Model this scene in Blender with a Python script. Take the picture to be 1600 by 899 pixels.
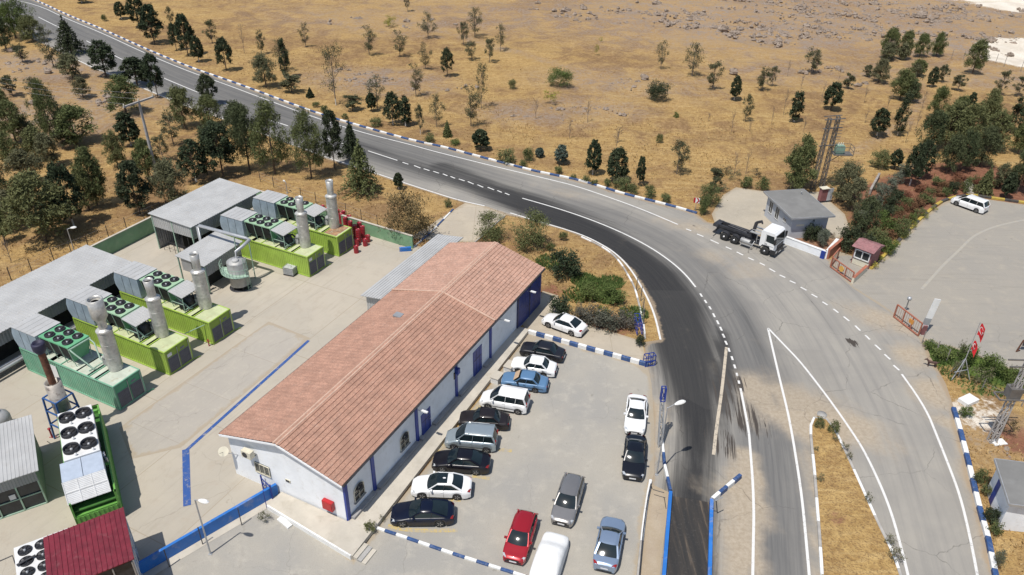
import bpy, bmesh, math, random
import numpy as np
from mathutils import Vector, Matrix
random.seed(7); rng = np.random.default_rng(7)
PI = math.pi
SC = bpy.context.scene
for o in list(bpy.data.objects): bpy.data.objects.remove(o)
col = SC.collection
# ------------------------------------------------------------------ camera
FPX, PITCH, ROLL, CH = 1198.15, math.radians(31.957), math.radians(1.172), 45.0
cp, sp, cr, sr = math.cos(PITCH), math.sin(PITCH), math.cos(ROLL), math.sin(ROLL)
FW = Vector((0, cp, -sp)); R0 = Vector((1, 0, 0)); U0 = Vector((0, sp, cp))
RT = R0*cr + U0*sr; UP = -R0*sr + U0*cr
cam = bpy.data.cameras.new('camera'); cam.sensor_width = 36; cam.lens = FPX/1600*36
cam.clip_start = 1; cam.clip_end = 6000
camo = bpy.data.objects.new('camera', cam); col.objects.link(camo)
M = Matrix(((RT.x, UP.x, -FW.x, 0), (RT.y, UP.y, -FW.y, 0), (RT.z, UP.z, -FW.z, CH), (0, 0, 0, 1)))
camo.matrix_world = M
SC.camera = camo
# ------------------------------------------------------------------ light
SUN_AZ, SUN_EL = math.radians(52), math.radians(66)      # azimuth in which shadows fall, elevation
w = bpy.data.worlds.new('World'); SC.world = w; w.use_nodes = True
nt = w.node_tree; bg = nt.nodes['Background']
sky = nt.nodes.new('ShaderNodeTexSky'); sky.sky_type = 'NISHITA'; sky.sun_disc = False
sky.sun_elevation = SUN_EL
d_to_sun = Vector((-math.cos(SUN_AZ)*math.cos(SUN_EL), -math.sin(SUN_AZ)*math.cos(SUN_EL), math.sin(SUN_EL)))
sky.sun_rotation = math.atan2(d_to_sun.x, d_to_sun.y)
nt.links.new(sky.outputs[0], bg.inputs[0]); bg.inputs[1].default_value = 0.10
sl = bpy.data.lights.new('sun', 'SUN'); sl.energy = 4.0; sl.angle = math.radians(0.5); sl.color = (1.0, 0.955, 0.89)
so = bpy.data.objects.new('sun', sl); col.objects.link(so); so.location = (0, 0, 80)
so.rotation_euler = d_to_sun.to_track_quat('Z', 'Y').to_euler()
SC.view_settings.view_transform = 'Standard'; SC.view_settings.look = 'None'
SC.view_settings.exposure = 0.17; SC.view_settings.gamma = 1.0
SC.render.engine = 'CYCLES'
SC.render.resolution_x = 1024; SC.render.resolution_y = 575

# ------------------------------------------------------------------ coordinates
def P(x, y, z=0.0):
    """a point seen at photo position (x,y) lying at height z -> world"""
    d = FW + RT*((x-800)/FPX) + UP*((449.5-y)/FPX)
    t = (CH-z)/(-d.z)
    return Vector((d.x*t, d.y*t, z))
def proj(p):
    v = Vector(p)-Vector((0, 0, CH)); k = v.dot(FW)
    return 800+FPX*v.dot(RT)/k, 449.5-FPX*v.dot(UP)/k
def height_of(base, ytop):
    h0, h1 = 0, 40
    for _ in range(30):
        h = (h0+h1)/2
        if proj((base.x, base.y, h))[1] > ytop: h0 = h
        else: h1 = h
    return h0
C0 = P(542.6, 814.7, 0.4); C0.z = 0
YAW = math.radians(63.97)
UA = Vector((math.cos(YAW), math.sin(YAW), 0)); UB = Vector((-math.sin(YAW), math.cos(YAW), 0))
def LC(a, b, z=0.0): return C0 + UA*a + UB*b + Vector((0, 0, z))
YARD = (tuple(C0), YAW)

# ------------------------------------------------------------------ tagging
def tag(o, label=None, cat=None, group=None, kind=None):
    if label: o['label'] = label
    if cat: o['category'] = cat
    if group: o['group'] = group
    if kind: o['kind'] = kind
    return o
def empty(name, loc=(0, 0, 0), rz=0.0, label=None, cat=None, group=None):
    o = bpy.data.objects.new(name, None); col.objects.link(o)
    o.location = loc; o.rotation_euler = (0, 0, rz); o.empty_display_size = 0.2
    return tag(o, label, cat, group)
def copy_tree(o, parent=None):
    c = o.copy(); col.objects.link(c); c.parent = parent
    for ch in o.children: copy_tree(ch, c)
    return c

# ------------------------------------------------------------------ mesh builder
class MB:
    def __init__(s): s.v = []; s.f = []; s.m = []; s.sm = []
    def add(s, vs, fs, mi=0, sm=False):
        n = len(s.v); s.v += [tuple(v) for v in vs]
        for f in fs: s.f.append(tuple(i+n for i in f)); s.m.append(mi); s.sm.append(sm)
    def box(s, x0, x1, y0, y1, z0, z1, mi=0):
        s.add([(x0,y0,z0),(x1,y0,z0),(x1,y1,z0),(x0,y1,z0),(x0,y0,z1),(x1,y0,z1),(x1,y1,z1),(x0,y1,z1)],
              [(0,3,2,1),(4,5,6,7),(0,1,5,4),(1,2,6,5),(2,3,7,6),(3,0,4,7)], mi)
    def bar(s, p, q, w, h=None, mi=0, upv=(0, 0, 1)):
        h = h or w; p = Vector(p); q = Vector(q); d = (q-p).normalized(); upv = Vector(upv)
        if abs(d.dot(upv)) > .97: upv = Vector((1, 0, 0))
        a = d.cross(upv).normalized()*w/2; b = a.cross(d).normalized()*h/2
        vs = [p-a-b, p+a-b, p+a+b, p-a+b, q-a-b, q+a-b, q+a+b, q-a+b]
        s.add(vs, [(0,1,2,3),(7,6,5,4),(0,4,5,1),(1,5,6,2),(2,6,7,3),(3,7,4,0)], mi)
    def tube(s, pts, r, n=8, mi=0, cap=True, sm=True):
        pts = [Vector(p) for p in pts]; rs = r if isinstance(r, (list, tuple)) else [r]*len(pts)
        vs = []
        for i, p in enumerate(pts):
            d = (pts[min(i+1, len(pts)-1)]-pts[max(i-1, 0)]).normalized()
            a = Vector((0, 0, 1)).cross(d) if abs(d.z) < .95 else Vector((1, 0, 0)).cross(d)
            a.normalize(); b = d.cross(a)
            for k in range(n):
                t = 2*PI*k/n; vs.append(p+(a*math.cos(t)+b*math.sin(t))*rs[i])
        fs = []
        for i in range(len(pts)-1):
            for k in range(n):
                fs.append((i*n+k, i*n+(k+1) % n, (i+1)*n+(k+1) % n, (i+1)*n+k))
        s.add(vs, fs, mi, sm)
        if cap:
            s.add(vs[:n], [tuple(reversed(range(n)))], mi); s.add(vs[-n:], [tuple(range(n))], mi)
    def lathe(s, c, prof, n=16, mi=0, sm=True, axis='z'):
        vs = []
        for (r, z) in prof:
            for k in range(n):
                t = 2*PI*k/n
                if axis == 'z': vs.append((c[0]+r*math.cos(t), c[1]+r*math.sin(t), c[2]+z))
                else: vs.append((c[0]+r*math.cos(t), c[1]+z, c[2]+r*math.sin(t)))
        fs = [(i*n+k, i*n+(k+1) % n, (i+1)*n+(k+1) % n, (i+1)*n+k) for i in range(len(prof)-1) for k in range(n)]
        s.add(vs, fs, mi, sm)
        if prof[0][0] > 1e-4: s.add(vs[:n], [tuple(reversed(range(n)))], mi)
        if prof[-1][0] > 1e-4: s.add(vs[-n:], [tuple(range(n))], mi)
    def prism(s, poly, z0, z1, mi=0, top=None):
        n = len(poly); vs = [(p[0], p[1], z0) for p in poly]+[(p[0], p[1], z1) for p in poly]
        fs = [(i, (i+1) % n, n+(i+1) % n, n+i) for i in range(n)]
        s.add(vs, fs, mi); s.add(vs[n:], [tuple(range(n))], mi if top is None else top); s.add(vs[:n], [tuple(reversed(range(n)))], mi)
    def poly(s, pts, mi=0): s.add(pts, [tuple(range(len(pts)))], mi)
    def corr(s, p, d, length, z0, z1, nrm, pitch=.28, depth=.036, mi=0):
        """corrugated upright sheet from p along d"""
        p = Vector(p); d = Vector(d).normalized(); nrm = Vector(nrm)
        k = max(2, int(round(length/pitch))); pt = length/k; pts = []
        for i in range(k):
            for (t, h) in ((0, 0), (.36, 0), (.5, -depth), (.86, -depth)): pts.append(p+d*((i+t)*pt)+nrm*h)
        pts.append(p+d*length)
        n = len(pts); vs = [(q.x, q.y, z0) for q in pts]+[(q.x, q.y, z1) for q in pts]
        s.add(vs, [(i, i+1, n+i+1, n+i) for i in range(n-1)], mi)
    def build(s, name, mats, parent=None, loc=(0, 0, 0), rz=0.0):
        me = bpy.data.meshes.new(name); me.from_pydata(s.v, [], s.f)
        if not isinstance(mats, (list, tuple)): mats = [mats]
        for m in mats: me.materials.append(m)
        me.polygons.foreach_set('material_index', s.m); me.polygons.foreach_set('use_smooth', s.sm)
        me.update()
        o = bpy.data.objects.new(name, me); col.objects.link(o)
        o.location = loc; o.rotation_euler = (0, 0, rz)
        if parent: o.parent = parent
        return o

# ------------------------------------------------------------------ materials
def N(t, kind, **kw):
    n = t.nodes.new(kind)
    for k, v in kw.items():
        if k in n.inputs.keys() if hasattr(n.inputs, 'keys') else False: n.inputs[k].default_value = v
        else: setattr(n, k, v)
    return n
def mix(t, fac, a, b):
    n = t.nodes.new('ShaderNodeMix'); n.data_type = 'RGBA'
    for i, x in ((0, fac), (6, a), (7, b)):
        if hasattr(x, 'is_linked') or hasattr(x, 'links'): t.links.new(x, n.inputs[i])
        else: n.inputs[i].default_value = x if i == 0 else (*x, 1) if len(x) == 3 else x
    return n.outputs[2]
def mth(t, op, a, b=0.0, c=None, clamp=False):
    n = t.nodes.new('ShaderNodeMath'); n.operation = op; n.use_clamp = clamp
    for i, x in enumerate((a, b) if c is None else (a, b, c)):
        if hasattr(x, 'links'): t.links.new(x, n.inputs[i])
        else: n.inputs[i].default_value = x
    return n.outputs[0]
def noise(t, vec, scale, detail=4, rough=.55, dist=0.0):
    n = t.nodes.new('ShaderNodeTexNoise'); n.inputs['Scale'].default_value = scale
    n.inputs['Detail'].default_value = detail; n.inputs['Roughness'].default_value = rough
    n.inputs['Distortion'].default_value = dist
    if vec is not None: t.links.new(vec, n.inputs['Vector'])
    return n.outputs[0]
def ramp(t, x, lo, hi, o0=0.0, o1=1.0):
    n = t.nodes.new('ShaderNodeMapRange'); n.clamp = True; n.interpolation_type = 'SMOOTHSTEP'
    t.links.new(x, n.inputs[0])
    for i, v in enumerate((lo, hi, o0, o1)): n.inputs[i+1].default_value = v
    return n.outputs[0]
def attr(t, name):
    n = t.nodes.new('ShaderNodeAttribute'); n.attribute_name = name; return n
def cracks(t, vec, scale, width, dist=1.2):
    nz = t.nodes.new('ShaderNodeTexNoise'); nz.inputs['Scale'].default_value = scale*6; nz.inputs['Detail'].default_value = 4; t.links.new(vec, nz.inputs['Vector'])
    ad = t.nodes.new('ShaderNodeVectorMath'); ad.operation = 'MULTIPLY_ADD'; t.links.new(nz.outputs['Color'], ad.inputs[0]); ad.inputs[1].default_value = (dist, dist, 0); t.links.new(vec, ad.inputs[2])
    v = t.nodes.new('ShaderNodeTexVoronoi'); v.feature = 'DISTANCE_TO_EDGE'; v.inputs['Scale'].default_value = scale; t.links.new(ad.outputs[0], v.inputs['Vector'])
    return ramp(t, v.outputs[0], 0.0, width, 1.0, 0.0)
def bump(t, h, strength, dist, bs):
    n = t.nodes.new('ShaderNodeBump'); n.inputs['Strength'].default_value = strength
    n.inputs['Distance'].default_value = dist; t.links.new(h, n.inputs['Height'])
    t.links.new(n.outputs[0], bs.inputs['Normal'])
def newmat(name):
    m = bpy.data.materials.new(name); m.use_nodes = True
    return m, m.node_tree, m.node_tree.nodes['Principled BSDF']
def mat(name, c, rough=.6, metal=0.0, var=.12, scale=1.2, dirt=None, dirt_amt=.25, bmp=0.0, bscale=20, coat=0.0, spec=None, coord='Object', fine=0.0):
    m, t, b = newmat(name)
    b.inputs['Roughness'].default_value = rough; b.inputs['Metallic'].default_value = metal
    if coat: b.inputs['Coat Weight'].default_value = coat; b.inputs['Coat Roughness'].default_value = .04
    if spec is not None: b.inputs['Specular IOR Level'].default_value = spec
    tc = t.nodes.new('ShaderNodeTexCoord').outputs[coord]
    n1 = noise(t, tc, scale, 5, .6)
    lo = tuple(max(0, x*(1-var)) for x in c); hi = tuple(min(1, x*(1+var)) for x in c)
    out = mix(t, ramp(t, n1, .3, .7), lo, hi)
    if dirt:
        n2 = noise(t, tc, scale*2.7, 6, .7, .4)
        out = mix(t, mth(t, 'MULTIPLY', ramp(t, n2, .5, .75), dirt_amt), out, dirt)
    if fine:
        n3 = noise(t, tc, bscale, 2, .5)
        out = mix(t, mth(t, 'MULTIPLY', ramp(t, n3, .35, .65), fine), out, tuple(x*.45 for x in c))
    t.links.new(out, b.inputs['Base Color'])
    if bmp: bump(t, noise(t, tc, bscale, 4, .6), bmp, .05, b)
    return m
DIRT = (.33, .27, .19)
M_ = {}
M_['wall_white'] = mat('white_plaster', (.78, .80, .82), .85, var=.05, scale=.6, dirt=(.5, .47, .42), dirt_amt=.35, bmp=.2, bscale=8)
M_['blue'] = mat('blue_paint', (.018, .045, .26), .45, var=.2, scale=1.5)
M_['blue_door'] = mat('blue_door_paint', (.016, .045, .25), .4, var=.2, scale=1.2)
M_['blue_bright'] = mat('bright_blue_paint', (.02, .15, .48), .55, var=.15, scale=.35, dirt=(.38, .34, .28), dirt_amt=.5)
M_['kerb_blue'] = mat('kerb_blue_paint', (.03, .075, .20), .6, var=.2, scale=1.5, dirt=(.3, .3, .3), dirt_amt=.6)
M_['kerb_white'] = mat('kerb_white_paint', (.72, .72, .70), .7, var=.1, scale=1.5, dirt=(.4, .36, .3), dirt_amt=.6)
M_['kerb_grey'] = mat('kerb_concrete', (.36, .34, .31), .9, var=.15, scale=1.5)
M_['kerb_yellow'] = mat('kerb_yellow_paint', (.44, .32, .06), .7, var=.2, scale=1.5, dirt=(.26, .20, .12), dirt_amt=.9)
M_['kerb_black'] = mat('kerb_black_paint', (.06, .055, .05), .7, var=.2, scale=1.5, dirt=(.2, .16, .11), dirt_amt=.6)
M_['conc'] = mat('pale_concrete', (.47, .43, .36), .9, var=.1, scale=.5, dirt=(.33, .29, .22), dirt_amt=.5, bmp=.2, bscale=12)
M_['conc_grey'] = mat('grey_concrete', (.34, .33, .31), .9, var=.12, scale=.7, dirt=(.2, .19, .17), dirt_amt=.5)
M_['plinth'] = mat('plinth_concrete', (.30, .29, .28), .9, var=.15, scale=1.2)
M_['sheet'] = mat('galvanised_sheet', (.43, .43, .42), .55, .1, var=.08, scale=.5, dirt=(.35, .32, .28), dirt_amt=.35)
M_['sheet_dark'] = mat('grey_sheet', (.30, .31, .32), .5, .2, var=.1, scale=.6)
M_['duct'] = mat('weathered_duct_sheet', (.33, .40, .45), .5, .1, var=.15, scale=.8, dirt=(.16, .22, .24), dirt_amt=.6)
M_['steel'] = mat('brushed_steel', (.50, .49, .46), .42, .45, var=.2, scale=1.4, dirt=(.24, .21, .18), dirt_amt=.6)
M_['steel_dull'] = mat('dull_steel', (.38, .38, .37), .55, .3, var=.15, scale=1.5, dirt=(.25, .21, .17), dirt_amt=.5)
M_['rust'] = mat('rusty_steel', (.13, .055, .03), .85, .1, var=.4, scale=2.5, dirt=(.03, .02, .015), dirt_amt=.8)
M_['lime'] = mat('lime_green_paint', (.33, .47, .075), .55, var=.12, scale=.7, dirt=(.24, .28, .09), dirt_amt=.5)
M_['lime_dk'] = mat('lime_door_paint', (.19, .29, .03), .5, var=.1, scale=1.2)
M_['teal'] = mat('teal_paint', (.17, .38, .255), .55, var=.12, scale=.7, dirt=(.36, .38, .30), dirt_amt=.6)
M_['teal_dk'] = mat('teal_door_paint', (.05, .26, .14), .5, var=.12, scale=1.2)
M_['teal_top'] = mat('faded_teal_roof', (.46, .50, .41), .8, var=.12, scale=.9, dirt=(.36, .29, .2), dirt_amt=.7)
M_['lime_top'] = mat('dusty_lime_roof', (.46, .50, .29), .8, var=.12, scale=.9, dirt=(.36, .31, .17), dirt_amt=.6)
M_['green_rad'] = mat('radiator_green', (.12, .36, .19), .5, var=.08, scale=1, dirt=(.35, .42, .3), dirt_amt=.35)
M_['green_rad_l'] = mat('radiator_pale_green', (.30, .46, .30), .6, var=.08, scale=1, dirt=(.4, .42, .33), dirt_amt=.4)
M_['green_unit'] = mat('bright_green_paint', (.13, .34, .065), .5, var=.12, scale=1)
M_['green_unit_dk'] = mat('dark_green_paint', (.05, .16, .03), .55, var=.2, scale=1)
M_['green_wall'] = mat('green_painted_wall', (.17, .30, .17), .85, var=.15, scale=.5, dirt=(.35, .38, .28), dirt_amt=.5, bmp=.2, bscale=6)
M_['pipe_green'] = mat('pipe_green_paint', (.30, .42, .33), .5, var=.12, scale=2)
M_['black'] = mat('black_void', (.015, .015, .016), .8, var=.3, scale=2)  # near-black for cooler coils and for the shade painted inside the sheds
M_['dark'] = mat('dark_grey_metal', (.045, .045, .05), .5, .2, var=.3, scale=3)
M_['louvre'] = mat('louvre_grey', (.15, .16, .20), .6, .2, var=.15, scale=2)
M_['fan'] = mat('fan_black', (.025, .025, .028), .45, .1, var=.3, scale=4)
M_['white_metal'] = mat('white_metal', (.66, .66, .65), .5, 0, var=.06, scale=1.5, dirt=(.45, .43, .4), dirt_amt=.4)
M_['panel_blue'] = mat('pale_blue_panel', (.46, .52, .60), .45, .2, var=.07, scale=1.5)
M_['maroon'] = mat('maroon_roof_sheet', (.17, .018, .03), .5, .1, var=.2, scale=1, dirt=(.30, .13, .13), dirt_amt=.35)
M_['barrel'] = mat('red_drum_paint', (.30, .02, .03), .35, .1, var=.2, scale=3)
M_['orange'] = mat('orange_rust_paint', (.36, .13, .08), .6, var=.15, scale=1.5, dirt=(.5, .4, .3), dirt_amt=.4)
M_['booth'] = mat('booth_maroon', (.22, .09, .09), .7, var=.15, scale=1.5)
M_['hut_wall'] = mat('pale_render', (.44, .46, .49), .85, var=.07, scale=.8, dirt=(.4, .38, .35), dirt_amt=.4)
M_['hut_roof'] = mat('grey_felt_roof', (.185, .182, .172), .85, var=.1, scale=.5, dirt=(.24, .24, .23), dirt_amt=.5)
M_['red_box'] = mat('red_box_paint', (.40, .015, .02), .4, var=.1)
M_['plastic_w'] = mat('white_plastic', (.7, .7, .68), .5, var=.05)
M_['tote'] = mat('tote_plastic', (.42, .43, .42), .5, var=.15, scale=3)
M_['concpole'] = mat('weathered_concrete_pole', (.38, .36, .34), .85, var=.12, scale=1)
M_['galv'] = mat('galvanised_pole', (.42, .43, .44), .45, .4, var=.1)
M_['pylon'] = mat('pylon_steel', (.16, .15, .14), .6, .3, var=.2)
M_['trafo'] = mat('transformer_green', (.22, .34, .27), .5, .1, var=.1)
M_['ivory'] = mat('ivory_panel', (.62, .58, .46), .6, var=.08)
M_['flagred'] = mat('flag_red', (.50, .02, .03), .7, var=.1)
M_['wood'] = mat('post_timber', (.30, .27, .24), .85, var=.2)
M_['rubber'] = mat('tyre_rubber', (.022, .022, .022), .8, var=.2)
M_['rim'] = mat('alloy_rim', (.45, .45, .46), .3, .7, var=.1)
M_['rim_dull'] = mat('steel_rim', (.22, .22, .22), .5, .4, var=.1)
M_['trim'] = mat('black_trim', (.02, .02, .022), .5, var=.2)
M_['plate'] = mat('number_plate', (.7, .7, .7), .5, var=.03)
M_['lamp_clear'] = mat('headlamp_lens', (.55, .57, .58), .12, .3, var=.1)
M_['lamp_red'] = mat('tail_lamp_lens', (.30, .015, .015), .2, var=.1)
M_['glass'] = mat('tinted_glass', (.012, .02, .024), .08, 0, var=.2, scale=1)
M_['glass_dark'] = mat('dark_window_glass', (.03, .035, .04), .08, 0, var=.3)
M_['glass_pale'] = mat('pale_panel_glazing', (.30, .36, .42), .15, .1, var=.15, scale=.6)
M_['seat'] = mat('interior', (.1, .1, .1), .8)
M_['trunk'] = mat('bark', (.12, .085, .06), .9, var=.3, scale=4)
M_['lime_wash'] = mat('limewashed_bark', (.55, .53, .48), .9, var=.1, scale=4)
M_['twig'] = mat('grey_twigs', (.16, .13, .11), .9, var=.3, scale=4)
M_['white_line'] = None
def paint_line(name, c, under, thr=.62):
    m, t, b = newmat(name); b.inputs['Roughness'].default_value = .7
    tc = t.nodes.new('ShaderNodeTexCoord').outputs['Object']
    n = noise(t, tc, 1.7, 8, .75); n2 = noise(t, tc, 9, 3, .6)
    f = ramp(t, mth(t, 'ADD', mth(t, 'MULTIPLY', n, .7), mth(t, 'MULTIPLY', n2, .3)), thr-.1, thr+.08)
    t.links.new(mix(t, f, c, under), b.inputs['Base Color']); return m
M_['white_line'] = paint_line('white_road_paint', (.66, .65, .62), (.2, .19, .175))
M_['tan_line'] = paint_line('dusty_road_paint', (.5, .43, .33), (.12, .11, .1), .58)
M_['yellow_line'] = paint_line('faded_yellow_paint', (.50, .37, .12), (.34, .31, .26), .5)
M_['blue_line'] = paint_line('blue_floor_paint', (.025, .08, .27), (.3, .28, .25), .60)
# ------------------------------------------------------------------ polylines in world metres
def PL(pts, z=0.0): return np.array([[*P(x, y, 0).xy] for x, y in pts])
def chaikin(a, n=2, closed=False):
    for _ in range(n):
        q = a[:-1]*.75+a[1:]*.25; r = a[:-1]*.25+a[1:]*.75
        m = np.empty((2*len(q), 2)); m[0::2] = q; m[1::2] = r
        a = np.vstack([a[:1], m, a[-1:]])
    return a
def seg_dist(pts, poly):
    """distance, arc length, signed offset of each point to a polyline"""
    best = np.full(len(pts), 1e9); S = np.zeros(len(pts)); D = np.zeros(len(pts)); acc = 0.0
    for a, b in zip(poly[:-1], poly[1:]):
        d = b-a; L = np.hypot(*d); d = d/max(L, 1e-6)
        r = pts-a; t = np.clip(r@d, 0, L); q = a+t[:, None]*d; e = np.hypot(*(pts-q).T)
        k = e < best; best[k] = e[k]; S[k] = acc+t[k]; D[k] = (d[0]*r[k, 1]-d[1]*r[k, 0]); acc += L
    return best, S, D
def clip_half(poly, ax, v, keep_less):
    out = []
    for i in range(len(poly)):
        p, q = poly[i-1], poly[i]
        ip = (p[ax] <= v) if keep_less else (p[ax] >= v); iq = (q[ax] <= v) if keep_less else (q[ax] >= v)
        if ip != iq:
            t = (v-p[ax])/(q[ax]-p[ax]); out.append((p[0]+(q[0]-p[0])*t, p[1]+(q[1]-p[1])*t))
        if iq: out.append(tuple(q))
    return out
PAVED = []
def sheet(name, poly, z, m, cell=1.0, fn=None, rot=0.0, kind='structure'):
    """flat paving of a polygon (world xy) cut into cells, with per-vertex attributes"""
    c, s_ = math.cos(-rot), math.sin(-rot)
    poly = np.asarray(poly, float); PAVED.append(poly); loc = poly@np.array([[c, s_], [-s_, c]])
    x0, y0 = loc.min(0); x1, y1 = loc.max(0)
    i0, i1, j0, j1 = int(math.floor(x0/cell)), int(math.ceil(x1/cell)), int(math.floor(y0/cell)), int(math.ceil(y1/cell))
    vid = {}; vs = []; fs = []
    def V(p):
        k = (round(p[0], 4), round(p[1], 4))
        if k not in vid: vid[k] = len(vs); vs.append(k)
        return vid[k]
    for j in range(j0, j1):
        row = clip_half(clip_half([tuple(p) for p in loc], 1, j*cell, False), 1, (j+1)*cell, True)
        if len(row) < 3: continue
        rx = [p[0] for p in row]
        rem = row
        for i in range(int(math.floor(min(rx)/cell)), int(math.ceil(max(rx)/cell))):
            pc = clip_half(rem, 0, (i+1)*cell, True); rem = clip_half(rem, 0, (i+1)*cell, False)
            ids = []
            for p in pc:
                k = V(p)
                if not ids or (ids[-1] != k and ids[0] != k): ids.append(k)
            if len(set(ids)) == len(ids) and len(ids) >= 3: fs.append(ids)
            if len(rem) < 3: break
    A = np.array(vs); c, s_ = math.cos(rot), math.sin(rot)
    Wd = A@np.array([[c, s_], [-s_, c]])
    me = bpy.data.meshes.new(name); me.from_pydata([(x, y, z) for x, y in A], [], fs)
    e, _, _ = seg_dist(Wd, np.vstack([poly, poly[:1]]))
    at = me.attributes.new('edge', 'FLOAT', 'POINT'); at.data.foreach_set('value', e.astype(np.float32))
    if fn:
        for nm, arr in fn(Wd).items():
            if arr.shape[1] == 4: at = me.attributes.new(nm, 'FLOAT_COLOR', 'POINT'); at.data.foreach_set('color', arr.astype(np.float32).ravel())
            else: at = me.attributes.new(nm, 'FLOAT_VECTOR', 'POINT'); at.data.foreach_set('vector', arr.astype(np.float32).ravel())
    me.materials.append(m); me.update(); me.validate()
    if len(me.polygons) and me.polygons[0].normal.z < 0: me.flip_normals()
    o = bpy.data.objects.new(name, me); col.objects.link(o); o.rotation_euler.z = rot
    if kind: o['kind'] = kind
    return o
def blob(pts, x, y, r, soft=.5, asp=1.0, ang=0.0):
    c = np.array(P(x, y).xy); d = pts-c; a = math.radians(ang)
    u = d[:, 0]*math.cos(a)+d[:, 1]*math.sin(a); v = -d[:, 0]*math.sin(a)+d[:, 1]*math.cos(a)
    e = np.hypot(u/asp, v)/r
    return np.clip((1+soft-e)/(2*soft), 0, 1)
def band(pts, px, hw, val, soft=1.0):
    """strip of varying half width and value round a path"""
    pl = PL(px); d, S, _ = seg_dist(pts, pl)
    L = np.concatenate([[0], np.cumsum(np.hypot(*(pl[1:]-pl[:-1]).T))])
    h = np.interp(S, L, hw) if isinstance(hw, (list, tuple)) else hw
    v = np.interp(S, L, val) if isinstance(val, (list, tuple)) else val
    return np.clip((h+soft-d)/(2*soft), 0, 1)*v

CENTRE = chaikin(PL([(-200, -110), (-60, -28), (40, 20), (135, 64), (250, 120), (350, 161), (440, 194), (575, 236), (680, 268), (796, 304), (872, 326), (925, 344), (975, 365), (1017, 387), (1050, 410), (1087, 450), (1115, 493), (1139, 547), (1157, 607), (1170, 672), (1176, 749), (1178, 850), (1176, 960), (1174, 1200)]), 2)
# ------------------------------------------------------------------ ground
def ground_mat():
    m, t, b = newmat('dry_grassland'); b.inputs['Roughness'].default_value = .95; b.inputs['Specular IOR Level'].default_value = .15
    g = t.nodes.new('ShaderNodeNewGeometry').outputs['Position']
    a = attr(t, 'gm'); sep = t.nodes.new('ShaderNodeSeparateColor'); t.links.new(a.outputs['Color'], sep.inputs[0])
    rock, soil, green, pale = sep.outputs[0], sep.outputs[1], sep.outputs[2], a.outputs['Alpha']
    n1 = noise(t, g, .035, 5, .6, .6); n2 = noise(t, g, .22, 6, .65, .5); n3 = noise(t, g, 1.6, 5, .7, .3); n4 = noise(t, g, 7, 3, .6)
    mp = t.nodes.new('ShaderNodeMapping'); mp.inputs['Scale'].default_value = (.16, 1.1, 1); mp.inputs['Rotation'].default_value = (0, 0, .25)
    t.links.new(g, mp.inputs['Vector']); n5 = noise(t, mp.outputs[0], 1.1, 5, .7, .8)
    straw = mix(t, ramp(t, n3, .3, .7), (.31, .19, .072), (.47, .315, .125))
    straw = mix(t, mth(t, 'MULTIPLY', ramp(t, n5, .45, .72), .6), straw, (.57, .41, .19))
    brown = mix(t, ramp(t, n3, .35, .7), (.185, .108, .052), (.30, .19, .10))
    base = mix(t, mth(t, 'MULTIPLY', ramp(t, mth(t, 'ADD', mth(t, 'MULTIPLY', n1, .5), mth(t, 'MULTIPLY', n2, .5)), .44, .60), .85), straw, brown)
    base = mix(t, mth(t, 'MULTIPLY', ramp(t, n4, .45, .72), .7), base, (.14, .085, .045))
    # stony ground
    vor = t.nodes.new('ShaderNodeTexVoronoi'); vor.inputs['Scale'].default_value = 1.1; t.links.new(g, vor.inputs['Vector'])
    stone = mix(t, ramp(t, n4, .3, .7), (.19, .155, .13), (.37, .31, .26))
    rk = mth(t, 'MULTIPLY', rock, ramp(t, mth(t, 'ADD', n3, mth(t, 'MULTIPLY', n2, .7)), .78, 1.0))
    base = mix(t, mth(t, 'MULTIPLY', rock, .5), base, (.33, .225, .145))
    base = mix(t, rk, base, stone)
    edge = lambda x, w=.5: ramp(t, mth(t, 'ADD', x, mth(t, 'MULTIPLY', mth(t, 'SUBTRACT', mth(t, 'ADD', mth(t, 'MULTIPLY', n3, .6), mth(t, 'MULTIPLY', n2, .4)), .5), 1.6)), .35, .65)
    base = mix(t, edge(soil), base, mix(t, ramp(t, n3, .3, .7), (.17, .075, .045), (.27, .13, .08)))
    base = mix(t, edge(green), base, mix(t, ramp(t, n3, .3, .7), (.045, .085, .018), (.12, .17, .035)))
    base = mix(t, edge(pale), base, mix(t, ramp(t, n2, .35, .7), (.62, .55, .45), (.74, .68, .58)))
    t.links.new(base, b.inputs['Base Color'])
    h = mth(t, 'ADD', mth(t, 'MULTIPLY', n3, .6), mth(t, 'MULTIPLY', n4, .35)); bump(t, h, .9, .35, b)
    return m
def axis(lo, hi, st, far, k=1.25):
    a = list(np.arange(lo, hi+.01, st)); s_ = st
    while a[-1] < far: s_ *= k; a.append(a[-1]+s_)
    s_ = st
    while a[0] > -far: s_ *= k; a.insert(0, a[0]-s_)
    return np.array(a)
xs = axis(-150, 210, 1.5, 3000); ys = axis(18, 320, 1.5, 3000)
X, Y = np.meshgrid(xs, ys); pts = np.column_stack([X.ravel(), Y.ravel()])
gz = np.zeros(len(pts))
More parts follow.
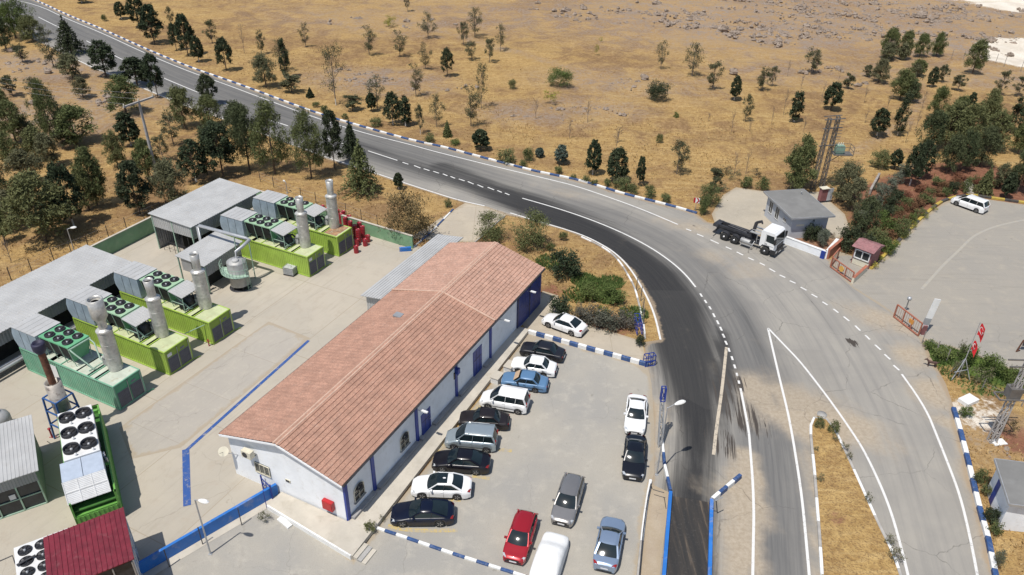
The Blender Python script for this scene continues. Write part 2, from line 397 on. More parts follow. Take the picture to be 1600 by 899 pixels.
def gmask(p):
    px = np.zeros((len(p), 4))
    rock = np.zeros(len(p))
    for (x, y, r, v) in [(1000, 12, 22, .6), (1150, 30, 30, 1), (1300, 25, 32, 1), (1450, 15, 35, 1), (1560, 10, 30, 1), (1130, 52, 9, 1), (1220, 68, 8, .8), (1560, 70, 16, 1), (1580, 120, 10, .7), (1330, 48, 22, .9), (1250, 60, 12, .9), (900, 22, 10, .6), (590, 125, 7, .9), (830, 178, 5, .7), (930, 125, 6, .7), (920, 168, 5, .7), (80, 105, 8, .9), (55, 185, 8, .8), (150, 155, 8, .7), (560, 30, 14, .45), (790, 25, 16, .6), (20, 95, 6, .8), (980, 130, 9, .5), (1300, 110, 10, .5), (1230, 112, 9, .5), (640, 35, 10, .5), (720, 5, 30, .3), (1540, 680, 3.2, .6)]:
        rock = np.maximum(rock, blob(p, x, y, r, .6, 1.8, -12)*v)
    rock = np.maximum(rock, band(p, [(560, 20), (640, 34), (700, 52), (760, 70), (830, 88), (900, 108), (960, 122), (1020, 130), (1100, 128)], 1.0, .75, .8))
    rock = np.maximum(rock, band(p, [(1330, 240), (1372, 215), (1420, 190), (1440, 150)], .7, .6, .6))
    rock = np.maximum(rock, band(p, [(380, 10), (500, 24), (600, 50), (690, 60)], .9, .5, .8))
    soil = np.zeros(len(p))
    for (x, y, r, v) in [(1395, 310, 5, 1), (1420, 318, 5, 1), (1372, 345, 3.5, 1), (1455, 300, 7, 1), (1540, 285, 8, .9), (1590, 300, 7, .9), (1480, 285, 7, .8), (1375, 400, 3, .7), (1266, 380, 2, 1), (1285, 378, 3, 1), (1300, 380, 2, .7), (60, 310, 9, .0), (640, 380, 2.5, .5), (1310, 812, 1.2, .42), (1420, 340, 4, 1), (860, 455, 2, .6), (1590, 690, 3, .6), (950, 510, 3, .6), (700, 330, 3, .4), (780, 385, 3, .5), (820, 330, 3, .3), (490, 285, 5, .35), (1230, 340, 6, .4)]:
        soil = np.maximum(soil, blob(p, x, y, r, .5)*v)
    green = np.zeros(len(p))
    for (x, y, r, v) in [(932, 450, 1.7, .9), (912, 438, 1.0, .8), (955, 442, 1.0, .7), (950, 462, 1.0, .7), (856, 410, 1.0, .6), (905, 468, 1.0, .6), (990, 495, 1.2, .8), (1455, 545, 2.4, .9), (1475, 560, 1.8, .8), (1550, 575, 2.8, .8), (1585, 590, 2.8, .7), (1520, 560, 2, .8), (1515, 610, 1, .6), (1590, 712, .7, .9), (820, 405, 1.5, .5)]:
        green = np.maximum(green, blob(p, x, y, r, .5, 1.3)*v)
    pale = np.zeros(len(p))
    for (x, y, r, v) in [(1655, -5, 26, 1), (1600, 8, 10, 1), (1650, 80, 12, 1), (1608, 93, 7, 1), (1505, 640, 3, .45), (1520, 660, 2, .5)]:
        pale = np.maximum(pale, blob(p, x, y, r, .25, 1.4)*v)
    return np.column_stack([rock, soil, green, pale])
GM = gmask(pts)
gz = np.zeros(len(pts))
ny, nx = X.shape
idx = np.arange(nx*ny).reshape(ny, nx)
fs = np.column_stack([idx[:-1, :-1].ravel(), idx[:-1, 1:].ravel(), idx[1:, 1:].ravel(), idx[1:, :-1].ravel()])
me = bpy.data.meshes.new('ground'); me.from_pydata([(float(a), float(b), -0.02) for a, b in pts], [], fs.tolist())
at = me.attributes.new('gm', 'FLOAT_COLOR', 'POINT'); at.data.foreach_set('color', GM.astype(np.float32).ravel())
me.materials.append(ground_mat()); ground = bpy.data.objects.new('ground', me); col.objects.link(ground); ground['kind'] = 'structure'

# ------------------------------------------------------------------ road
def road_mat():
    m, t, b = newmat('worn_asphalt'); b.inputs['Roughness'].default_value = .85; b.inputs['Specular IOR Level'].default_value = .25
    g = t.nodes.new('ShaderNodeNewGeometry').outputs['Position']
    a = attr(t, 'rd'); sep = t.nodes.new('ShaderNodeSeparateColor'); t.links.new(a.outputs['Color'], sep.inputs[0])
    dark, mid, dust, skid = sep.outputs[0], sep.outputs[1], sep.outputs[2], a.outputs['Alpha']
    fl = attr(t, 'flow').outputs['Vector']; ed = attr(t, 'edge').outputs['Fac']
    mp = t.nodes.new('ShaderNodeMapping'); mp.inputs['Scale'].default_value = (.04, 1.3, 1); t.links.new(fl, mp.inputs['Vector'])
    st = noise(t, mp.outputs[0], 1.0, 5, .65); 
    mp2 = t.nodes.new('ShaderNodeMapping'); mp2.inputs['Scale'].default_value = (.12, 5, 1); t.links.new(fl, mp2.inputs['Vector'])
    st2 = noise(t, mp2.outputs[0], 1.0, 4, .7, .6)
    n2 = noise(t, g, .25, 5, .6, .3); n3 = noise(t, g, 3, 4, .7); n4 = noise(t, g, 22, 2, .6)
    tan = mix(t, ramp(t, n2, .3, .7), (.285, .268, .238), (.335, .312, .27))
    tan = mix(t, mth(t, 'MULTIPLY', ramp(t, st, .38, .66), .45), tan, (.215, .205, .19))
    midc = mix(t, ramp(t, st2, .3, .7), (.105, .104, .103), (.15, .147, .14))
    c = mix(t, mth(t, 'MULTIPLY', mth(t, 'ADD', mid, mth(t, 'MULTIPLY', mth(t, 'SUBTRACT', st, .5), mth(t, 'MULTIPLY', mid, .9))), 1.0, clamp=True), tan, midc)
    dk = ramp(t, mth(t, 'ADD', dark, mth(t, 'MULTIPLY', mth(t, 'SUBTRACT', mth(t, 'ADD', mth(t, 'MULTIPLY', st, .6), mth(t, 'MULTIPLY', st2, .4)), .5), mth(t, 'MULTIPLY', mth(t, 'SUBTRACT', 1.3, dark), 1.9))), .15, .95)
    darkc = mix(t, ramp(t, st2, .35, .7), (.024, .024, .025), (.036, .035, .034))
    c = mix(t, dk, c, darkc)
    du = ramp(t, mth(t, 'ADD', dust, mth(t, 'MULTIPLY', mth(t, 'SUBTRACT', mth(t, 'ADD', n2, mth(t, 'MULTIPLY', st, .5)), .75), 1.2)), .12, .95)
    c = mix(t, du, c, mix(t, ramp(t, n3, .3, .7), (.33, .27, .195), (.42, .355, .27)))
    sk = ramp(t, mth(t, 'ADD', skid, mth(t, 'MULTIPLY', mth(t, 'SUBTRACT', st2, .5), 3.0)), .75, .95)
    c = mix(t, mth(t, 'MULTIPLY', sk, ramp(t, skid, .05, .3)), c, (.06, .05, .042))
    e2 = ramp(t, mth(t, 'SUBTRACT', ed, mth(t, 'MULTIPLY', mth(t, 'ADD', mth(t, 'MULTIPLY', n2, .6), mth(t, 'MULTIPLY', n3, .4)), 1.9)), -.75, -.35)
    c = mix(t, mth(t, 'MULTIPLY', mth(t, 'SUBTRACT', 1.0, e2), .85), c, (.33, .25, .165))
    c = mix(t, mth(t, 'MULTIPLY', ramp(t, n4, .4, .75), .22), c, (.12, .115, .11))
    c = mix(t, mth(t, 'MULTIPLY', mth(t, 'MULTIPLY', cracks(t, g, .13, .006), ramp(t, n2, .4, .6)), .55), c, (.05, .045, .04))
    pt = t.nodes.new('ShaderNodeTexVoronoi'); pt.inputs['Scale'].default_value = .05; pt.distance = 'CHEBYCHEV'; t.links.new(g, pt.inputs['Vector'])
    sp_ = t.nodes.new('ShaderNodeSeparateColor'); t.links.new(pt.outputs['Color'], sp_.inputs[0]); c = mix(t, mth(t, 'MULTIPLY', ramp(t, sp_.outputs[0], .6, .62), .10), c, (.12, .115, .105))
    t.links.new(c, b.inputs['Base Color']); bump(t, n4, .25, .02, b)
    return m
B1 = [(420, 170), (640, 258), (740, 288), (820, 318), (880, 343), (930, 366), (975, 394), (1020, 433), (1050, 480), (1068, 540), (1082, 600), (1092, 660), (1088, 720), (1080, 770), (1079, 840), (1078, 900), (1078, 1000)]
B1w = [1.6, 2.4, 3.0, 3.4, 3.4, 3.3, 3.3, 3.6, 3.8, 3.5, 2.8, 2.1, 1.9, 1.9, 1.7, 1.7, 1.7]
B1v = [.28, .6, .74, .88, .95, .98, 1, 1, 1, 1, 1, 1, .85, 1, 1, 1, 1]
def road_attr(p):
    dark = band(p, B1, B1w, B1v, 1.7)
    dark = np.maximum(dark, band(p, [(1130, 520), (1132, 600), (1125, 700)], [.8, 1.2, .3], [.8, .8, .5], .5))
    dark = np.maximum(dark, band(p, [(690, 262), (760, 290)], [2.2, 2.2], [.7, .7], .8))
    dark = np.maximum(dark, band(p, [(1000, 350), (1080, 385), (1140, 445), (1180, 520), (1205, 600), (1222, 690), (1229, 790), (1234, 900)], .15, [.05, .25, .4, .45, .45, .4, .35, .3], .35))
    mid = band(p, [(-150, -80), (60, 27), (150, 65), (250, 112), (350, 155), (440, 185), (575, 226), (700, 264), (800, 292)], [6.5, 6.0, 6.0, 6.0, 6.0, 6.0, 6.0, 5, 3], [.8, .85, .85, .9, .9, .9, .85, .75, .4], 1.6)
    mid = np.maximum(mid, band(p, [(780, 300), (860, 318), (950, 340), (1030, 375), (1095, 425), (1140, 490), (1172, 570), (1195, 660), (1208, 760), (1212, 900), (1212, 1000)], [3, 3.2, 3.2, 3.2, 3.2, 3, 2.9, 2.9, 2.6, 2.4, 2.4], [.55, .65, .6, .6, .65, .8, .85, .85, .85, .85, .85], 1.4))
    mid = mid*1.0
    dust = np.zeros(len(p))
    for (x, y, r, v, a) in [(1240, 640, 3.6, .95, 2.2), (1075, 352, 2.0, .6, 2), (1150, 415, 3, .45, 2), (1440, 560, 2.2, .8, 1.3), (1475, 620, 2.2, .9, 1.5), (1380, 500, 2.5, .6, 2), (1160, 800, 2.2, .95, 1), (1150, 870, 2.2, .95, 1), (1018, 585, 1.6, .9, 1), (1022, 640, 1.4, .9, 1), (1030, 700, 1.4, .8, 1), (1135, 760, 1.3, .9, 1), (1255, 720, .5, .6, 3), (1480, 660, 1, .7, 2), (1020, 540, 1.3, .8, 1), (1018, 800, 1.4, .9, 1), (1010, 870, 1.4, .9, 1), (735, 305, 1.6, .3, 1), (920, 350, .8, .6, 4), (880, 300, 1.4, .5, 3)]:
        dust = np.maximum(dust, blob(p, x, y, r, .5, a, -35 if x > 1100 and y < 700 else -80 if y > 560 else -25)*v)
    dust = np.maximum(dust, band(p, [(1160, 720), (1158, 800), (1150, 900), (1150, 1000)], 1.7, .95, .5))
    dust = np.maximum(dust, band(p, [(1258, 640), (1263, 700), (1270, 800), (1276, 900)], .5, .7, .5))
    dust = np.maximum(dust, band(p, [(1495, 660), (1520, 780), (1545, 900)], .6, .7, .6))
    dust = np.maximum(dust, band(p, [(1012, 520), (1030, 600), (1035, 700)], 1.0, .7, .8))
    dust = np.maximum(dust, band(p, [(1118, 655), (1100, 720), (1102, 780)], .3, .45, .4))
    dust *= (1-.95*np.clip(dark*1.3, 0, 1))
    brown = band(p, [(1104, 695), (1098, 775)], .35, .55, .25); brown = np.maximum(brown, band(p, [(1082, 690), (1078, 770)], .3, .5, .25))
    brown *= .4
    dust = np.maximum(dust, brown); 
    skid = np.maximum(blob(p, 1150, 640, 2.0, .4, 2.2, -70), blob(p, 1130, 690, 1.5, .4, 1.8, -70))*.85
    skid = np.maximum(skid, blob(p, 1145, 600, 1.6, .5)*.95)
    for (x, y, r) in [(1270, 470, .26), (1279, 476, .22), (1332, 534, .22), (1341, 543, .22), (1358, 537, .15), (977, 325, .15), (1080, 352, .2), (1092, 361, .2)]:
        skid = np.maximum(skid, blob(p, x, y, r, .3, 1.8, -40)*1.9)
    d, S, D = seg_dist(p, CENTRE)
    return {'rd': np.column_stack([dark, mid, dust, np.clip(skid, 0, 2)]), 'flow': np.column_stack([S, D, 0*D])}
UPK = [(-200, -113), (-50, -43), (57, 2), (105, 25), (160, 47), (232, 80), (300, 108), (350, 125), (400, 143), (450, 162), (500, 180), (537, 191), (575, 202), (625, 216), (662, 225), (692, 231), (747, 246), (797, 259), (835, 269), (865, 275), (895, 281), (925, 289), (972, 304), (1020, 316), (1055, 325), (1089, 335)]
LOW = [(1032, 531), (1025, 500), (1014, 470), (1000, 445), (986, 424), (965, 403), (945, 390), (915, 373), (880, 359), (848, 351), (825, 343), (790, 336), (755, 324), (725, 317), (700, 310), (650, 294), (617, 284), (590, 274), (507, 248), (487, 239), (400, 207), (325, 179), (302, 172), (252, 152), (170, 117), (145, 108), (87, 79), (0, 36), (-80, -8), (-200, -75)]
road_px = UPK + [(1105, 347), (1150, 358), (1225, 378), (1290, 400), (1320, 425), (1395, 482), (1440, 520), (1455, 560), (1478, 600), (1492, 642), (1499, 674), (1509, 711), (1517, 744), (1530, 799), (1542, 839), (1550, 879), (1562, 930), (1590, 1050), (1010, 1050), (1003, 899), (1010, 800), (1016, 740), (1014, 640), (1010, 575), (1006, 535)] + LOW
ROADM = road_mat()
sheet('road', PL(road_px), 0.004, ROADM, .8, road_attr)
# ------------------------------------------------------------------ other paving
def pave_mat(name, c1, c2, c3=None, sc=.3, joint=None, jc=(.25, .22, .18), streak=0.0, fine=.25, edge=True, rough=.9):
    m, t, b = newmat(name); b.inputs['Roughness'].default_value = rough; b.inputs['Specular IOR Level'].default_value = .25
    g = t.nodes.new('ShaderNodeTexCoord').outputs['Object']
    n1 = noise(t, g, sc, 5, .6, .4); n2 = noise(t, g, sc*6, 5, .7); n3 = noise(t, g, 14, 3, .6)
    c = mix(t, ramp(t, n1, .35, .65), c1, c2)
    if joint:
        br = t.nodes.new('ShaderNodeTexBrick'); br.offset = 0; br.inputs['Scale'].default_value = 1
        br.inputs['Brick Width'].default_value = joint[0]; br.inputs['Row Height'].default_value = joint[1]
        br.inputs['Mortar Size'].default_value = joint[2]; br.inputs['Color1'].default_value = (1, 1, 1, 1); br.inputs['Color2'].default_value = (.2, .2, .2, 1)
        br.inputs['Mortar'].default_value = (.5, .5, .5, 1); br.inputs['Bias'].default_value = 0
        t.links.new(g, br.inputs['Vector'])
        c = mix(t, mth(t, 'MULTIPLY', br.outputs['Color'], joint[3]), c, tuple(x*.78 for x in c1))
        c = mix(t, mth(t, 'MULTIPLY', br.outputs['Fac'], .75), c, jc)
    if c3: c = mix(t, mth(t, 'MULTIPLY', ramp(t, n2, .48, .75), .6), c, c3)
    if streak:
        mp = t.nodes.new('ShaderNodeMapping'); mp.inputs['Scale'].default_value = (.08, 1.6, 1); mp.inputs['Rotation'].default_value = (0, 0, streak)
        t.links.new(g, mp.inputs['Vector']); s1 = noise(t, mp.outputs[0], 1.2, 5, .7, 1.0)
        c = mix(t, mth(t, 'MULTIPLY', ramp(t, s1, .5, .75), .45), c, tuple(x*.66 for x in c1))
    c = mix(t, mth(t, 'MULTIPLY', ramp(t, n3, .45, .8), fine), c, tuple(x*.55 for x in c1))
    c = mix(t, mth(t, 'MULTIPLY', mth(t, 'MULTIPLY', cracks(t, g, .17, .006), ramp(t, n1, .45, .6)), .4), c, tuple(x*.5 for x in c1))
    n9 = noise(t, g, .9, 3, .5); c = mix(t, mth(t, 'MULTIPLY', ramp(t, n9, .69, .76), .45), c, tuple(x*.5 for x in c1))
    if edge:
        ed = attr(t, 'edge').outputs['Fac']
        e2 = ramp(t, mth(t, 'SUBTRACT', ed, mth(t, 'MULTIPLY', n2, 1.4)), -.55, -.2)
        c = mix(t, mth(t, 'MULTIPLY', mth(t, 'SUBTRACT', 1.0, e2), .6), c, (.34, .27, .18))
    t.links.new(c, b.inputs['Base Color']); bump(t, n3, .3, .03, b)
    return m
YM = pave_mat('yard_concrete', (.47, .42, .34), (.40, .365, .305), (.36, .31, .245), .12, (11, 7.5, .035, .55), (.30, .25, .18), streak=.15, fine=.15)
ycs = [(-30, 45.6), (15.7, 45.6), (15.7, 49), (38.2, 49), (38.4, 14.8), (37.5, 8), (.5, 8), (.5, 6.5), (-.4, 6.6), (-9.6, 10.1), (-19, 13.3), (-40, 20), (-40, 45.6)]
sheet('yard', [LC(a, b_).xy for a, b_ in ycs], 0.008, YM, 1.5, rot=YAW)
YG = pave_mat('yard_grey_slab', (.41, .375, .32), (.375, .345, .30), (.45, .41, .34), .2, (6, 40, .02, .3), (.28, .24, .19), fine=.2, streak=.1)
sheet('yard_slab', [LC(a, b_).xy for a, b_ in [(0.2, 17.0), (17.3, 17.6), (17.6, 23.2), (-.5, 23.4), (-2.6, 19.5)]], 0.012, YG, 1.2, rot=YAW)
LM = pave_mat('car_park_pavers', (.37, .342, .29), (.305, .292, .265), (.45, .415, .35), .11, None, fine=.4)
sheet('planter_soil', PL([(1222, 377), (1238, 365), (1262, 367), (1300, 373), (1318, 373), (1292, 402)]), .02, pave_mat('planter_earth', (.22, .11, .065), (.28, .16, .10), (.33, .24, .17), .6, fine=.4), .8)
lot = PL([(826, 522), (1012, 573), (1018, 600), (1022, 660), (1022, 740), (1014, 765), (1004, 830), (997, 899), (985, 1060), (600, 1060), (330, 1000), (215, 905), (440, 773), (553, 876), (590, 826), (700, 688), (760, 610)])
sheet('car_park', lot, 0.012, LM, 1.5)
AM = pave_mat('apron_concrete', (.46, .40, .31), (.41, .36, .285), (.36, .3, .23), .25, (5, 4, .03, .3), (.3, .25, .18), fine=.2)
sheet('entrance_apron', PL([(826, 522), (815, 505), (848, 455), (872, 462), (880, 488), (920, 508), (1003, 533), (1012, 573)]), 0.016, AM, 1.2)
sheet('driveway', PL([(703, 378), (640, 372), (690, 340), (727, 317), (757, 323), (792, 336), (770, 352), (742, 379)]), 0.012, AM, 1.2)
RM = pave_mat('gate_yard_pavers', (.335, .308, .262), (.30, .282, .25), (.39, .345, .275), .09, (.24, .12, .008, .2), (.25, .22, .18), streak=1.2, fine=.3)
sheet('gate_yard', PL([(1332, 450), (1294, 412), (1308, 392), (1345, 405), (1365, 420), (1402, 381), (1428, 354), (1452, 333), (1477, 315), (1512, 308), (1552, 313), (1700, 334), (1800, 640), (1600, 585), (1580, 578), (1548, 566), (1517, 552), (1470, 540), (1438, 531), (1397, 492)]), 0.008, RM, 1.5)
GMt = pave_mat('gravel', (.42, .37, .29), (.37, .33, .265), (.47, .42, .34), .2, fine=.5)
sheet('gravel_forecourt', PL([(1118, 352), (1112, 335), (1130, 305), (1150, 293), (1185, 298), (1205, 300), (1280, 300), (1320, 335), (1330, 365), (1318, 372), (1300, 372), (1262, 366), (1238, 364), (1222, 374), (1150, 360)]), 0.012, GMt, 1.0)
sheet('weighbridge_approach', PL([(1012, 754), (1046, 770), (1030, 905), (1012, 1050), (985, 1050), (997, 905)]), 0.018, pave_mat('dusty_verge', (.40, .33, .24), (.36, .29, .21), (.43, .38, .3), .5, fine=.4), .8)
# planted traffic island
ISL = [(1284, 899), (1281, 849), (1276, 786), (1272, 731), (1267, 690), (1266, 665), (1269, 655), (1278, 651), (1288, 653), (1298, 663), (1305, 674), (1325, 716), (1350, 771), (1375, 826), (1397, 869), (1406, 899), (1425, 960), (1290, 960)]
def isl_attr(p): 
    g_ = gmask(p); g_[:, 0] = 0; return {'gm': g_}
ISL_INDEX = len(PAVED)
sheet('traffic_island', PL(ISL), 0.10, ground.data.materials[0], .8, isl_attr)

# gentle relief on the open slopes, flat near anything paved
gp = pts; dmin = np.full(len(gp), 1e9); near = (np.abs(gp[:, 0]) < 400) & (gp[:, 1] < 520) & (gp[:, 1] > 0); q_ = gp[near]
dn = np.full(len(q_), 1e9); ins = np.zeros(len(q_), bool)
for pg in PAVED:
    e_, _, _ = seg_dist(q_, np.vstack([pg, pg[:1]])); dn = np.minimum(dn, e_); a_, b_ = pg, np.roll(pg, -1, 0); k_ = np.zeros(len(q_), bool)
    for (x0, y0), (x1, y1) in zip(a_, b_):
        if y0 == y1: continue
        k_ ^= ((y0 > q_[:, 1]) != (y1 > q_[:, 1])) & (q_[:, 0] < (x1-x0)*(q_[:, 1]-y0)/(y1-y0)+x0)
    ins |= k_
dn[ins] = 0; msk = np.zeros(len(gp)); msk[near] = np.clip((dn-3.0)/6.0, 0, 1)
hz = np.zeros(len(gp)); r9 = np.random.default_rng(4)
for _ in range(40):
    wl = 4.5*4**r9.random(); an = r9.random()*6.28; hz += .022*(wl/6)**.8*np.sin((gp[:, 0]*math.cos(an)+gp[:, 1]*math.sin(an))*2*PI/wl+r9.random()*6.28)
zz = -.02+np.minimum(hz, .25)*msk-.02*msk
co = np.column_stack([gp, zz]).astype(np.float32); ground.data.vertices.foreach_set('co', co.ravel()); ground.data.update()
ground.data.polygons.foreach_set('use_smooth', [True]*len(ground.data.polygons))
# ------------------------------------------------------------------ markings
def ribbon(name, segs, width, z, m, parent=None):
    mb = MB()
    for px in segs:
        pl = PL(px) if not isinstance(px, np.ndarray) else px
        if len(pl) > 2: pl = chaikin(pl, 2)
        L = []; Rr = []
        for i, p in enumerate(pl):
            d = pl[min(i+1, len(pl)-1)]-pl[max(i-1, 0)]; d = d/np.hypot(*d); n = np.array([-d[1], d[0]])*width/2
            L.append(p+n); Rr.append(p-n)
        n = len(pl); vs = [(*q, z) for q in L]+[(*q, z) for q in Rr]
        mb.add(vs, [(n+i, n+i+1, i+1, i) for i in range(n-1)])
    o = mb.build(name, m); o['kind'] = 'structure'; return o
def dashes(a, b):
    return [[p, q] for p, q in zip(a, b)]
solid = [[(-60, -33), (0, -4), (57, 7+0), (105, 30), (160, 52), (232, 86), (300, 114), (350, 131), (400, 150), (500, 187), (575, 210), (637, 225), (675, 236), (747, 254), (800, 267), (860, 281), (900, 291), (950, 308), (1000, 326), (1059, 351)],
  [(87, 77), (145, 106), (170, 115), (252, 150), (302, 170), (325, 177), (400, 205), (487, 237), (507, 245), (590, 272), (617, 281), (650, 292), (700, 308), (725, 315), (757, 322)],
  [(797, 333), (847, 348), (875, 356), (912, 368), (940, 382), (962, 396), (982, 416), (1002, 447), (1017, 477), (1025, 500), (1032, 531)],
  [(135, 64), (182, 89), (200, 97)], [(60, 27), (100, 47)], [(225, 109), (250, 120), (310, 145)], [(350, 161), (378, 172)], [(420, 187), (450, 197)], [(500, 213), (540, 226)], [(575, 236), (621, 251)],
  [(816, 310), (872, 326), (925, 344), (975, 365), (1017, 387), (1050, 410), (1072, 430), (1087, 449)],
  [(1157, 607), (1162, 632), (1170, 673), (1172, 699), (1176, 749), (1178, 799), (1177, 850), (1176, 905), (1174, 1000)],
  [(1200, 514), (1210, 557), (1220, 600), (1230, 640), (1237, 675), (1247, 736), (1254, 786), (1261, 861), (1265, 905), (1270, 1000)],
  [(1200, 513), (1225, 539), (1250, 565), (1275, 597), (1300, 630), (1330, 673), (1350, 704), (1375, 756), (1392, 799), (1405, 844), (1420, 903), (1440, 1000)],
  [(1409, 585), (1432, 617), (1450, 647), (1461, 674), (1481, 724), (1500, 774), (1515, 836), (1528, 903), (1545, 1000)]]
ribbon('road_line', solid, .20, .016, M_['white_line'])
dsh = [(629, 254, 638, 257), (647, 259, 657, 263), (662, 264, 671, 267), (677, 268, 686, 271), (692, 272, 699, 275), (704, 276, 711, 279), (717, 280, 726, 283), (731, 284, 740, 288), (746, 289, 755, 293), (762, 293, 772, 297), (777, 298, 784, 301), (789, 302, 796, 305)]
dsh += [(1094, 459, 1097, 464), (1101, 469, 1104, 474), (1108, 479, 1111, 484), (1114, 490, 1117, 496), (1120, 501, 1123, 507), (1125, 511, 1128, 517), (1129, 522, 1132, 528), (1133, 533, 1136, 539), (1138, 544, 1140, 550), (1143, 557, 1145, 563), (1147, 570, 1149, 576), (1151, 583, 1152, 588), (1154, 595, 1155, 600)]
dsh += [(1072, 358, 1080, 361), (1089, 366, 1099, 370), (1110, 375, 1123, 381), (1134, 386, 1143, 390), (1151, 394, 1161, 399), (1169, 403, 1178, 407), (1187, 411, 1195, 415), (1202, 420, 1211, 425), (1218, 430, 1227, 434), (1234, 439, 1243, 443), (1251, 449, 1260, 454), (1268, 460, 1277, 465), (1285, 472, 1293, 477), (1302, 483, 1310, 489), (1318, 495, 1327, 502), (1336, 509, 1344, 517), (1352, 524, 1359, 531), (1367, 539, 1376, 547), (1382, 554, 1391, 562), (1396, 571, 1405, 579)]
ribbon('dashed_road_line', [[(a, b_), (c, d)] for a, b_, c, d in dsh], .20, .016, M_['white_line'])
ribbon('dusty_road_line', [[(1135, 543), (1131, 582), (1127, 617), (1119, 672), (1115, 711)]], .28, .016, M_['tan_line'])
yl = [LC(a, b_).xy for a, b_ in [(16.9, 17.45), (0.1, 16.35), (-4.1, 11.8)]]
ribbon('blue_floor_line', [np.array([yl[0], yl[1]])], .30, .022, M_['blue_line'])
ribbon('blue_floor_line', [np.array([yl[1]-(yl[1]-yl[2])*-.03, yl[2]])], .55, .026, M_['blue_line'])
ribbon('yellow_bay_line', [[(606, 822), (640, 830), (715, 829)], [(598, 790), (645, 742), (700, 690), (770, 610)], [(690, 780), (720, 782)], [(738, 744), (765, 748)], [(778, 703), (800, 705)]], .35, .02, M_['yellow_line'])
ribbon('drain_line', [[(1440, 452), (1460, 430), (1475, 413), (1500, 390), (1515, 374), (1530, 364), (1560, 352), (1620, 340)]], .3, .014, paint_line('drain_concrete', (.39, .35, .275), (.33, .31, .275), .5))
# ------------------------------------------------------------------ kerbs and low walls
def resample(pl, st):
    L = np.concatenate([[0], np.cumsum(np.hypot(*(pl[1:]-pl[:-1]).T))]); n = max(1, int(round(L[-1]/st)))
    s = np.linspace(0, L[-1], n+1); return np.column_stack([np.interp(s, L, pl[:, 0]), np.interp(s, L, pl[:, 1])])
def kerb(name, path, wdt, hgt, mats, stripe=2.2, sub=2, z0=-.03, smooth=2, off=0.0, gap=.03):
    pl = PL(path) if not isinstance(path, np.ndarray) else path
    if smooth and len(pl) > 2: pl = chaikin(pl, smooth)
    pl = resample(pl, stripe/sub); mb = MB(); n = len(pl); L = []; Rr = []
    for i in range(n):
        d = pl[min(i+1, n-1)]-pl[max(i-1, 0)]; d = d/np.hypot(*d); q = np.array([-d[1], d[0]])
        L.append(pl[i]+q*(wdt/2+off)); Rr.append(pl[i]-q*(wdt/2-off))
    for i in range(n-1):
        mi = (i//sub) % len(mats)
        a, b_, c, d = L[i], L[i+1], Rr[i+1], Rr[i]
        if i % sub == sub-1: b_ = a+(b_-a)*(1-gap); c = d+(c-d)*(1-gap)
        ch = .03
        ia, ib, ic, id_ = [q_+(m_-q_)/max(1e-6, np.hypot(*(m_-q_)))*ch for q_, m_ in ((a, d), (b_, c), (c, b_), (d, a))]
        vs = [(*a, z0), (*b_, z0), (*c, z0), (*d, z0), (*a, hgt-ch), (*b_, hgt-ch), (*c, hgt-ch), (*d, hgt-ch), (*ia, hgt), (*ib, hgt), (*ic, hgt), (*id_, hgt)]
        mb.add(vs, [(0, 1, 5, 4), (1, 2, 6, 5), (2, 3, 7, 6), (3, 0, 4, 7), (4, 5, 9, 8), (5, 6, 10, 9), (6, 7, 11, 10), (7, 4, 8, 11), (8, 9, 10, 11)], mi)
    return mb.build(name, [M_[m] for m in mats])
KB = ('kerb_white', 'kerb_blue')
kerb('kerb', [(x, y-1) for x, y in UPK[1:]], .32, .22, KB, 1.5)['kind'] = 'structure'
kerb('kerb', [(1489, 640), (1497, 665), (1509, 711), (1517, 744), (1530, 799), (1542, 839), (1550, 879), (1560, 930), (1580, 1010)], .38, .3, ('kerb_blue', 'kerb_white'), 1.5)['kind'] = 'structure'
kerb('kerb', ISL[:13], .22, .16, ('kerb_white', 'kerb_grey'), 2.4)['kind'] = 'structure'
kerb('kerb', ISL[12:17], .22, .16, ('kerb_white', 'kerb_grey'), 2.4)['kind'] = 'structure'
kerb('kerb', [(906, 372), (930, 383), (950, 395), (965, 410), (977, 430), (988, 450), (995, 480), (1001, 505), (1003, 530)], .2, .12, ('kerb_white', 'kerb_grey'), 1.7, off=.3)['kind'] = 'structure'
kerb('kerb', [(1360, 421), (1400, 382), (1426, 354), (1450, 332), (1472, 314), (1512, 305), (1552, 311), (1700, 332)], .4, .28, ('kerb_yellow', 'kerb_black'), 1.7)['kind'] = 'structure'
kerb('kerb', [(645, 388), (672, 365), (690, 347), (708, 328)], .2, .15, ('kerb_white', 'kerb_blue'), 2.0)['kind'] = 'structure'
kerb('kerb', [(742, 379), (758, 366), (772, 352), (788, 339)], .2, .12, ('kerb_grey',), 2.0)['kind'] = 'structure'
tag(kerb('low_wall', [(826, 521), (1013, 573)], .30, .45, ('kerb_white', 'kerb_blue'), .9, 1), 'low white wall striped blue along the top edge of the car park', 'low wall')
tag(kerb('low_wall', [(585, 825), (640, 843), (700, 864), (760, 883), (830, 905), (900, 930)], .22, .18, ('kerb_white', 'kerb_blue'), .9, 1), 'low blue and white kerb wall at the front edge of the car park', 'low wall')
def rail_wall(a, b_, label):
    t = empty('low_wall', P(*a), 0, label, 'low wall'); pa = P(*a); q = P(*b_)-pa; mb = MB()
    mb.bar((0, 0, .10), (q.x, q.y, .10), .3, .26); mb.build('base', M_['kerb_grey'], t)
    return t
kw = kerb('low_wall', [(1016, 754), (1012, 774), (1008, 800), (1004, 830), (997, 899), (985, 1000)], .22, .35, ('kerb_white', 'kerb_white', 'kerb_grey'), 3.0)
tag(kw, 'thin whitewashed low wall between the car park and the weighbridge', 'low wall')
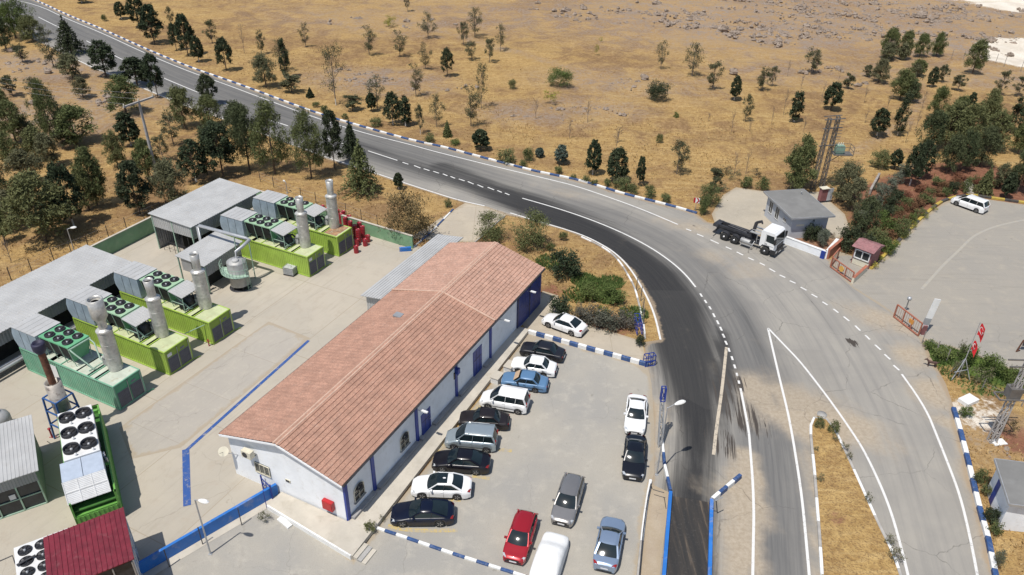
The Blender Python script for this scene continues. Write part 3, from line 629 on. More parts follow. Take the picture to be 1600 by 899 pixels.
# pipe rail beside that wall
def world_bars(name, segs, r, m, label=None, cat=None, parent=None, n=6, group=None):
    o0 = segs[0][0]; mb = MB()
    for s_ in segs: mb.tube([tuple(Vector(p)-Vector(o0)) for p in s_], r, n)
    o = mb.build(name, M_[m], parent, tuple(o0)); 
    return tag(o, label, cat, group)
world_bars('pipe_rail', [[P(1017, 756, .5), P(1013, 774, .5), P(1009, 800, .45), P(1005, 830, .5), P(999, 899, .45), P(988, 990, .5)], [P(1017, 756, -.02), P(1017, 756, .9)], [P(1009, 800, -.02), P(1009, 800, .5)], [P(999, 899, -.02), P(999, 899, .5)]], .035, 'dark', 'dark pipe rail running along the thin low wall', 'rail')

# ------------------------------------------------------------------ main building with tiled roof
BL, BW = 34.0, 11.4          # length, width
EZ, RZ = 4.45, 5.95
hall = empty('tiled_hall', YARD[0], YARD[1], 'long white hall with a pink tiled gable roof and blue pilasters beside the car park', 'building')
mb = MB()
inner = [(0, 0.0), (BL-.4, 0.0), (BL-.4, BW-.5), (0, BW-.5)]
z1 = EZ-.05
bw = BW-.5; xr = BL-.4; rb = bw/2; wt = lambda b_: z1+(RZ-EZ)*(1-abs(b_-rb)/rb)-.02
vs = [(.12, 0, 0), (xr, 0, 0), (xr, bw, 0), (.12, bw, 0), (.12, 0, z1), (xr, 0, z1), (xr, bw, z1), (.12, bw, z1), (.12, rb, RZ-.12), (xr, rb, RZ-.12)]
mb.add(vs, [(0, 1, 5, 4), (1, 2, 6, 9, 5), (2, 3, 7, 6), (3, 0, 4, 8, 7)])
mb.build('wall', M_['wall_white'], hall)
# tiled roof: stepped courses with waves
def tile_slope(mb, x0, x1, side):
    n_c = 15; k = int((x1-x0)/.115)
    e0 = -.28 if side < 0 else BW-.22; rbx = rb+.0
    slope_h = RZ-EZ+.08
    for c in range(n_c):
        t0, t1 = c/n_c, (c+1)/n_c
        ya, yb = e0+(rbx-e0)*t0, e0+(rbx-e0)*t1; za = EZ+.02+slope_h*t0; zb = EZ+.02+slope_h*t1
        step = .07; vs = []
        for (y, z, w_) in ((ya, za-.03, 1), (ya, za+step, 1), (yb, zb+.008, 1)):
            for i in range(k+1):
                x = x0+(x1-x0)*i/k; vs.append((x, y, z+.010*math.sin(i*PI/2.0*1.0+.4)))
        fs = []
        for r_ in range(2):
            for i in range(k):
                q = (r_*(k+1)+i, r_*(k+1)+i+1, (r_+1)*(k+1)+i+1, (r_+1)*(k+1)+i)
                fs.append(q if side < 0 else tuple(reversed(q)))
        mb.add(vs, fs, 0)
M_['tile'] = mat('clay_tile_sheet', (.42, .235, .165), .8, var=.16, scale=.9, dirt=(.46, .32, .25), dirt_amt=.5, fine=.45, bscale=9)
M_['tile2'] = mat('faded_clay_tile_sheet', (.465, .275, .20), .75, var=.12, scale=.9, dirt=(.52, .38, .31), dirt_amt=.6, fine=.35, bscale=4.5)
M_['ridge'] = mat('ridge_tile', (.52, .35, .26), .75, var=.12, scale=2)
mb = MB(); tile_slope(mb, -.38, 22.75, -1); tile_slope(mb, -.38, 22.75, 1)
roof = mb.build('roof', M_['tile'], hall)
mb = MB(); tile_slope(mb, 22.80, BL-.1, -1); tile_slope(mb, 22.80, BL-.1, 1); mb.build('roof', M_['tile2'], hall)
mb = MB(); mb.tube([(-.40, rb-.16, RZ+.06), (BL-.08, rb-.16, RZ+.06)], .09, 8); mb.tube([(-.40, rb+.16, RZ+.06), (BL-.08, rb+.16, RZ+.06)], .09, 8)
mb.build('ridge_cap', M_['ridge'], hall)
mb = MB(); mb.bar((22.77, rb, RZ+.12), (22.77, -.26, EZ+.16), .2, .08); mb.bar((22.77, rb, RZ+.12), (22.77, BW-.2, EZ+.16), .2, .08); mb.build('roof_seam', M_['ridge'], hall)
# soffit, fascia, gutters
mb = MB(); mb.poly([(-.37, -.26, EZ-.06), (BL-.1, -.26, EZ-.06), (BL-.1, rb, RZ-.05), (-.37, rb, RZ-.05)]); mb.poly([(-.37, BW-.24, EZ-.06), (-.37, rb, RZ-.05), (BL-.1, rb, RZ-.05), (BL-.1, BW-.24, EZ-.06)])
mb.bar((-.39, -.28, EZ-.08), (-.39, rb, RZ-.06), .05, .16); mb.bar((-.39, BW-.22, EZ-.08), (-.39, rb, RZ-.06), .05, .16)
mb.build('soffit', M_['wall_white'], hall)
mb = MB(); mb.bar((-.3, -.33, EZ-.05), (BL-.1, -.33, EZ-.05), .12, .10); mb.bar((-.3, BW-.16, EZ-.05), (BL-.1, BW-.16, EZ-.05), .12, .10); mb.build('gutter', M_['dark'], hall)
for x in (.09, 3.45, 9.5, 15.9, 22.3):
    mb = MB(); 
    if x < .2: mb.box(.07, .40, -.08, -.002, 0, z1); mb.box(.07, .118, 0, .10, 0, z1)
    else: mb.box(x-.18, x+.18, -.10, -.002, 0, z1)
    mb.build('pilaster', M_['blue'], hall)
# doors and windows on the car park side
def door(x, w_, h, y=-.05, z0=.4, name='door'):
    mb = MB(); mb.box(x, x+w_, y, .04, z0, z0+h)
    for k in range(1, int(w_/.55)+1):
        if k*.55 < w_-.1: mb.box(x+k*.55, x+k*.55+.02, y-.012, y+.01, z0+.08, z0+h-.08, 1)
    mb.box(x+.06, x+w_-.06, y-.015, y+.01, z0+h*.62, z0+h*.64, 1)
    d = mb.build(name, [M_['blue_door'], M_['dark']], hall)
    mb = MB(); mb.box(x+w_-.25, x+w_-.1, y-.07, y-.03, z0+1.0, z0+1.05); mb.build('handle', M_['galv'], d)
door(10.2, 1.4, 2.2); door(19.0, 1.6, 2.8)
mb = MB(); mb.box(28.0, 33.55, -.1, .02, .2, 4.1)
for k in range(1, 22): mb.box(28.0+k*.25, 28.02+k*.25, -.125, -.09, .25, 4.05, 1)
mb.box(27.94, 28.06, -.14, -.1, .2, 4.1, 1); mb.box(30.7, 30.8, -.14, -.1, .2, 4.1, 1)
mb.build('sliding_door', [M_['blue_door'], M_['dark']], hall)
def awin(x, w_=1.15, z0=1.35, h=1.0):
    """arched double window with grille"""
    mb = MB(); n = 9; r_ = w_/2
    pts = [(x, -.03, z0), (x+w_, -.03, z0)]+[(x+r_+r_*math.cos(PI*k/n), -.03, z0+h+r_*.75*math.sin(PI*k/n)) for k in range(n+1)]
    mb.add(pts, [tuple(range(len(pts)))], 0)
    wdw = mb.build('window', M_['glass_dark'], hall)
    mb = MB()
    for a, b_ in zip(pts[2:-1], pts[3:]): mb.bar((a[0], -.06, a[2]), (b_[0], -.06, b_[2]), .07, .07)
    for xx in (x, x+w_/2, x+w_): mb.bar((xx, -.06, z0), (xx, -.06, z0+h+(.3 if xx == x+w_/2 else 0)), .06, .06)
    for zz in (z0, z0+h, z0+h*.5): mb.bar((x, -.06, zz), (x+w_, -.06, zz), .05, .05)
    mb.build('frame', M_['ivory'], wdw)
    mb = MB(); mb.tube([(x+r_+.3*math.cos(k*PI/5), -.16, z0+h+.22+.26*math.sin(k*PI/5)) for k in range(11)], .07, 6); mb.tube([(x+r_, -.16, z0+h+.2), (x+r_+.1, -.16, z0+h+.3)], .08, 6)
    for k in range(7): mb.bar((x+.1+k*(w_-.2)/6, -.12, z0+.05), (x+.1+k*(w_-.2)/6, -.12, z0+h-.1), .018, .018)
    mb.build('grille', M_['dark'], wdw)
    mb = MB(); mb.box(x-.1, x+w_+.1, -.16, -.003, z0-.1, z0-.02); mb.build('sill', M_['plinth'], wdw)
awin(1.05); awin(7.1)
mb = MB(); mb.box(15.55, 16.3, -.06, .02, 2.6, 3.3); mb.build('window', M_['glass_dark'], hall)
mb = MB(); mb.box(16.9, 17.3, -.35, -.01, 3.0, 3.7) if False else mb.box(15.75, 16.1, -.35, -.11, 3.1, 3.65); mb.build('switch_box', M_['blue'], hall)
# plinth seats along the wall
for (a0, a1) in ((.35, 3.2), (3.65, 9.3), (9.7, 10.1), (11.8, 15.7), (16.1, 18.9), (20.8, 22.1)):
    mb = MB(); mb.box(a0, a1, -.42, -.003, .39, .62); mb.build('plinth', M_['plinth'], hall)
# front gable: barred window, small vent
mb = MB(); mb.box(.07, .14, 7.1, 8.5, 1.5, 2.45); gw = mb.build('window', M_['glass_dark'], hall)
mb = MB()
for k in range(4): mb.bar((.03, 7.1+k*1.4/3, 1.5), (.03, 7.1+k*1.4/3, 2.45), .06, .06)
for k in range(14): mb.bar((.0, 7.15+k*.1, 1.5), (.0, 7.15+k*.1, 2.45), .012, .012)
mb.bar((.03, 7.05, 1.48), (.03, 8.55, 1.48), .08, .08); mb.bar((.03, 7.05, 2.45), (.03, 8.55, 2.45), .05, .05); mb.build('frame', M_['ivory'], gw)
mb = MB(); mb.box(.06, .117, 5.15, 5.6, 1.75, 2.0); mb.build('vent', M_['ivory'], hall)
mb = MB(); mb.box(.05, .059, 5.2, 5.55, 1.78, 1.97); mb.build('vent_slot', M_['dark'], hall)
mb = MB(); mb.box(17.6, 18.3, rb+1.3, rb+2.1, RZ-.32, RZ-.18); mb.build('roof_hatch', M_['sheet_dark'], hall)
for a in (9.6, 24.2, 30.0):
    t = empty('wall_lamp', LC(a, -.1, 3.75), YAW, {9.6: 'white wall lamp above the blue door nearest the arched windows', 24.2: 'white wall lamp under the roof seam beside the car park', 30.0: 'white wall lamp over the big blue sliding door'}[a], 'lamp', 'wall lamps of the tiled hall')
    mb = MB(); mb.tube([(0, .1, 0), (0, -.5, .12)], .025, 6); mb.build('arm', M_['galv'], t)
    mb = MB(); mb.box(-.1, .1, -1.0, -.45, .08, .18); mb.lathe((0, -.75, .03), [(.06, 0), (.14, .04), (.1, .1)], 10); mb.build('lamp_head', M_['plastic_w'], t)
# platform (pavement) round two sides
mb = MB()
plat = [(-2.35, -2.2), (28.4, -1.25), (28.4, -.002), (-.002, -.002), (-.002, 6.2), (-1.55, 6.2)]
mb.prism(plat, 0.0, .40)
pl_o = mb.build('pavement', M_['conc'], None, *YARD); pl_o['kind'] = 'structure'
mb = MB(); mb.bar((-2.38, -2.1, .22), (-1.55, 6.2, .22), .12, .46); ed = mb.build('pavement_edge', M_['kerb_white'], None, *YARD); ed['kind'] = 'structure'
stp = empty('steps', LC(-1.7, -2.2), YAW, 'three concrete steps at the corner of the raised pavement below the gable', 'steps')
for k in range(3):
    mb = MB(); mb.box(-.6, .75, -.35*(k+1), -.35*k-.003, 0.0, .30-.1*k); mb.build('step', M_['conc_grey'] if k == 1 else M_['conc'], stp)
for (x, y) in ((796, 566), (776, 583)):
    t = MB(); t.box(-.55, .55, -.4, .35, 0, .62); t.box(-.6, .6, -.45, .4, .62, .68, 1)
    tag(t.build('concrete_block', [M_['kerb_white'], M_['conc']], None, P(x, y+12, 0), YAW), 'white painted block on the pavement edge beside the '+('white and black old saloons' if y < 570 else 'blue old saloon'), 'block')
tag((lambda m_: m_.build('concrete_step', M_['kerb_white'], None, P(445, 818), YAW+1.35))((lambda m_: (m_.box(-.65, .65, -.2, .2, 0, .16), m_)[1])(MB())), 'low white block step below the whitewashed terrace edge', 'step')
# red box, dish, air conditioner
rbx = empty('hose_cabinet', LC(.1, 1.55, .95), YAW, 'red fire hose cabinet on the white gable wall near the corner', 'cabinet')
mb = MB(); mb.box(-.32, -.005, -.45, .45, 0, .85); mb.build('box', M_['red_box'], rbx); mb = MB(); mb.box(-.34, -.322, -.4, .4, .05, .8); mb.build('door', M_['red_box'], rbx)
dish = empty('satellite_dish', LC(.05, 10.3, 2.5), YAW, 'cream satellite dish on the left end of the gable wall', 'satellite dish')
mb = MB()
prof = [(.01, 0), (.15, .02), (.28, .07), (.38, .13), (.39, .14)]
mb.lathe((0, 0, 0), prof, 20); o = mb.build('dish', M_['ivory'], dish); o.rotation_euler = (math.radians(35), math.radians(-38), 0); o.location = (-.5, .75, .3)
mb = MB(); mb.tube([(.1, -.1, -.2), (-.3, .35, .1), (-.48, .7, .28)], .03, 6); mb.build('bracket', M_['galv'], dish)
mb = MB(); mb.tube([(-.5, .7, .3), (-1.0, .6, .55)], .015, 5); mb.build('feed_arm', M_['dark'], dish)
ac = empty('air_conditioner', LC(.1, 8.6, 3.25), YAW, 'ivory air conditioning unit bracketed above the barred gable window', 'air conditioner')
mb = MB(); mb.box(-.62, -.2, -.45, .45, 0, .62); mb.build('casing', M_['ivory'], ac)
mb = MB(); mb.lathe((0, 0, 0), [(.24, 0), (.24, .03)], 16); o = mb.build('fan_grille', M_['dark'], ac); o.rotation_euler = (0, -PI/2, 0); o.location = (-.62, .1, .31)
mb = MB(); mb.bar((-.62, -.35, -.03), (0, -.35, -.03), .04); mb.bar((-.62, .35, -.03), (0, .35, -.03), .04); mb.tube([(-.3, .5, .2), (-.25, .75, .1), (-.1, .8, -.3)], .03, 6); mb.build('bracket', M_['dark'], ac)

# ------------------------------------------------------------------ sheet roofs helper
def ribbed_roof(mb, c, mi=0, pitch=.33, rib=.045, thick=.06, along=0):
    """c: four corners (near-left, near-right, far-right, far-left) xyz; ribs run from edge 0-1 to edge 3-2"""
    a, b_, cc, d = [Vector(q) for q in c]
    n = max(2, int((b_-a).length/pitch)); top = []; bot = []
    for i in range(n):
        for t, h in ((0, 0), (.78, 0), (.82, rib), (.96, rib)):
            f = (i+t)/n; top.append((a.lerp(b_, f)+Vector((0, 0, h)), d.lerp(cc, f)+Vector((0, 0, h))))
    top.append((b_, cc)); m = len(top)
    vs = [p for p, _ in top]+[q for _, q in top]
    mb.add(vs, [(i, i+1, m+i+1, m+i) for i in range(m-1)], mi)
    lo = [q-Vector((0, 0, thick)) for q in (a, b_, cc, d)]
    mb.add([a, b_, cc, d]+lo, [(4, 7, 6, 5), (0, 4, 5, 1), (1, 5, 6, 2), (2, 6, 7, 3), (3, 7, 4, 0)], mi)
def shed(name, label, roofc, mats, posts=(), walls=(), cat='canopy', loc=None, rz=None, pitch=.33):
    t = empty(name, loc if loc is not None else YARD[0], YARD[1] if rz is None else rz, label, cat)
    mb = MB(); ribbed_roof(mb, roofc, pitch=pitch); mb.build('roof', M_[mats[0]], t)
    for (x, y, h) in posts:
        mb = MB(); mb.box(x-.06, x+.06, y-.06, y+.06, 0, h); mb.build('post', M_[mats[1]], t)
    for (p, q, z0, zz1, m) in walls:
        d = Vector((q[0]-p[0], q[1]-p[1], 0)); nrm = Vector((d.y, -d.x, 0)).normalized()
        mb = MB(); mb.corr((p[0], p[1], 0), d, d.length, z0, zz1, nrm, .3, .04); mb.build('wall', M_[m], t)
    return t
# side annex with grey roof
shed('lean_to', 'narrow lean-to with a pale blue-grey metal roof along the back of the tiled hall', [(22.0, 14.6, 3.3), (22.0, 11.2, 3.75), (36.9, 11.2, 3.75), (36.9, 14.6, 3.3)], ('sheet', 'pipe_green'),
     [], [((22.4, 14.2), (22.4, 11.2), 0, 3.3, 'sheet'), ((36.6, 14.2), (22.4, 14.2), 0, 3.22, 'sheet')], 'lean-to')
cn1 = shed('sheet_metal_shed', 'long grey ribbed metal shed behind the three lower generator containers', [(-14, 38.65, 4.0), (15.2, 38.75, 4.0), (15.2, 45.7, 4.25), (-14, 45.3, 4.25)], ('sheet', 'pipe_green'), [],
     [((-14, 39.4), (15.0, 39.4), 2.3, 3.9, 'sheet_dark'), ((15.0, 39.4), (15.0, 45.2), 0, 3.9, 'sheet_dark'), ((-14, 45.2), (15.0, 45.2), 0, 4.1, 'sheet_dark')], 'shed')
mb = MB(); mb.box(-14, 14.9, 40.8, 41.0, 0, 2.3); mb.build('interior_shade_sheet', M_['black'], cn1)  # black sheet behind the open front stands in for the shaded interior
cn2 = shed('sheet_metal_shed', 'grey ribbed metal shed behind the two upper generator containers', [(23.1, 38.5, 4.5), (34.2, 38.4, 4.5), (34.4, 45.3, 4.7), (23.1, 45.2, 4.7)], ('sheet', 'pipe_green'),
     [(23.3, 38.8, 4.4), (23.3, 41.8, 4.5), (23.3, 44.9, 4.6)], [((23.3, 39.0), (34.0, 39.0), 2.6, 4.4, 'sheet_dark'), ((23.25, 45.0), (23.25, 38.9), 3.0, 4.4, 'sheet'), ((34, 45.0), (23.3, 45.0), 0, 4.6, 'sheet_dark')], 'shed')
mb = MB()
for k in range(8): mb.bar((23.3+k*.0, 38.8+k*.88, 0.0), (23.3, 38.8+k*.88, 3.0), .04)
mb.bar((23.3, 38.8, 1.4), (23.3, 44.9, 1.4), .04); mb.build('mesh_side', M_['dark'], cn2)
mb = MB(); mb.box(23.6, 34, 41.0, 41.2, 0, 2.6); mb.build('interior_shade_sheet', M_['black'], cn2)  # upper shed's inner darkness, put in as a black sheet
cn3 = shed('sheet_metal_shed', 'small grey sheet metal shed beside the round steel tank', [(18.6, 32.2, 3.5), (24.75, 32.6, 3.5), (24.75, 36.7, 3.7), (18.6, 36.4, 3.7)], ('sheet', 'pipe_green'), [(18.8, 32.4, 3.4), (18.8, 36.2, 3.6), (24.4, 36.4, 3.6)],
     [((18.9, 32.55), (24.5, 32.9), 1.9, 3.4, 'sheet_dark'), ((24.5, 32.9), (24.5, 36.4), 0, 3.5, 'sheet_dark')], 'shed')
mb = MB(); mb.box(19.0, 24.3, 33.6, 33.7, 0, 1.9); mb.build('interior_shade_sheet', M_['black'], cn3)  # black sheet added as the shade inside the small shed
# ------------------------------------------------------------------ generator containers
def fan_mb(mb, x, y, z, r, mi_ring=0, mi_hub=1, h=.16):
    mb.lathe((x, y, z), [(r, 0), (r, h), (r*.9, h), (r*.88, .02)], 18, mi_ring)
    mb.add([(x+r*.89*math.cos(t*PI/9), y+r*.89*math.sin(t*PI/9), z+.03) for t in range(18)], [tuple(range(18))], mi_ring)
    for k in range(6):
        a = k*PI/3; a2 = a+.55
        mb.add([(x+.12*r*math.cos(a), y+.12*r*math.sin(a), z+.05), (x+.85*r*math.cos(a), y+.85*r*math.sin(a), z+.12), (x+.85*r*math.cos(a2), y+.85*r*math.sin(a2), z+.06), (x+.15*r*math.cos(a2), y+.15*r*math.sin(a2), z+.05)], [(0, 1, 2, 3)], mi_ring)
    mb.lathe((x, y, z+.04), [(r*.2, 0), (r*.2, .1), (.01, .14)], 10, mi_hub)
def chimney(parent, x, y, z, hb, ht, rb_=.62, rt=.38, cap=False, flare=False, elbow=True):
    c = MB(); n = 22
    c.lathe((x, y, z), [(rb_, 0), (rb_, hb)], n)
    for q_ in (.33, .66, .985): c.lathe((x, y, z+hb*q_), [(rb_+.002, 0), (rb_+.012 if q_ < .9 else rb_+.06, .01), (rb_+.012 if q_ < .9 else rb_+.06, .035 if q_ < .9 else .07), (rb_+.002, .045 if q_ < .9 else .08)], n, sm=False)
    c.lathe((x, y, z), [(rb_, hb+.06), (rt, hb+.2)], n, sm=False)
    if flare: prof = [(rt*.95, hb+.22), (rt*.95, hb+.8), (rt*1.1, hb+1.0), (rt*1.7, hb+1.35), (rt*1.7, hb+ht), (rt*1.4, hb+ht+.02), (rt*1.4, hb+ht-.3)]
    else: prof = [(rt, hb+.2), (rt, hb+.9), (rt*1.16, hb+ht), (rt*1.02, hb+ht), (rt*1.0, hb+ht-.4)]
    c.lathe((x, y, z), prof, n)
    c.lathe((x, y, z), [(rt*1.0, hb+ht-.3), (.01, hb+ht-.3)], n)
    o = c.build('exhaust_silencer', M_['steel'], parent)
    if elbow:
        e = MB(); e.tube([(x, y+.55, z+1.0), (x, y+.95, z+.95), (x, y+1.12, z+.7), (x, y+1.15, z-.02)], .28, 12); e.build('exhaust_elbow', M_['steel_dull'], o)
    return o
def genset(a0, body, doorm, topm, ck, label, canopy=True, sign=False, tint=None):
    g = empty('generator_container', LC(a0, 25.1), YAW, label, 'generator', 'containerised generators in the concrete yard')
    W, L, Hh = 2.85, 12.2, 2.62
    mb = MB(); fr = .12
    for (x, y) in ((0, 0), (W-fr, 0), (0, L-fr), (W-fr, L-fr)): mb.box(x, x+fr, y, y+fr, 0.02, Hh)
    for z in (0.02, Hh-fr): mb.box(0.0, fr, fr, L-fr, z, z+fr); mb.box(W-fr, W, fr, L-fr, z, z+fr); mb.box(fr, W-fr, 0, fr, z, z+fr); mb.box(fr, W-fr, L-fr, L, z, z+fr)
    mb.corr((.03, L-fr, 0), (0, -1, 0), L-2*fr, .12, Hh-fr, (-1, 0, 0), .27, .05); mb.corr((W-.03, fr, 0), (0, 1, 0), L-2*fr, .12, Hh-fr, (1, 0, 0), .27, .05)
    mb.corr((W-fr, L-.03, 0), (-1, 0, 0), W-2*fr, .12, Hh-fr, (0, 1, 0), .27, .05)
    mb.box(.08, W-.08, .08, L-.08, .04, .1)
    mb.build('body', M_[body], g)
    if body == 'teal':
        mb = MB(); mb.box(-.03, -.024, 7.4, 9.0, .3, 2.2); mb.build('side_panel', M_['white_metal'], g)
    mb = MB(); mb.box(-.004, .0, .2, L-.2, Hh-.14, Hh-.11); mb.build('rail_shade_strip', M_['dark'], g)  # dark strip put in for the shade under the top side rail
    # roof with open slots
    mb = MB(); ys_ = [(fr, 2.05), (2.45, 3.0), (3.35, 4.55), (4.75, 6.6), (6.75, 7.7), (8.2, 9.3), (9.9, L-fr)]
    for (y0, y1) in ys_: mb.box(fr, W-fr, y0, y1, Hh-.07, Hh-.012)
    mb.build('roof', M_[topm], g)
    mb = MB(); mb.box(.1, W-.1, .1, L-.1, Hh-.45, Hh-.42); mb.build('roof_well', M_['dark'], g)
    mb = MB()
    for y in (2.05, 3.0, 6.6, 9.3): mb.box(.05, W-.05, y-.03, y+.07, Hh, Hh+.07)
    mb.build('roof_rail', M_[body], g)
    # end doors
    for k in range(2):
        x0 = fr+.02+k*(W/2-fr); x1 = x0+W/2-fr-.06
        mb = MB(); mb.box(x0, x1, .02, .07, .16, Hh-.16); d = mb.build('door', M_[doorm], g)
        mb = MB(); mb.box(x0+.08, x1-.05, -.004, .018, .2, 1.75)
        for q in range(13): mb.box(x0+.1, x1-.07, -.02, -.005, .25+q*.115, .29+q*.115, 1)
        mb.build('louvre', [M_['louvre'], M_['dark']], d)
        mb = MB(); mb.bar((x1-.02, -.02, .15), (x1-.02, -.02, Hh-.2), .035); mb.build('lock_bar', M_['galv'], d)
        if sign or k == 1:
            mb = MB(); mb.box(x0+(.3 if k else .12), x0+(.75 if k else .62), .0, .019, 1.9, 2.25 if k == 0 else 2.1); mb.build('sign', M_['white_metal' if k == 0 else 'louvre'], d)
    mb = MB(); mb.box(W+.002, W+.5, -.15, -.05, .0, .06); mb.bar((W+.05, .3, 0), (W+.05, .3, 2.2), .05); mb.bar((W-.02, -.12, .12), (W+.6, -.3, .12), .05); mb.build('step_bracket', M_[doorm], g)
    # cooler
    ck_z = 4.82
    cl = MB(); x0, x1, y0, y1 = .25, 2.38, 5.05, 8.9
    cl.box(x0, x1, y0, y1, ck_z-.12, ck_z); cool = cl.build('cooler', M_['green_rad' if body == 'teal' else 'green_rad_l'], g)
    mb = MB(); 
    mb.add([(x0+.03, y0+.4, ck_z-.12), (x0+.03, y1-.05, ck_z-.12), (x0+.45, y1-.05, 3.1), (x0+.45, y0+.4, 3.1)], [(0, 1, 2, 3)])
    mb.add([(x1-.03, y0+.4, ck_z-.12), (x1-.45, y0+.4, 3.1), (x1-.45, y1-.05, 3.1), (x1-.03, y1-.05, ck_z-.12)], [(0, 1, 2, 3)])
    mb.add([(x0+.03, y1-.05, ck_z-.12), (x1-.03, y1-.05, ck_z-.12), (x1-.45, y1-.05, 3.1), (x0+.45, y1-.05, 3.1)], [(0, 1, 2, 3)])
    mb.build('coil', M_['black'], cool)
    mb = MB(); mb.add([(x0, y0+.02, ck_z-.12), (x1, y0+.02, ck_z-.12), (x1-.25, y0+.35, 3.0), (x0+.25, y0+.35, 3.0)], [(0, 3, 2, 1)]); mb.build('end_panel', M_['green_rad'], cool)
    for x, y in [(x, y) for x in (x0+.02, x1-.02) for y in (y0+.1, y0+1.3, y0+2.5, y1-.08)]:
        mb = MB(); mb.bar((x, y, ck_z-.12), (x+(.28 if x < 1 else -.28), y, 2.62), .055); mb.build('leg', M_['pipe_green'], cool)
    for ix in range(2):
        for iy in range(3):
            mb = MB(); fan_mb(mb, x0+.56+ix*1.02, y0+.75+iy*1.15, ck_z, .43); mb.build('fan', [M_['fan'], M_['galv']], cool)
    mb = MB(); x = x0+.1
    for (xa, xb) in ((x0+.1, x0+.5), (x1-.1, x1-.5)):
        mb.tube([(xa, y0-.1, ck_z-.25), (xa, y0-.6, ck_z-.5), (xb, y0-1.4, 3.2), (xb, y0-1.9, 2.9), (xb+.3, y0-1.9, 2.75)], .07, 8)
    mb.tube([(x0, y0-.05, ck_z-.2), (x1, y0-.05, ck_z-.2)], .08, 8); mb.tube([(x0+.2, y0-1.7, 2.85), (x1-.2, y0-1.7, 2.85)], .07, 8)
    mb.build('pipework', M_['pipe_green'], cool)
    # intake duct
    mb = MB(); d0, d1 = 8.98, 12.15; zt = 4.85; ch = .75
    prof = [(d0, 2.7), (d0, zt), (d1, zt), (d1+ch*.45, zt-ch), (d1+ch*.45, 3.4), (d1, 2.7)]
    xa, xb = .02, 2.5; n = len(prof)
    mb.add([(xa, p, q) for p, q in prof]+[(xb, p, q) for p, q in prof], [tuple(range(n)), tuple(reversed(range(n, 2*n)))]+[(i, n+i, n+(i+1) % n, (i+1) % n) for i in range(n)])
    duct = mb.build('air_duct', M_['duct'], g)
    mb = MB(); mb.box(xa-.04, xb+.04, d0-.02, d1+.04, zt+.004, zt+.05)
    for k in range(1, 5): mb.box(xa-.04, xb+.04, d0+k*.64, d0+k*.64+.03, zt+.05, zt+.07)
    mb.build('duct_top', M_['sheet'], duct)
    mb = MB(); 
    for y in (d0+1.1, d0+2.2): mb.box(xa-.012, xa, y, y+.04, 2.75, zt-.02); mb.box(xb, xb+.012, y, y+.04, 2.75, zt-.02)
    mb.build('duct_seam', M_['dark'], duct)
    if canopy:
        mb = MB(); ribbed_roof(mb, [(.1, 3.1, 4.45), (2.5, 3.1, 4.45), (2.5, 4.85, 4.75), (.1, 4.85, 4.75)], pitch=.3); cn = mb.build('canopy', M_['sheet'], g)
        for x in (.2, 2.4):
            mb = MB(); mb.bar((x, 3.2, 4.42), (x, 3.2, 2.62), .06); mb.bar((x, 4.75, 3.6), (x, 3.2, 3.6), .05); mb.build('leg', M_['pipe_green'], cn)
        mb = MB(); rr = random.Random(int(a0)); 
        mb.lathe((1.45, 3.9, 2.66), [(.5, 0), (.62, .3), (.5, .9), (.3, 1.1)], 12); mb.lathe((.75, 4.1, 2.66), [(.3, 0), (.3, .8), (.1, .95)], 10)
        mb.tube([(1.45, 3.9, 3.5), (1.9, 3.5, 3.7), (2.2, 3.3, 3.2), (2.2, 3.0, 2.7)], .12, 8); mb.box(.4, 1.9, 3.5, 3.7, 2.66, 3.1)
        mb.build('turbo_unit', M_['fan'], g)
    chimney(g, ck[0], ck[1], Hh+.03, ck[2], ck[3], flare=ck[4])
    return g
g1 = genset(1.05, 'teal', 'teal_dk', 'teal_top', (2.0, 1.95, 4.1, 3.1, True), 'teal container generator with a flared silver chimney, lowest of the five', canopy=False)
g2 = genset(6.55, 'lime', 'lime_dk', 'lime_top', (2.0, 2.35, 4.1, 1.9, False), 'lime green container generator between the teal one and the middle chimney', sign=True)
g3 = genset(11.95, 'lime', 'lime_dk', 'lime_top', (2.0, 2.35, 4.1, 1.9, False), 'lime green container generator beside the small shed, third counting up from the teal one')
g4 = genset(26.45, 'lime', 'lime_dk', 'lime_top', (2.0, 1.85, 4.1, 1.9, False), 'lime green container generator with the caged tote standing against it', sign=True)
g5 = genset(31.75, 'lime', 'lime_dk', 'lime_top', (2.0, 1.9, 4.0, 1.9, False), 'lime green container generator next to the red oil drums, topmost of the five')
mb = MB(); mb.box(.2, 2.65, .3, 2.0, 2.618, 2.624); mb.build('rust_sheet', mat('rust_stain_sheet', (.30, .17, .09), .9, var=.4, scale=1.2, dirt=(.5, .5, .36), dirt_amt=.9), g5)
# duct pipes behind the lower gensets
world_bars('pipeline', [[LC(-12, 38.0, .9), LC(15, 38.15, .9)], [LC(-12, 38.45, .9), LC(15, 38.6, .9)]], .16, 'galv', 'pair of silver pipes running behind the lower generators', 'pipe', n=10)
world_bars('gas_pipe', [[LC(23.2, 37.5, 1.0), LC(23.2, 37.5, 4.85), LC(23.25, 37.2, 5.0), LC(23.45, 30.6, 5.0), LC(23.45, 30.1, 4.95), LC(22.3, 30.2, 4.6), LC(21.6, 30.4, 4.3), LC(21.35, 30.45, 3.5)]], .19, 'galv', 'grey overhead pipe bending from the small shed to the round tank', 'pipe', n=10)
world_bars('pipe_post', [[LC(23.45, 30.3, 0), LC(23.45, 30.3, 4.85)], [LC(23.2, 32.2, 3.4), LC(23.3, 32.2, 4.9)]], .06, 'pipe_green', 'pale green posts holding up the overhead pipe', 'post')
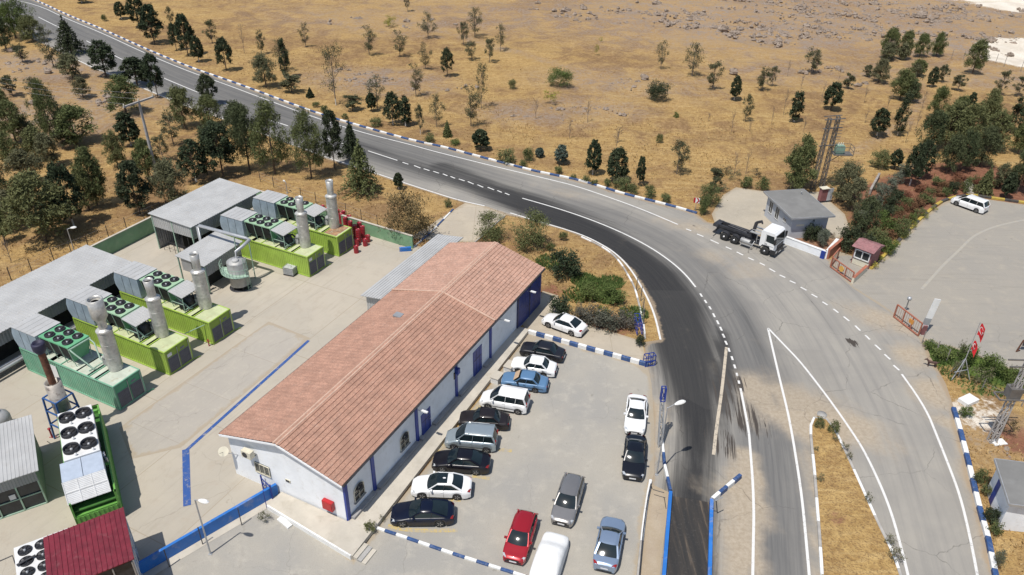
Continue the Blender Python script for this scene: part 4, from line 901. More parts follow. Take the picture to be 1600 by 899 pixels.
world_bars('pipe_manifold', [[LC(16.5, 33.3, 1.2), LC(19.5, 33.6, 1.2)], [LC(16.3, 32.7, 1.2), LC(19.3, 33.0, 1.2)], [LC(16.5, 33.3, 0), LC(16.5, 33.3, 1.2)], [LC(19.2, 32.9, 0), LC(19.2, 32.9, 1.6)], [LC(18.2, 32.2, 1.3), LC(18.4, 34.0, 1.3)], [LC(17.4, 34.6, 0), LC(17.4, 34.6, 1.5), LC(16.6, 35.4, 1.5)], [LC(18.5, 35.1, .8), LC(17.0, 34.9, .8)]], .13, 'steel_dull', 'cluster of grey pipes and valves on the yard beside the small shed', 'pipework', n=9)
tb = empty('work_table', LC(17.4, 37.0), YAW, 'small pale green steel table on the empty yard below the upper shed', 'table')
mb = MB(); mb.box(-.9, .9, -.6, .6, .95, 1.0); mb.build('table_top', M_['green_rad_l'], tb)
for x in (-.8, .8):
    for y in (-.5, .5):
        mb = MB(); mb.box(x-.03, x+.03, y-.03, y+.03, 0, .95); mb.build('leg', M_['pipe_green'], tb)
# round tank with ring walkway
tk = empty('steel_tank', LC(21.35, 30.45), YAW, 'round silver steel tank with a pale green ladder and walkway', 'tank')
mb = MB(); mb.lathe((0, 0, 0), [(1.02, .45), (1.02, 1.5), (1.035, 1.51), (1.035, 1.57), (1.02, 1.58), (1.02, 3.2), (.98, 3.28), (.6, 3.5), (.01, 3.56)], 28); mb.build('shell', M_['steel_dull'], tk)
mb = MB(); mb.lathe((-.3, -.25, 3.35), [(.36, 0), (.36, .3), (.3, .34), (.01, .36)], 16); mb.build('hatch', M_['sheet'], tk)
mb = MB(); mb.lathe((0, 0, 0), [(1.18, 0), (1.18, .08), (1.06, .08)], 24, 0); 
for k in range(6): mb.bar((1.0*math.cos(k*PI/3), 1.0*math.sin(k*PI/3), .03), (.95*math.cos(k*PI/3), .95*math.sin(k*PI/3), .5), .09)
mb.build('skirt', M_['dark'], tk)
mb = MB(); 
for k in range(14):
    a = math.radians(105+k*11.5); a2 = math.radians(105+(k+1)*11.5)
    p = lambda r_, an, z: (r_*math.cos(an), r_*math.sin(an), z)
    zz = 2.35-.03*k; z2 = 2.35-.03*(k+1)
    mb.add([p(1.05, a, zz), p(1.75, a, zz), p(1.75, a2, z2), p(1.05, a2, z2)], [(0, 1, 2, 3)]); mb.bar(p(1.75, a, zz+.9), p(1.75, a2, z2+.9), .04); mb.bar(p(1.75, a, zz+.45), p(1.75, a2, z2+.45), .03)
    mb.bar(p(1.75, a, zz), p(1.75, a, zz+.9), .03)
mb.build('walkway', M_['pipe_green'], tk)
mb = MB()
for x in (-.22, .22): mb.bar((x+.1, -1.25, 0), (x+.1, -1.15, 3.9), .05)
for k in range(12): mb.bar((-.12, -1.24+.008*k, .3+k*.3), (.32, -1.24+.008*k, .3+k*.3), .03)
mb.build('ladder', M_['pipe_green'], tk)
# tote
eq = empty('equipment_housing', LC(21.6, 38.3), YAW, 'low pale housing with a round lid between the upper shed and the small shed', 'housing')
mb = MB(); mb.box(-.9, 1.4, -1.3, .6, 1.9, 2.0); mb.build('cover', M_['white_metal'], eq); mb = MB(); mb.box(-.6, 1.2, -1.1, .4, 0, 1.9); mb.build('casing', M_['sheet_dark'], eq); mb = MB(); mb.lathe((.5, -.5, 2.0), [(.4, 0), (.4, .2), (.01, .25)], 16); mb.build('lid', M_['sheet'], eq)
tt = empty('caged_tote', P(455, 428), YAW+.15, 'small grey caged liquid tote against the lime container side', 'tote')
mb = MB(); mb.box(-.5, .5, -.6, .6, .15, .95); mb.lathe((0, 0, .95), [(.18, 0), (.18, .06), (.01, .07)], 12); mb.build('tank', M_['tote'], tt)
mb = MB()
for z in (.2, .4, .6, .8, 1.0):
    for (p, q) in (((-.53, -.63), (.53, -.63)), ((.53, -.63), (.53, .63)), ((.53, .63), (-.53, .63)), ((-.53, .63), (-.53, -.63))): mb.bar((*p, z), (*q, z), .03)
for k in range(6):
    for y in (-.63, .63): mb.bar((-.53+k*.212, y, .15), (-.53+k*.212, y, 1.0), .025)
    for x in (-.53, .53): mb.bar((x, -.63+k*.25, .15), (x, -.63+k*.25, 1.0), .025)
mb.build('cage', M_['galv'], tt); mb = MB(); mb.box(-.55, .55, -.65, .65, 0, .13); mb.build('pallet', M_['dark'], tt)
tt2 = copy_tree(tt); tt2.location = P(437, 418); tt2['label'] = 'dented grey tote hidden behind the first caged tote'; tt2.hide_render = True
bpy.data.objects.remove(tt2) if False else None
for c in list(tt2.children): bpy.data.objects.remove(c)
bpy.data.objects.remove(tt2)
# drums
dr = None; rr = random.Random(3); spots = []
for (x, y, k) in [(568, 374, 2), (561, 379, 2), (575, 378, 1), (556, 372, 2), (549, 366, 2), (541, 360, 2), (534, 354, 2), (529, 348, 2), (571, 384, 1), (563, 368, 2), (547, 357, 2), (538, 350, 2), (558, 384, 0), (512, 345, 2), (506, 341, 2), (517, 349, 1), (500, 337, 1), (557, 395, 0)]:
    for q in range(max(1, k)): spots.append((x, y, q))
nth = ['first', 'second', 'third', 'fourth', 'fifth', 'sixth', 'seventh', 'eighth', 'ninth', 'tenth', 'eleventh', 'twelfth', 'thirteenth', 'fourteenth', 'fifteenth', 'sixteenth', 'seventeenth', 'eighteenth', 'nineteenth', 'twentieth', 'twenty-first', 'twenty-second', 'twenty-third', 'twenty-fourth', 'twenty-fifth', 'twenty-sixth', 'twenty-seventh', 'twenty-eighth', 'twenty-ninth', 'thirtieth', 'thirty-first', 'thirty-second', 'thirty-third', 'thirty-fourth', 'thirty-fifth']
spots.sort(key=lambda s_: s_[0]); cnt = {}
for (x, y, q) in spots:
    if dr is None:
        dr = empty('oil_drum'); mb = MB(); mb.lathe((0, 0, 0), [(.29, 0), (.3, .02), (.29, .04), (.29, .28), (.305, .3), (.29, .32), (.29, .56), (.305, .58), (.29, .6), (.29, .86), (.3, .88), (.28, .88), (.28, .86), (.01, .86)], 16); mb.build('drum', M_['barrel'], dr)
        mb = MB(); mb.lathe((.15, .05, .86), [(.04, 0), (.04, .03), (.01, .03)], 8); mb.build('cap', M_['galv'], dr); o = dr
    else: o = copy_tree(dr)
    base = P(x, y); o.location = (base.x, base.y, .89*q); o.rotation_euler.z = rr.random()*6
    lvl = 'top' if q else 'ground'; cnt[lvl] = cnt.get(lvl, 0)+1
    tag(o, 'dark red oil drum by the green wall, %s from the left %s' % (nth[cnt[lvl]-1], 'on the upper layer' if q else 'standing on the ground'), 'drum', 'red oil drums beside the topmost generator')
# green walls
def long_wall(name, pts, th, h, m, label, cap=None, cat='wall'):
    o0 = pts[0]; t = empty(name, o0, 0, label, cat); mb = MB(); mc = MB()
    for p, q in zip(pts[:-1], pts[1:]):
        p = Vector(p)-Vector(o0); q = Vector(q)-Vector(o0)
        mb.bar((p.x, p.y, h/2-.02), (q.x, q.y, h/2-.02), th, h); mc.bar((p.x, p.y, h+.01), (q.x, q.y, h+.01), th+.08, .06)
    mb.build('wall', M_[m], t)
    if cap: mc.build('coping', M_[cap], t)
    return t
long_wall('yard_wall', [LC(15.6, 48.9), LC(26.0, 48.9), LC(38.2, 49.0)], .2, 2.0, 'green_wall', 'dark green painted wall along the left edge of the yard under the trees', 'conc')
long_wall('yard_wall', [LC(38.9, 48.9), LC(37.6, 18.6)], .2, 1.7, 'green_wall', 'light green painted wall behind the upper generators and red drums', 'conc')
mb = MB(); mb.box(.4, 1.8, -.15, .15, 0, .5); tag(mb.build('blue_kerb', M_['blue_bright'], None, LC(37.3, 18.2), YAW+2.2), 'short bright blue kerb at the end of the light green wall', 'kerb')
# blue wall bottom left with posts
bpts = [LC(.0, 6.6), LC(-9.95, 9.95), LC(-19.3, 13.2)]
bwall = long_wall('boundary_wall', bpts, .22, 1.1, 'blue_bright', 'bright blue low wall running from the gable down to the bottom left corner')
mb = MB(); o0 = bpts[0]
d = (bpts[1]-bpts[0]).normalized(); nrm = Vector((-d.y, d.x, 0))
q1, q2 = -nrm*.42, -nrm*.42+d*20 if False else (bpts[1]-bpts[0])*1.95
sgn = 1 if nrm.dot(UA) < 0 else -1
mb.poly([tuple(nrm*sgn*.12+Vector((0, 0, .03))), tuple(nrm*sgn*.75+Vector((0, 0, .03))), tuple(nrm*sgn*.75+d*20+Vector((0, 0, .03))), tuple(nrm*sgn*.12+d*20+Vector((0, 0, .03)))][::(-1 if sgn > 0 else -1)])
o = mb.build('footing', M_['conc'], bwall)
fence_posts = []
def post(loc, h, m, label, group, cat='post', w=.06, name='fence_post', lean=0):
    t = MB(); t.box(-w/2, w/2, -w/2, w/2, -.02, h); t.box(-w*.7, w*.7, -w*.7, w*.7, h, h+.03)
    o = t.build(name, M_[m], None, loc); o.rotation_euler = (lean, 0, .4); return tag(o, label, cat, group)
for i, (x, y) in enumerate([(417, 800), (378, 827), (317, 857), (265, 892)]):
    post(P(x, y-6, 0), 1.75, 'blue' if i == 0 else 'dark', 'dark post on the bright blue wall, %s from the gable' % nth[i], 'posts along the bright blue wall')
gt = empty('small_gate', LC(-.6, 6.6), YAW+1.25, 'small blue steel gate between the gable wall and the bright blue wall', 'gate')
mb = MB()
for z in (.15, .75, 1.25): mb.bar((0, 0, z), (1.3, .0, z), .05)
for k in range(6): mb.bar((.0+k*.26, 0, .1), (.0+k*.26, 0, 1.28), .03)
mb.build('gate_leaf', M_['blue'], gt)
for x in (0, 1.35):
    mb = MB(); mb.box(x-.05, x+.05, -.05, .05, 0, 1.5); mb.build('post', M_['blue'], gt)

# ------------------------------------------------------------------ lower left cluster, second direction
Y2 = YAW+math.radians(57.2)
def L2(p, q, z=0.0): 
    o0 = LC(-7.0, 15.0); return o0+Vector((math.cos(Y2)*p-math.sin(Y2)*q, math.sin(Y2)*p+math.cos(Y2)*q, z))
O2 = L2(0, 0)
ug = empty('cooling_container', O2, Y2, 'bright green container with six big black fans and white cooler on top', 'generator')
mb = MB(); W, L, Hh = 3.0, 10.9, 2.8
mb.corr((0, -.0, 0), (1, 0, 0), L, .1, Hh, (0, -1, 0), .3, .05); mb.corr((L, W, 0), (-1, 0, 0), L, .1, Hh, (0, 1, 0), .3, .05)
mb.box(0, L, -.02, .10, Hh-.12, Hh); mb.box(0, L, W-.1, W, Hh-.12, Hh); mb.box(L-.12, L, .1, W-.1, Hh-.12, Hh); mb.box(L-.1, L, 0, W, 0, Hh)
mb.box(0, L, -.02, .1, 0, .14); mb.box(0, .14, 0, W, 0, 1.5); mb.box(0, .16, -.02, .14, 0, Hh); mb.box(0, .16, W-.12, W, 0, Hh)
mb.build('body', M_['green_unit'], ug)
mb = MB(); mb.box(.15, L-.12, .1, W-.1, 1.9, 2.0); mb.build('deck', M_['green_unit_dk'], ug)
mb = MB(); mb.box(.02, .9, .05, W-.05, 1.5, 1.62)
for k in range(9): mb.box(-.05, .03, .2+k*.31, .32+k*.31, .4, 1.5)
mb.build('end_lip', M_['green_unit'], ug)
for x in (3.0, 9.9):
    mb = MB(); mb.box(x, x+.25, 0.1, W-.1, Hh, Hh+.12); mb.build('cross_beam', M_['green_unit'], ug)
cz = 4.1; mb = MB(); mb.box(3.4, 9.3, .35, 2.75, cz-.5, cz); ckk = mb.build('cooler', M_['white_metal'], ug)
mb = MB(); mb.box(3.45, 9.25, .4, 2.7, 2.9, cz-.5); mb.build('coil', M_['black'], ckk)
for ix in range(3):
    for iy in range(2):
        mb = MB(); fan_mb(mb, 4.4+ix*1.95, .97+iy*1.17, cz, .58 if False else .56, h=.3); mb.build('fan', [M_['fan'], M_['galv']], ckk)
        mb = MB(); mb.lathe((3.62+ix*1.95, .75+iy*1.17, cz), [(.09, 0), (.09, .2), (.01, .22)], 8); mb.build('valve_cap', M_['white_metal'], ckk)
for x in (3.5, 5.4, 7.3, 9.2):
    for y in (.4, 2.7):
        mb = MB(); mb.bar((x, y, 2.75), (x, y, cz-.4), .08); mb.build('leg', M_['galv'], ckk)
mb = MB(); mb.tube([(3.3, .15, 3.3), (3.3, .1, 2.4), (6.5, .1, 2.3)], .09, 8); mb.tube([(3.6, .2, 3.6), (3.2, .2, 3.6), (3.2, .2, 2.6)], .08, 8); mb.build('pipework', M_['galv'], ckk)
mb = MB(); mb.box(1.25, 3.35, .3, 1.66, 3.75, 4.0); mb.box(1.25, 3.35, 1.70, 3.05, 3.75, 4.0); mb.box(1.3, 3.3, .33, 3.0, 2.8, 3.76); dk = mb.build('duct_box', M_['panel_blue'], ug)
mb = MB(); vs = [(1.25, .3, 3.98), (1.25, 3.05, 3.98), (-.15+.35, 3.05, 2.7), (.2, .3, 2.7)]
mb.add(vs, [(0, 1, 2, 3)]); mb.add([(1.25, .3, 3.98), (.2, .3, 2.7), (1.25, .3, 2.7)], [(0, 1, 2)]); mb.add([(1.25, 3.05, 3.98), (1.25, 3.05, 2.7), (.2, 3.05, 2.7)], [(0, 1, 2)])
for f in (0, .333, .666, 1):
    y = .3+2.75*f; mb.bar((1.25, y, 4.0), (.2, y, 2.72), .05)
mb.bar((.72, .3, 3.36), (.72, 3.05, 3.36), .05)
for k in range(14):
    f = (k+.5)/14; mb.bar((1.25-1.05*f, .32, 3.99-1.28*f), (1.25-1.05*f, 3.03, 3.99-1.28*f), .03, .015)
mb.build('louvre_hood', M_['white_metal'], ug)
# rusty chimney with blue frame
base = P(58, 535, 9.6); st = empty('rusty_chimney', (base.x, base.y, 0), YAW, 'rusty brown chimney pipe rising from a silver drum in a blue frame', 'chimney')
mb = MB(); mb.tube([(0, 0, 5.6), (0, 0, 8.7)], .27, 14); mb.build('stack', M_['rust'], st)
mb = MB(); mb.lathe((0, 0, 8.6), [(.3, 0), (.48, .35), (.5, .85), (.38, 1.0), (.36, .8), (.01, .8)], 16); mb.build('cowl', mat('sooty_blue_steel', (.03, .03, .06), .6, .3, var=.4), st)
mb = MB(); mb.lathe((0, 0, 0), [(.62, 1.6), (.62, 4.0), (.64, 4.02), (.64, 4.1), (.62, 4.12), (.62, 5.7), (.52, 5.7), (.5, 5.3), (.01, 5.3)], 20); mb.build('silencer', mat('sooty_steel', (.42, .38, .33), .5, .4, var=.2, scale=.8, dirt=(.07, .04, .03), dirt_amt=.95), st)
mb = MB(); q = .95
for (x, y) in ((-q, -q), (q, -q), (q, q), (-q, q)): mb.bar((x, y, 0), (x*.8, y*.8, 4.3), .12)
for z in (1.6, 3.0, 4.3):
    s_ = q*(1-.2*z/4.3)
    for (p, r_) in (((-s_, -s_), (s_, -s_)), ((s_, -s_), (s_, s_)), ((s_, s_), (-s_, s_)), ((-s_, s_), (-s_, -s_))): mb.bar((*p, z), (*r_, z), .1)
mb.build('frame', mat('blue_frame_paint', (.03, .10, .28), .5, .1, var=.2), st)
# red roofed shed
rd = empty('red_roof_shed', L2(-8.3, -.4), Y2, 'open shed with a dark red ribbed metal roof in the bottom left corner', 'shed')
mb = MB(); ribbed_roof(mb, [(0, 4.9, 3.95), (0, 0, 4.15), (4.9, 0.0, 4.15), (4.9, 4.9, 3.95)][::1], pitch=.3); ribbed_roof(mb, [(-6, 4.9, 3.95), (-6, 0, 4.15), (-.02, 0.0, 4.15), (-.02, 4.9, 3.95)], pitch=.3) if False else None
mb.build('roof', M_['maroon'], rd)
mb = MB(); mb.box(.15, 4.8, .12, .16, .1, 4.0); gl = mb.build('glazed_wall', M_['glass_pale'], rd)
mb = MB()
for k in range(5): mb.bar((.15+k*1.16, .1, 0), (.15+k*1.16, .1, 4.05), .07)
for z in (.1, 1.4, 2.7, 4.0): mb.bar((.1, .1, z), (4.8, .1, z), .06)
mb.build('frame', M_['white_metal'], gl)
mb = MB(); mb.box(.12, .16, .2, 4.75, .1, 3.9); w2 = mb.build('front_wall', M_['dark'], rd)
mb = MB()
for k in range(5): mb.bar((.08, .2+k*1.13, 0), (.08, .2+k*1.13, 3.9), .08)
for z in (1.2, 2.5): mb.bar((.08, .2, z), (.08, 4.75, z), .07)
mb.build('frame', M_['galv'], w2)
for (x, y) in ((4.75, .2), (4.75, 4.7), (.2, 4.7)):
    mb = MB(); mb.box(x-.06, x+.06, y-.06, y+.06, 0, 3.85); mb.build('post', M_['dark'], rd)
# white fan bank
A = P(120/5.654, 740+660/5.654, 3.0); B = P(400/5.654, 740+555/5.654, 3.0); C_ = P(180/5.654, 740+890/5.654, 3.0)
ang = math.atan2((B-A).y, (B-A).x)
fb = empty('fan_cooler', (A.x, A.y, 0), ang, 'white cooler bank with round black fans left of the red roofed shed', 'cooler')
mb = MB(); mb.box(0, 3.2, -6.0, 0, 1.2, 3.0); mb.build('casing', M_['white_metal'], fb)
for ix in range(2):
    for iy in range(4):
        mb = MB(); fan_mb(mb, .62+ix*.98, -.65-iy*1.0, 3.0, .42, h=.1); mb.build('fan', [M_['fan'], M_['galv']], fb)
mb = MB(); mb.tube([(.1, -1.8, 3.15), (1.2, -1.55, 3.15)], .08, 8); mb.tube([(-1.3, -.3, 2.6), (-.2, -.2, 2.6), (-.1, -.9, 2.6), (-.1, -1.0, 1.0)], .04, 6); mb.build('pipe', M_['dark'], fb)
for (x, y) in ((.1, -.1), (3.1, -.1), (.1, -5.9), (3.1, -5.9)):
    mb = MB(); mb.box(x-.06, x+.06, y-.06, y+.06, 0, 1.2); mb.build('leg', M_['galv'], fb)
# left shed
A = P(60, 735, 3.6); B = P(50, 650, 3.6); 
ang = math.atan2((B-A).y, (B-A).x)
ls = empty('sheet_metal_shed', (A.x, A.y, 0), ang, 'pale ribbed metal shed with dark glazed front cut off by the left edge', 'shed')
Lr = (B-A).length
mb = MB(); ribbed_roof(mb, [(0, 0, 3.6), (0, 7, 3.6), (Lr, 7, 3.75), (Lr, 0, 3.75)][::1], pitch=.25, rib=.03); mb.build('roof', M_['sheet'], ls)
mb = MB(); mb.corr((.35, .3, 0), (0, 1, 0), 6.7, 2.4, 3.5, (-1, 0, 0), .2, .03); mb.corr((.4, .3, 0), (1, 0, 0), Lr-.6, 0, 3.5, (0, -1, 0), .2, .03); mb.build('wall', M_['sheet_dark'], ls)
mb = MB(); mb.box(.5, .55, .4, 7, .1, 2.4); gl = mb.build('glazed_front', M_['glass_dark'], ls)
mb = MB()
for k in range(5): mb.bar((.42, .35+k*1.45, 0), (.42, .35+k*1.45, 2.45), .1)
mb.bar((.42, .3, 1.25), (.42, 7, 1.25), .07); mb.bar((.42, .3, .05), (.42, 7, .05), .1); mb.build('frame', M_['pipe_green'], gl)
mb = MB(); mb.box(.44, .47, 2.0, 2.4, 1.35, 1.8); mb.build('notice', M_['white_metal'], gl)
# horizontal tank cut by the left edge, dark pole
ct = empty('dome_tank', P(4, 672), 0, 'grey domed tank standing behind the pale shed at the left edge', 'tank')
mb = MB(); mb.lathe((0, 0, 0), [(.95, 0), (.95, 1.3), (.85, 1.6), (.5, 1.85), (.12, 1.9), (.12, 2.6), (.01, 2.6)], 22); mb.build('shell', M_['steel_dull'], ct)
for i, (x, y, h) in enumerate([(74, 690, 2.6)]):
    world_bars('thin_pole', [[P(x, y, 0), P(x, y, h)]], .03, 'rust', 'thin rusty pole standing in the yard beside the six fan cooler', 'pole')
mb = MB(); mb.tube([(0, 0, 0), (0, 0, .9)], .07, 8, 0); mb.tube([(-.25, 0, .02), (.3, .1, .02)], .05, 6, 0); mb.lathe((0, 0, .9), [(.12, 0), (.12, .12), (.01, .14)], 8, 0)
tag(mb.build('hydrant', M_['barrel'], None, P(82, 684)), 'red standpipe on the yard left of the six fan cooler', 'hydrant')
mb = MB(); mb.tube([(0, 0, 0), (0, 0, .8)], .06, 8, 0); mb.tube([(-.15, 0, .6), (.2, 0, .6)], .05, 6); tag(mb.build('hydrant', M_['barrel'], None, P(327, 541)), 'red hydrant at the near corner of the third container', 'hydrant')
world_bars('hose_bar', [[P(288, 522, 2.0), P(330, 503, 2.2)]], .04, 'pipe_green', 'pale pipe spanning between the second and third containers', 'pipe')
# ------------------------------------------------------------------ cars
def paint(name, c, metal=0.0, rough=.3, coat=.8): return mat(name, c, rough, metal, var=.04, scale=.8, coat=coat, dirt=tuple(x*.85+.006 for x in c), dirt_amt=.2)
PAINT = dict(white=paint('car_white', (.78, .78, .77)), navy=paint('car_navy', (.002, .004, .016), 0, .3, .35), black=paint('car_black', (.005, .006, .010), 0, .3, .35), aubergine=paint('car_aubergine', (.005, .004, .007), 0, .3, .35),
    oldblack=paint('car_worn_black', (.010, .010, .014), 0, .4, .4), blue=paint('car_faded_blue', (.10, .20, .34), .1, .4, .4), silver=paint('car_silver', (.36, .42, .45), .5, .35), grey=paint('car_grey', (.27, .26, .25), .55, .32),
    red=paint('car_red', (.36, .012, .02), .3, .3), silverblue=paint('car_silver_blue', (.28, .36, .48), .5, .32), brownblack=paint('car_brown_black', (.012, .008, .008), .1, .45, .4))
KIND = {
 # L, W, H, belt, hood zf, hood zr, trunk z, x: windshield base, top, rear top, rear base ; wheel x, wheelbase, r
 'sedan': dict(L=4.6, W=1.8, H=1.45, zb=.93, f=.70, t=1.02, A=1.32, B=2.0, C=3.2, D=3.9, wf=.88, wb=2.68, r=.33, boxy=.0),
 'coupe': dict(L=4.65, W=1.84, H=1.38, zb=.92, f=.68, t=.98, A=1.45, B=2.2, C=3.1, D=4.15, wf=.88, wb=2.75, r=.34, boxy=.0),
 'old': dict(L=4.2, W=1.64, H=1.41, zb=.90, f=.78, t=.93, A=1.25, B=1.72, C=3.0, D=3.42, wf=.75, wb=2.42, r=.29, boxy=1.0),
 'hatch': dict(L=4.1, W=1.74, H=1.46, zb=.95, f=.72, t=1.12, A=1.1, B=1.85, C=3.80, D=4.04, wf=.82, wb=2.55, r=.32, boxy=.1),
 'estate': dict(L=4.5, W=1.8, H=1.48, zb=.95, f=.72, t=1.12, A=1.2, B=1.95, C=4.18, D=4.43, wf=.88, wb=2.7, r=.32, boxy=.1),
 'van': dict(L=4.25, W=1.75, H=1.82, zb=1.08, f=.80, t=1.15, A=.95, B=1.65, C=4.0, D=4.18, wf=.8, wb=2.70, r=.32, boxy=.4),
 'minivan': dict(L=4.45, W=1.78, H=1.68, zb=1.0, f=.78, t=1.12, A=.85, B=1.7, C=4.1, D=4.35, wf=.85, wb=2.7, r=.32, boxy=.2)}
def make_car(kind, pm, label, cat='car', pano=False, rails=False, doors=4, plate=True):
    k = KIND[kind]; L, W, H, zb = k['L'], k['W'], k['H'], k['zb']; pmat = PAINT[pm]; bx = k['boxy']
    t = empty('parked_car', (0, 0, 0), 0, label, cat, 'parked cars')
    wx = (k['wf'], k['wf']+k['wb']); r = k['r']
    xs_ = sorted(set([round(x, 3) for x in list(np.linspace(0, .5, 7))+list(np.linspace(.5, L-.5, 26))+list(np.linspace(L-.5, L, 7))+[wx[0]-r*1.2, wx[0]+r*1.2, wx[1]-r*1.2, wx[1]+r*1.2, wx[0]-r*.9, wx[0]+r*.9, wx[1]-r*.9, wx[1]+r*.9]]))
    def hw(x):
        e = min(x, L-x); rr_ = .75-.3*bx
        if e < rr_: u = 1-e/rr_; return W/2*(1-(.20-.11*bx)*u**2.4)
        return W/2
    def ztop(x):
        pts_ = [(0, k['f']-.10+.06*bx), (.12, k['f']), (.5, k['f']+.08), (k['A'], zb), (k['D'], max(zb, k['t']-.02)), (L-.12, k['t']-.03-.06*(1-bx)), (L, k['t']-.2)]
        return float(np.interp(x, [p[0] for p in pts_], [p[1] for p in pts_]))
    def belt(x): return min(ztop(x), float(np.interp(x, [0, .3, k['A'], k['D'], L], [k['f']-.16, k['f']-.02, zb-.03, zb+.03, k['t']-.2])))
    def zbot(x):
        z = .2+.06*max(0, 1-min(x, L-x)/.3)
        for c in wx:
            d = abs(x-c)
            if d < r*1.18: z = max(z, math.sqrt(max(0, (r*1.2)**2-d*d))+r)
        return z
    mb = MB(); n = 0; vs = []
    for x in xs_:
        h = hw(x); b_ = belt(x); zt_ = ztop(x); z0 = min(zbot(x), b_-.04); zm = z0+(b_-z0)*.55
        ring = [(h*.97, z0), (h*1.0, zm), (h*(.985), b_), (h*.86, (b_+zt_)/2+.02), (h*.62, zt_+.015), (h*.3, zt_+.04), (0, zt_+.045)]
        ring = ring+[(-a, c) for a, c in reversed(ring[:-1])]
        n = len(ring); vs += [(x, y, z) for y, z in ring]
    fs = [(i*n+j, i*n+j+1, (i+1)*n+j+1, (i+1)*n+j) for i in range(len(xs_)-1) for j in range(n-1)]
    mb.add(vs, [tuple(reversed(f)) for f in fs], 0, True)
    mb.add(vs[:n], [tuple(range(n))], 0); mb.add(vs[-n:], [tuple(reversed(range(n)))], 0)
    # floor, arches
    mb.box(.15, L-.15, -W/2+.12, W/2-.12, .18, .5, 1)
    # sill and bumper trim
    for s_ in (1, -1):
        mb.box(wx[0]+r*1.2, wx[1]-r*1.2, min(s_*W/2*.98, s_*W/2*.9), max(s_*W/2*.98, s_*W/2*.9), .17, .27, 1)
    # roof shell and pillars
    zA, zR = zb+.02, H
    hb, hr = W/2*.90, W/2*(.70+.1*bx)
    if kind in ('van', 'minivan'): hr = W/2*.82
    A, B_, C_, D = k['A'], k['B'], k['C'], k['D']; zD = max(zb, k['t'])+.01
    m_ = 10; rv = []
    for i in range(m_+1):
        f = i/m_; x = B_+(C_-B_)*f; z = zR-.045*(2*f-1)**2-.02*(f > .9); wv = hr*(1-.05*(2*f-1)**4-(.16*max(0, f-.7)/.3 if kind in ('hatch', 'estate') else 0))
        ring = [(-wv*1.03, z-.085), (-wv*.97, z-.02), (-wv*.6, z+.012), (0, z+.025), (wv*.6, z+.012), (wv*.97, z-.02), (wv*1.03, z-.085)]
        rv += [(x, y, q) for y, q in ring]
    mb.add(rv, [tuple((i*7+j, i*7+j+1, (i+1)*7+j+1, (i+1)*7+j)) for i in range(m_) for j in range(6)], 0, True)
    zr0 = zR-.10; 
    for s_ in (1, -1):
        mb.bar((A-.02, s_*hb, zA-.03), (B_+.04, s_*hr*.99, zr0+.05), .09, .06, 0)
        mb.bar((D+.02, s_*hb*.99, zD-.05), (C_-.06, s_*hr*.98, zr0+.03), .12 if kind not in ('van', 'minivan') else .14, .08, 0)
        mb.bar((B_, s_*hr*1.0, zr0+.03), (C_, s_*hr*1.0, zr0+.02), .07, .07, 0)
        xm = [A+.05+(D-A)*.45] if doors == 4 and kind not in ('van', 'minivan') else ([A+.05+(D-A)*.55] if doors == 2 else [A+(D-A)*.42, A+(D-A)*.70])
        for q in xm: mb.bar((q, s_*(hb+.012), zA-.02), (q+.08, s_*(hr+.022), zr0+.03), .06 if kind not in ('van', 'minivan') else .13, .03, 0 if kind in ('van', 'minivan', 'old') else 1)
        # door shuts, handles
        for q in ([xm[0], A+.12] if kind != 'old' else [xm[0], A+.1, D-.35]):
            mb.bar((q, s_*(W/2*.985+.006), zb-.06), (q, s_*(W/2+.003), .32), .016, .01, 1)
        for q in (xm[0]-.22, xm[0]+.72): mb.bar((q, s_*(W/2*.99+.012), zb-.12), (q+.16, s_*(W/2*.99+.012), zb-.12), .03, .03, 1 if bx > .5 else 0)
        if bx > .5 or kind == 'van': mb.bar((.3, s_*(W/2+.008), .55), (L-.3, s_*(W/2+.008), .55), .05, .02, 1)
    # bumper details
    mb.box(-.02 if bx < .5 else -.07, .06, -W*.33-.1*bx, W*.33+.1*bx, .32, .44, 1 if kind != 'old' else 1)
    mb.box(-.012+.0, .03, -W*.24, W*.24, k['f']-.26, k['f']-.15, 1)
    if bx > .5: mb.box(L-.06, L+.07, -W/2*.9, W/2*.9, .36, .48, 1)
    else: mb.box(L-.05, L+.012, -W*.3, W*.3, .28, .38, 1)
    mb.build('body', [pmat, M_['trim']], t)
    # glass
    def glassq(name, q, sub=1, m='glass'):
        g = MB(); g.add(q, [tuple(range(len(q)))], 0); return g.build(name, M_[m], t)
    nn = 5; g = MB(); vv = []
    for i in range(nn+1):
        f = i/nn; x = A+(B_+.05-A)*f; z = zA+(zR-.02-zA)*f+.05*math.sin(PI*f); y = hb*.96+(hr*.95-hb*.96)*f
        vv += [(x-.05*math.sin(PI/2*(1-0)), 0, z+.02) if False else (x, -y, z), (x-.10*(1-f*.4), -y*.5, z+.01), (x-.13*(1-f*.4), 0, z+.012), (x-.10*(1-f*.4), y*.5, z+.01), (x, y, z)]
    g.add(vv, [(i*5+j, i*5+j+1, (i+1)*5+j+1, (i+1)*5+j) for i in range(nn) for j in range(4)], 0, True); g.build('windscreen', M_['glass'], t)
    g = MB(); vv = []
    for i in range(nn+1):
        f = i/nn; x = D+(C_-.06-D)*f; z = zD-.01+(zR-.03-zD)*f+.03*math.sin(PI*f); y = hb*.86+(hr*.86-hb*.86)*f
        vv += [(x, -y, z), (x+.05, -y*.5, z+.015), (x+.06, 0, z+.02), (x+.05, y*.5, z+.015), (x, y, z)]
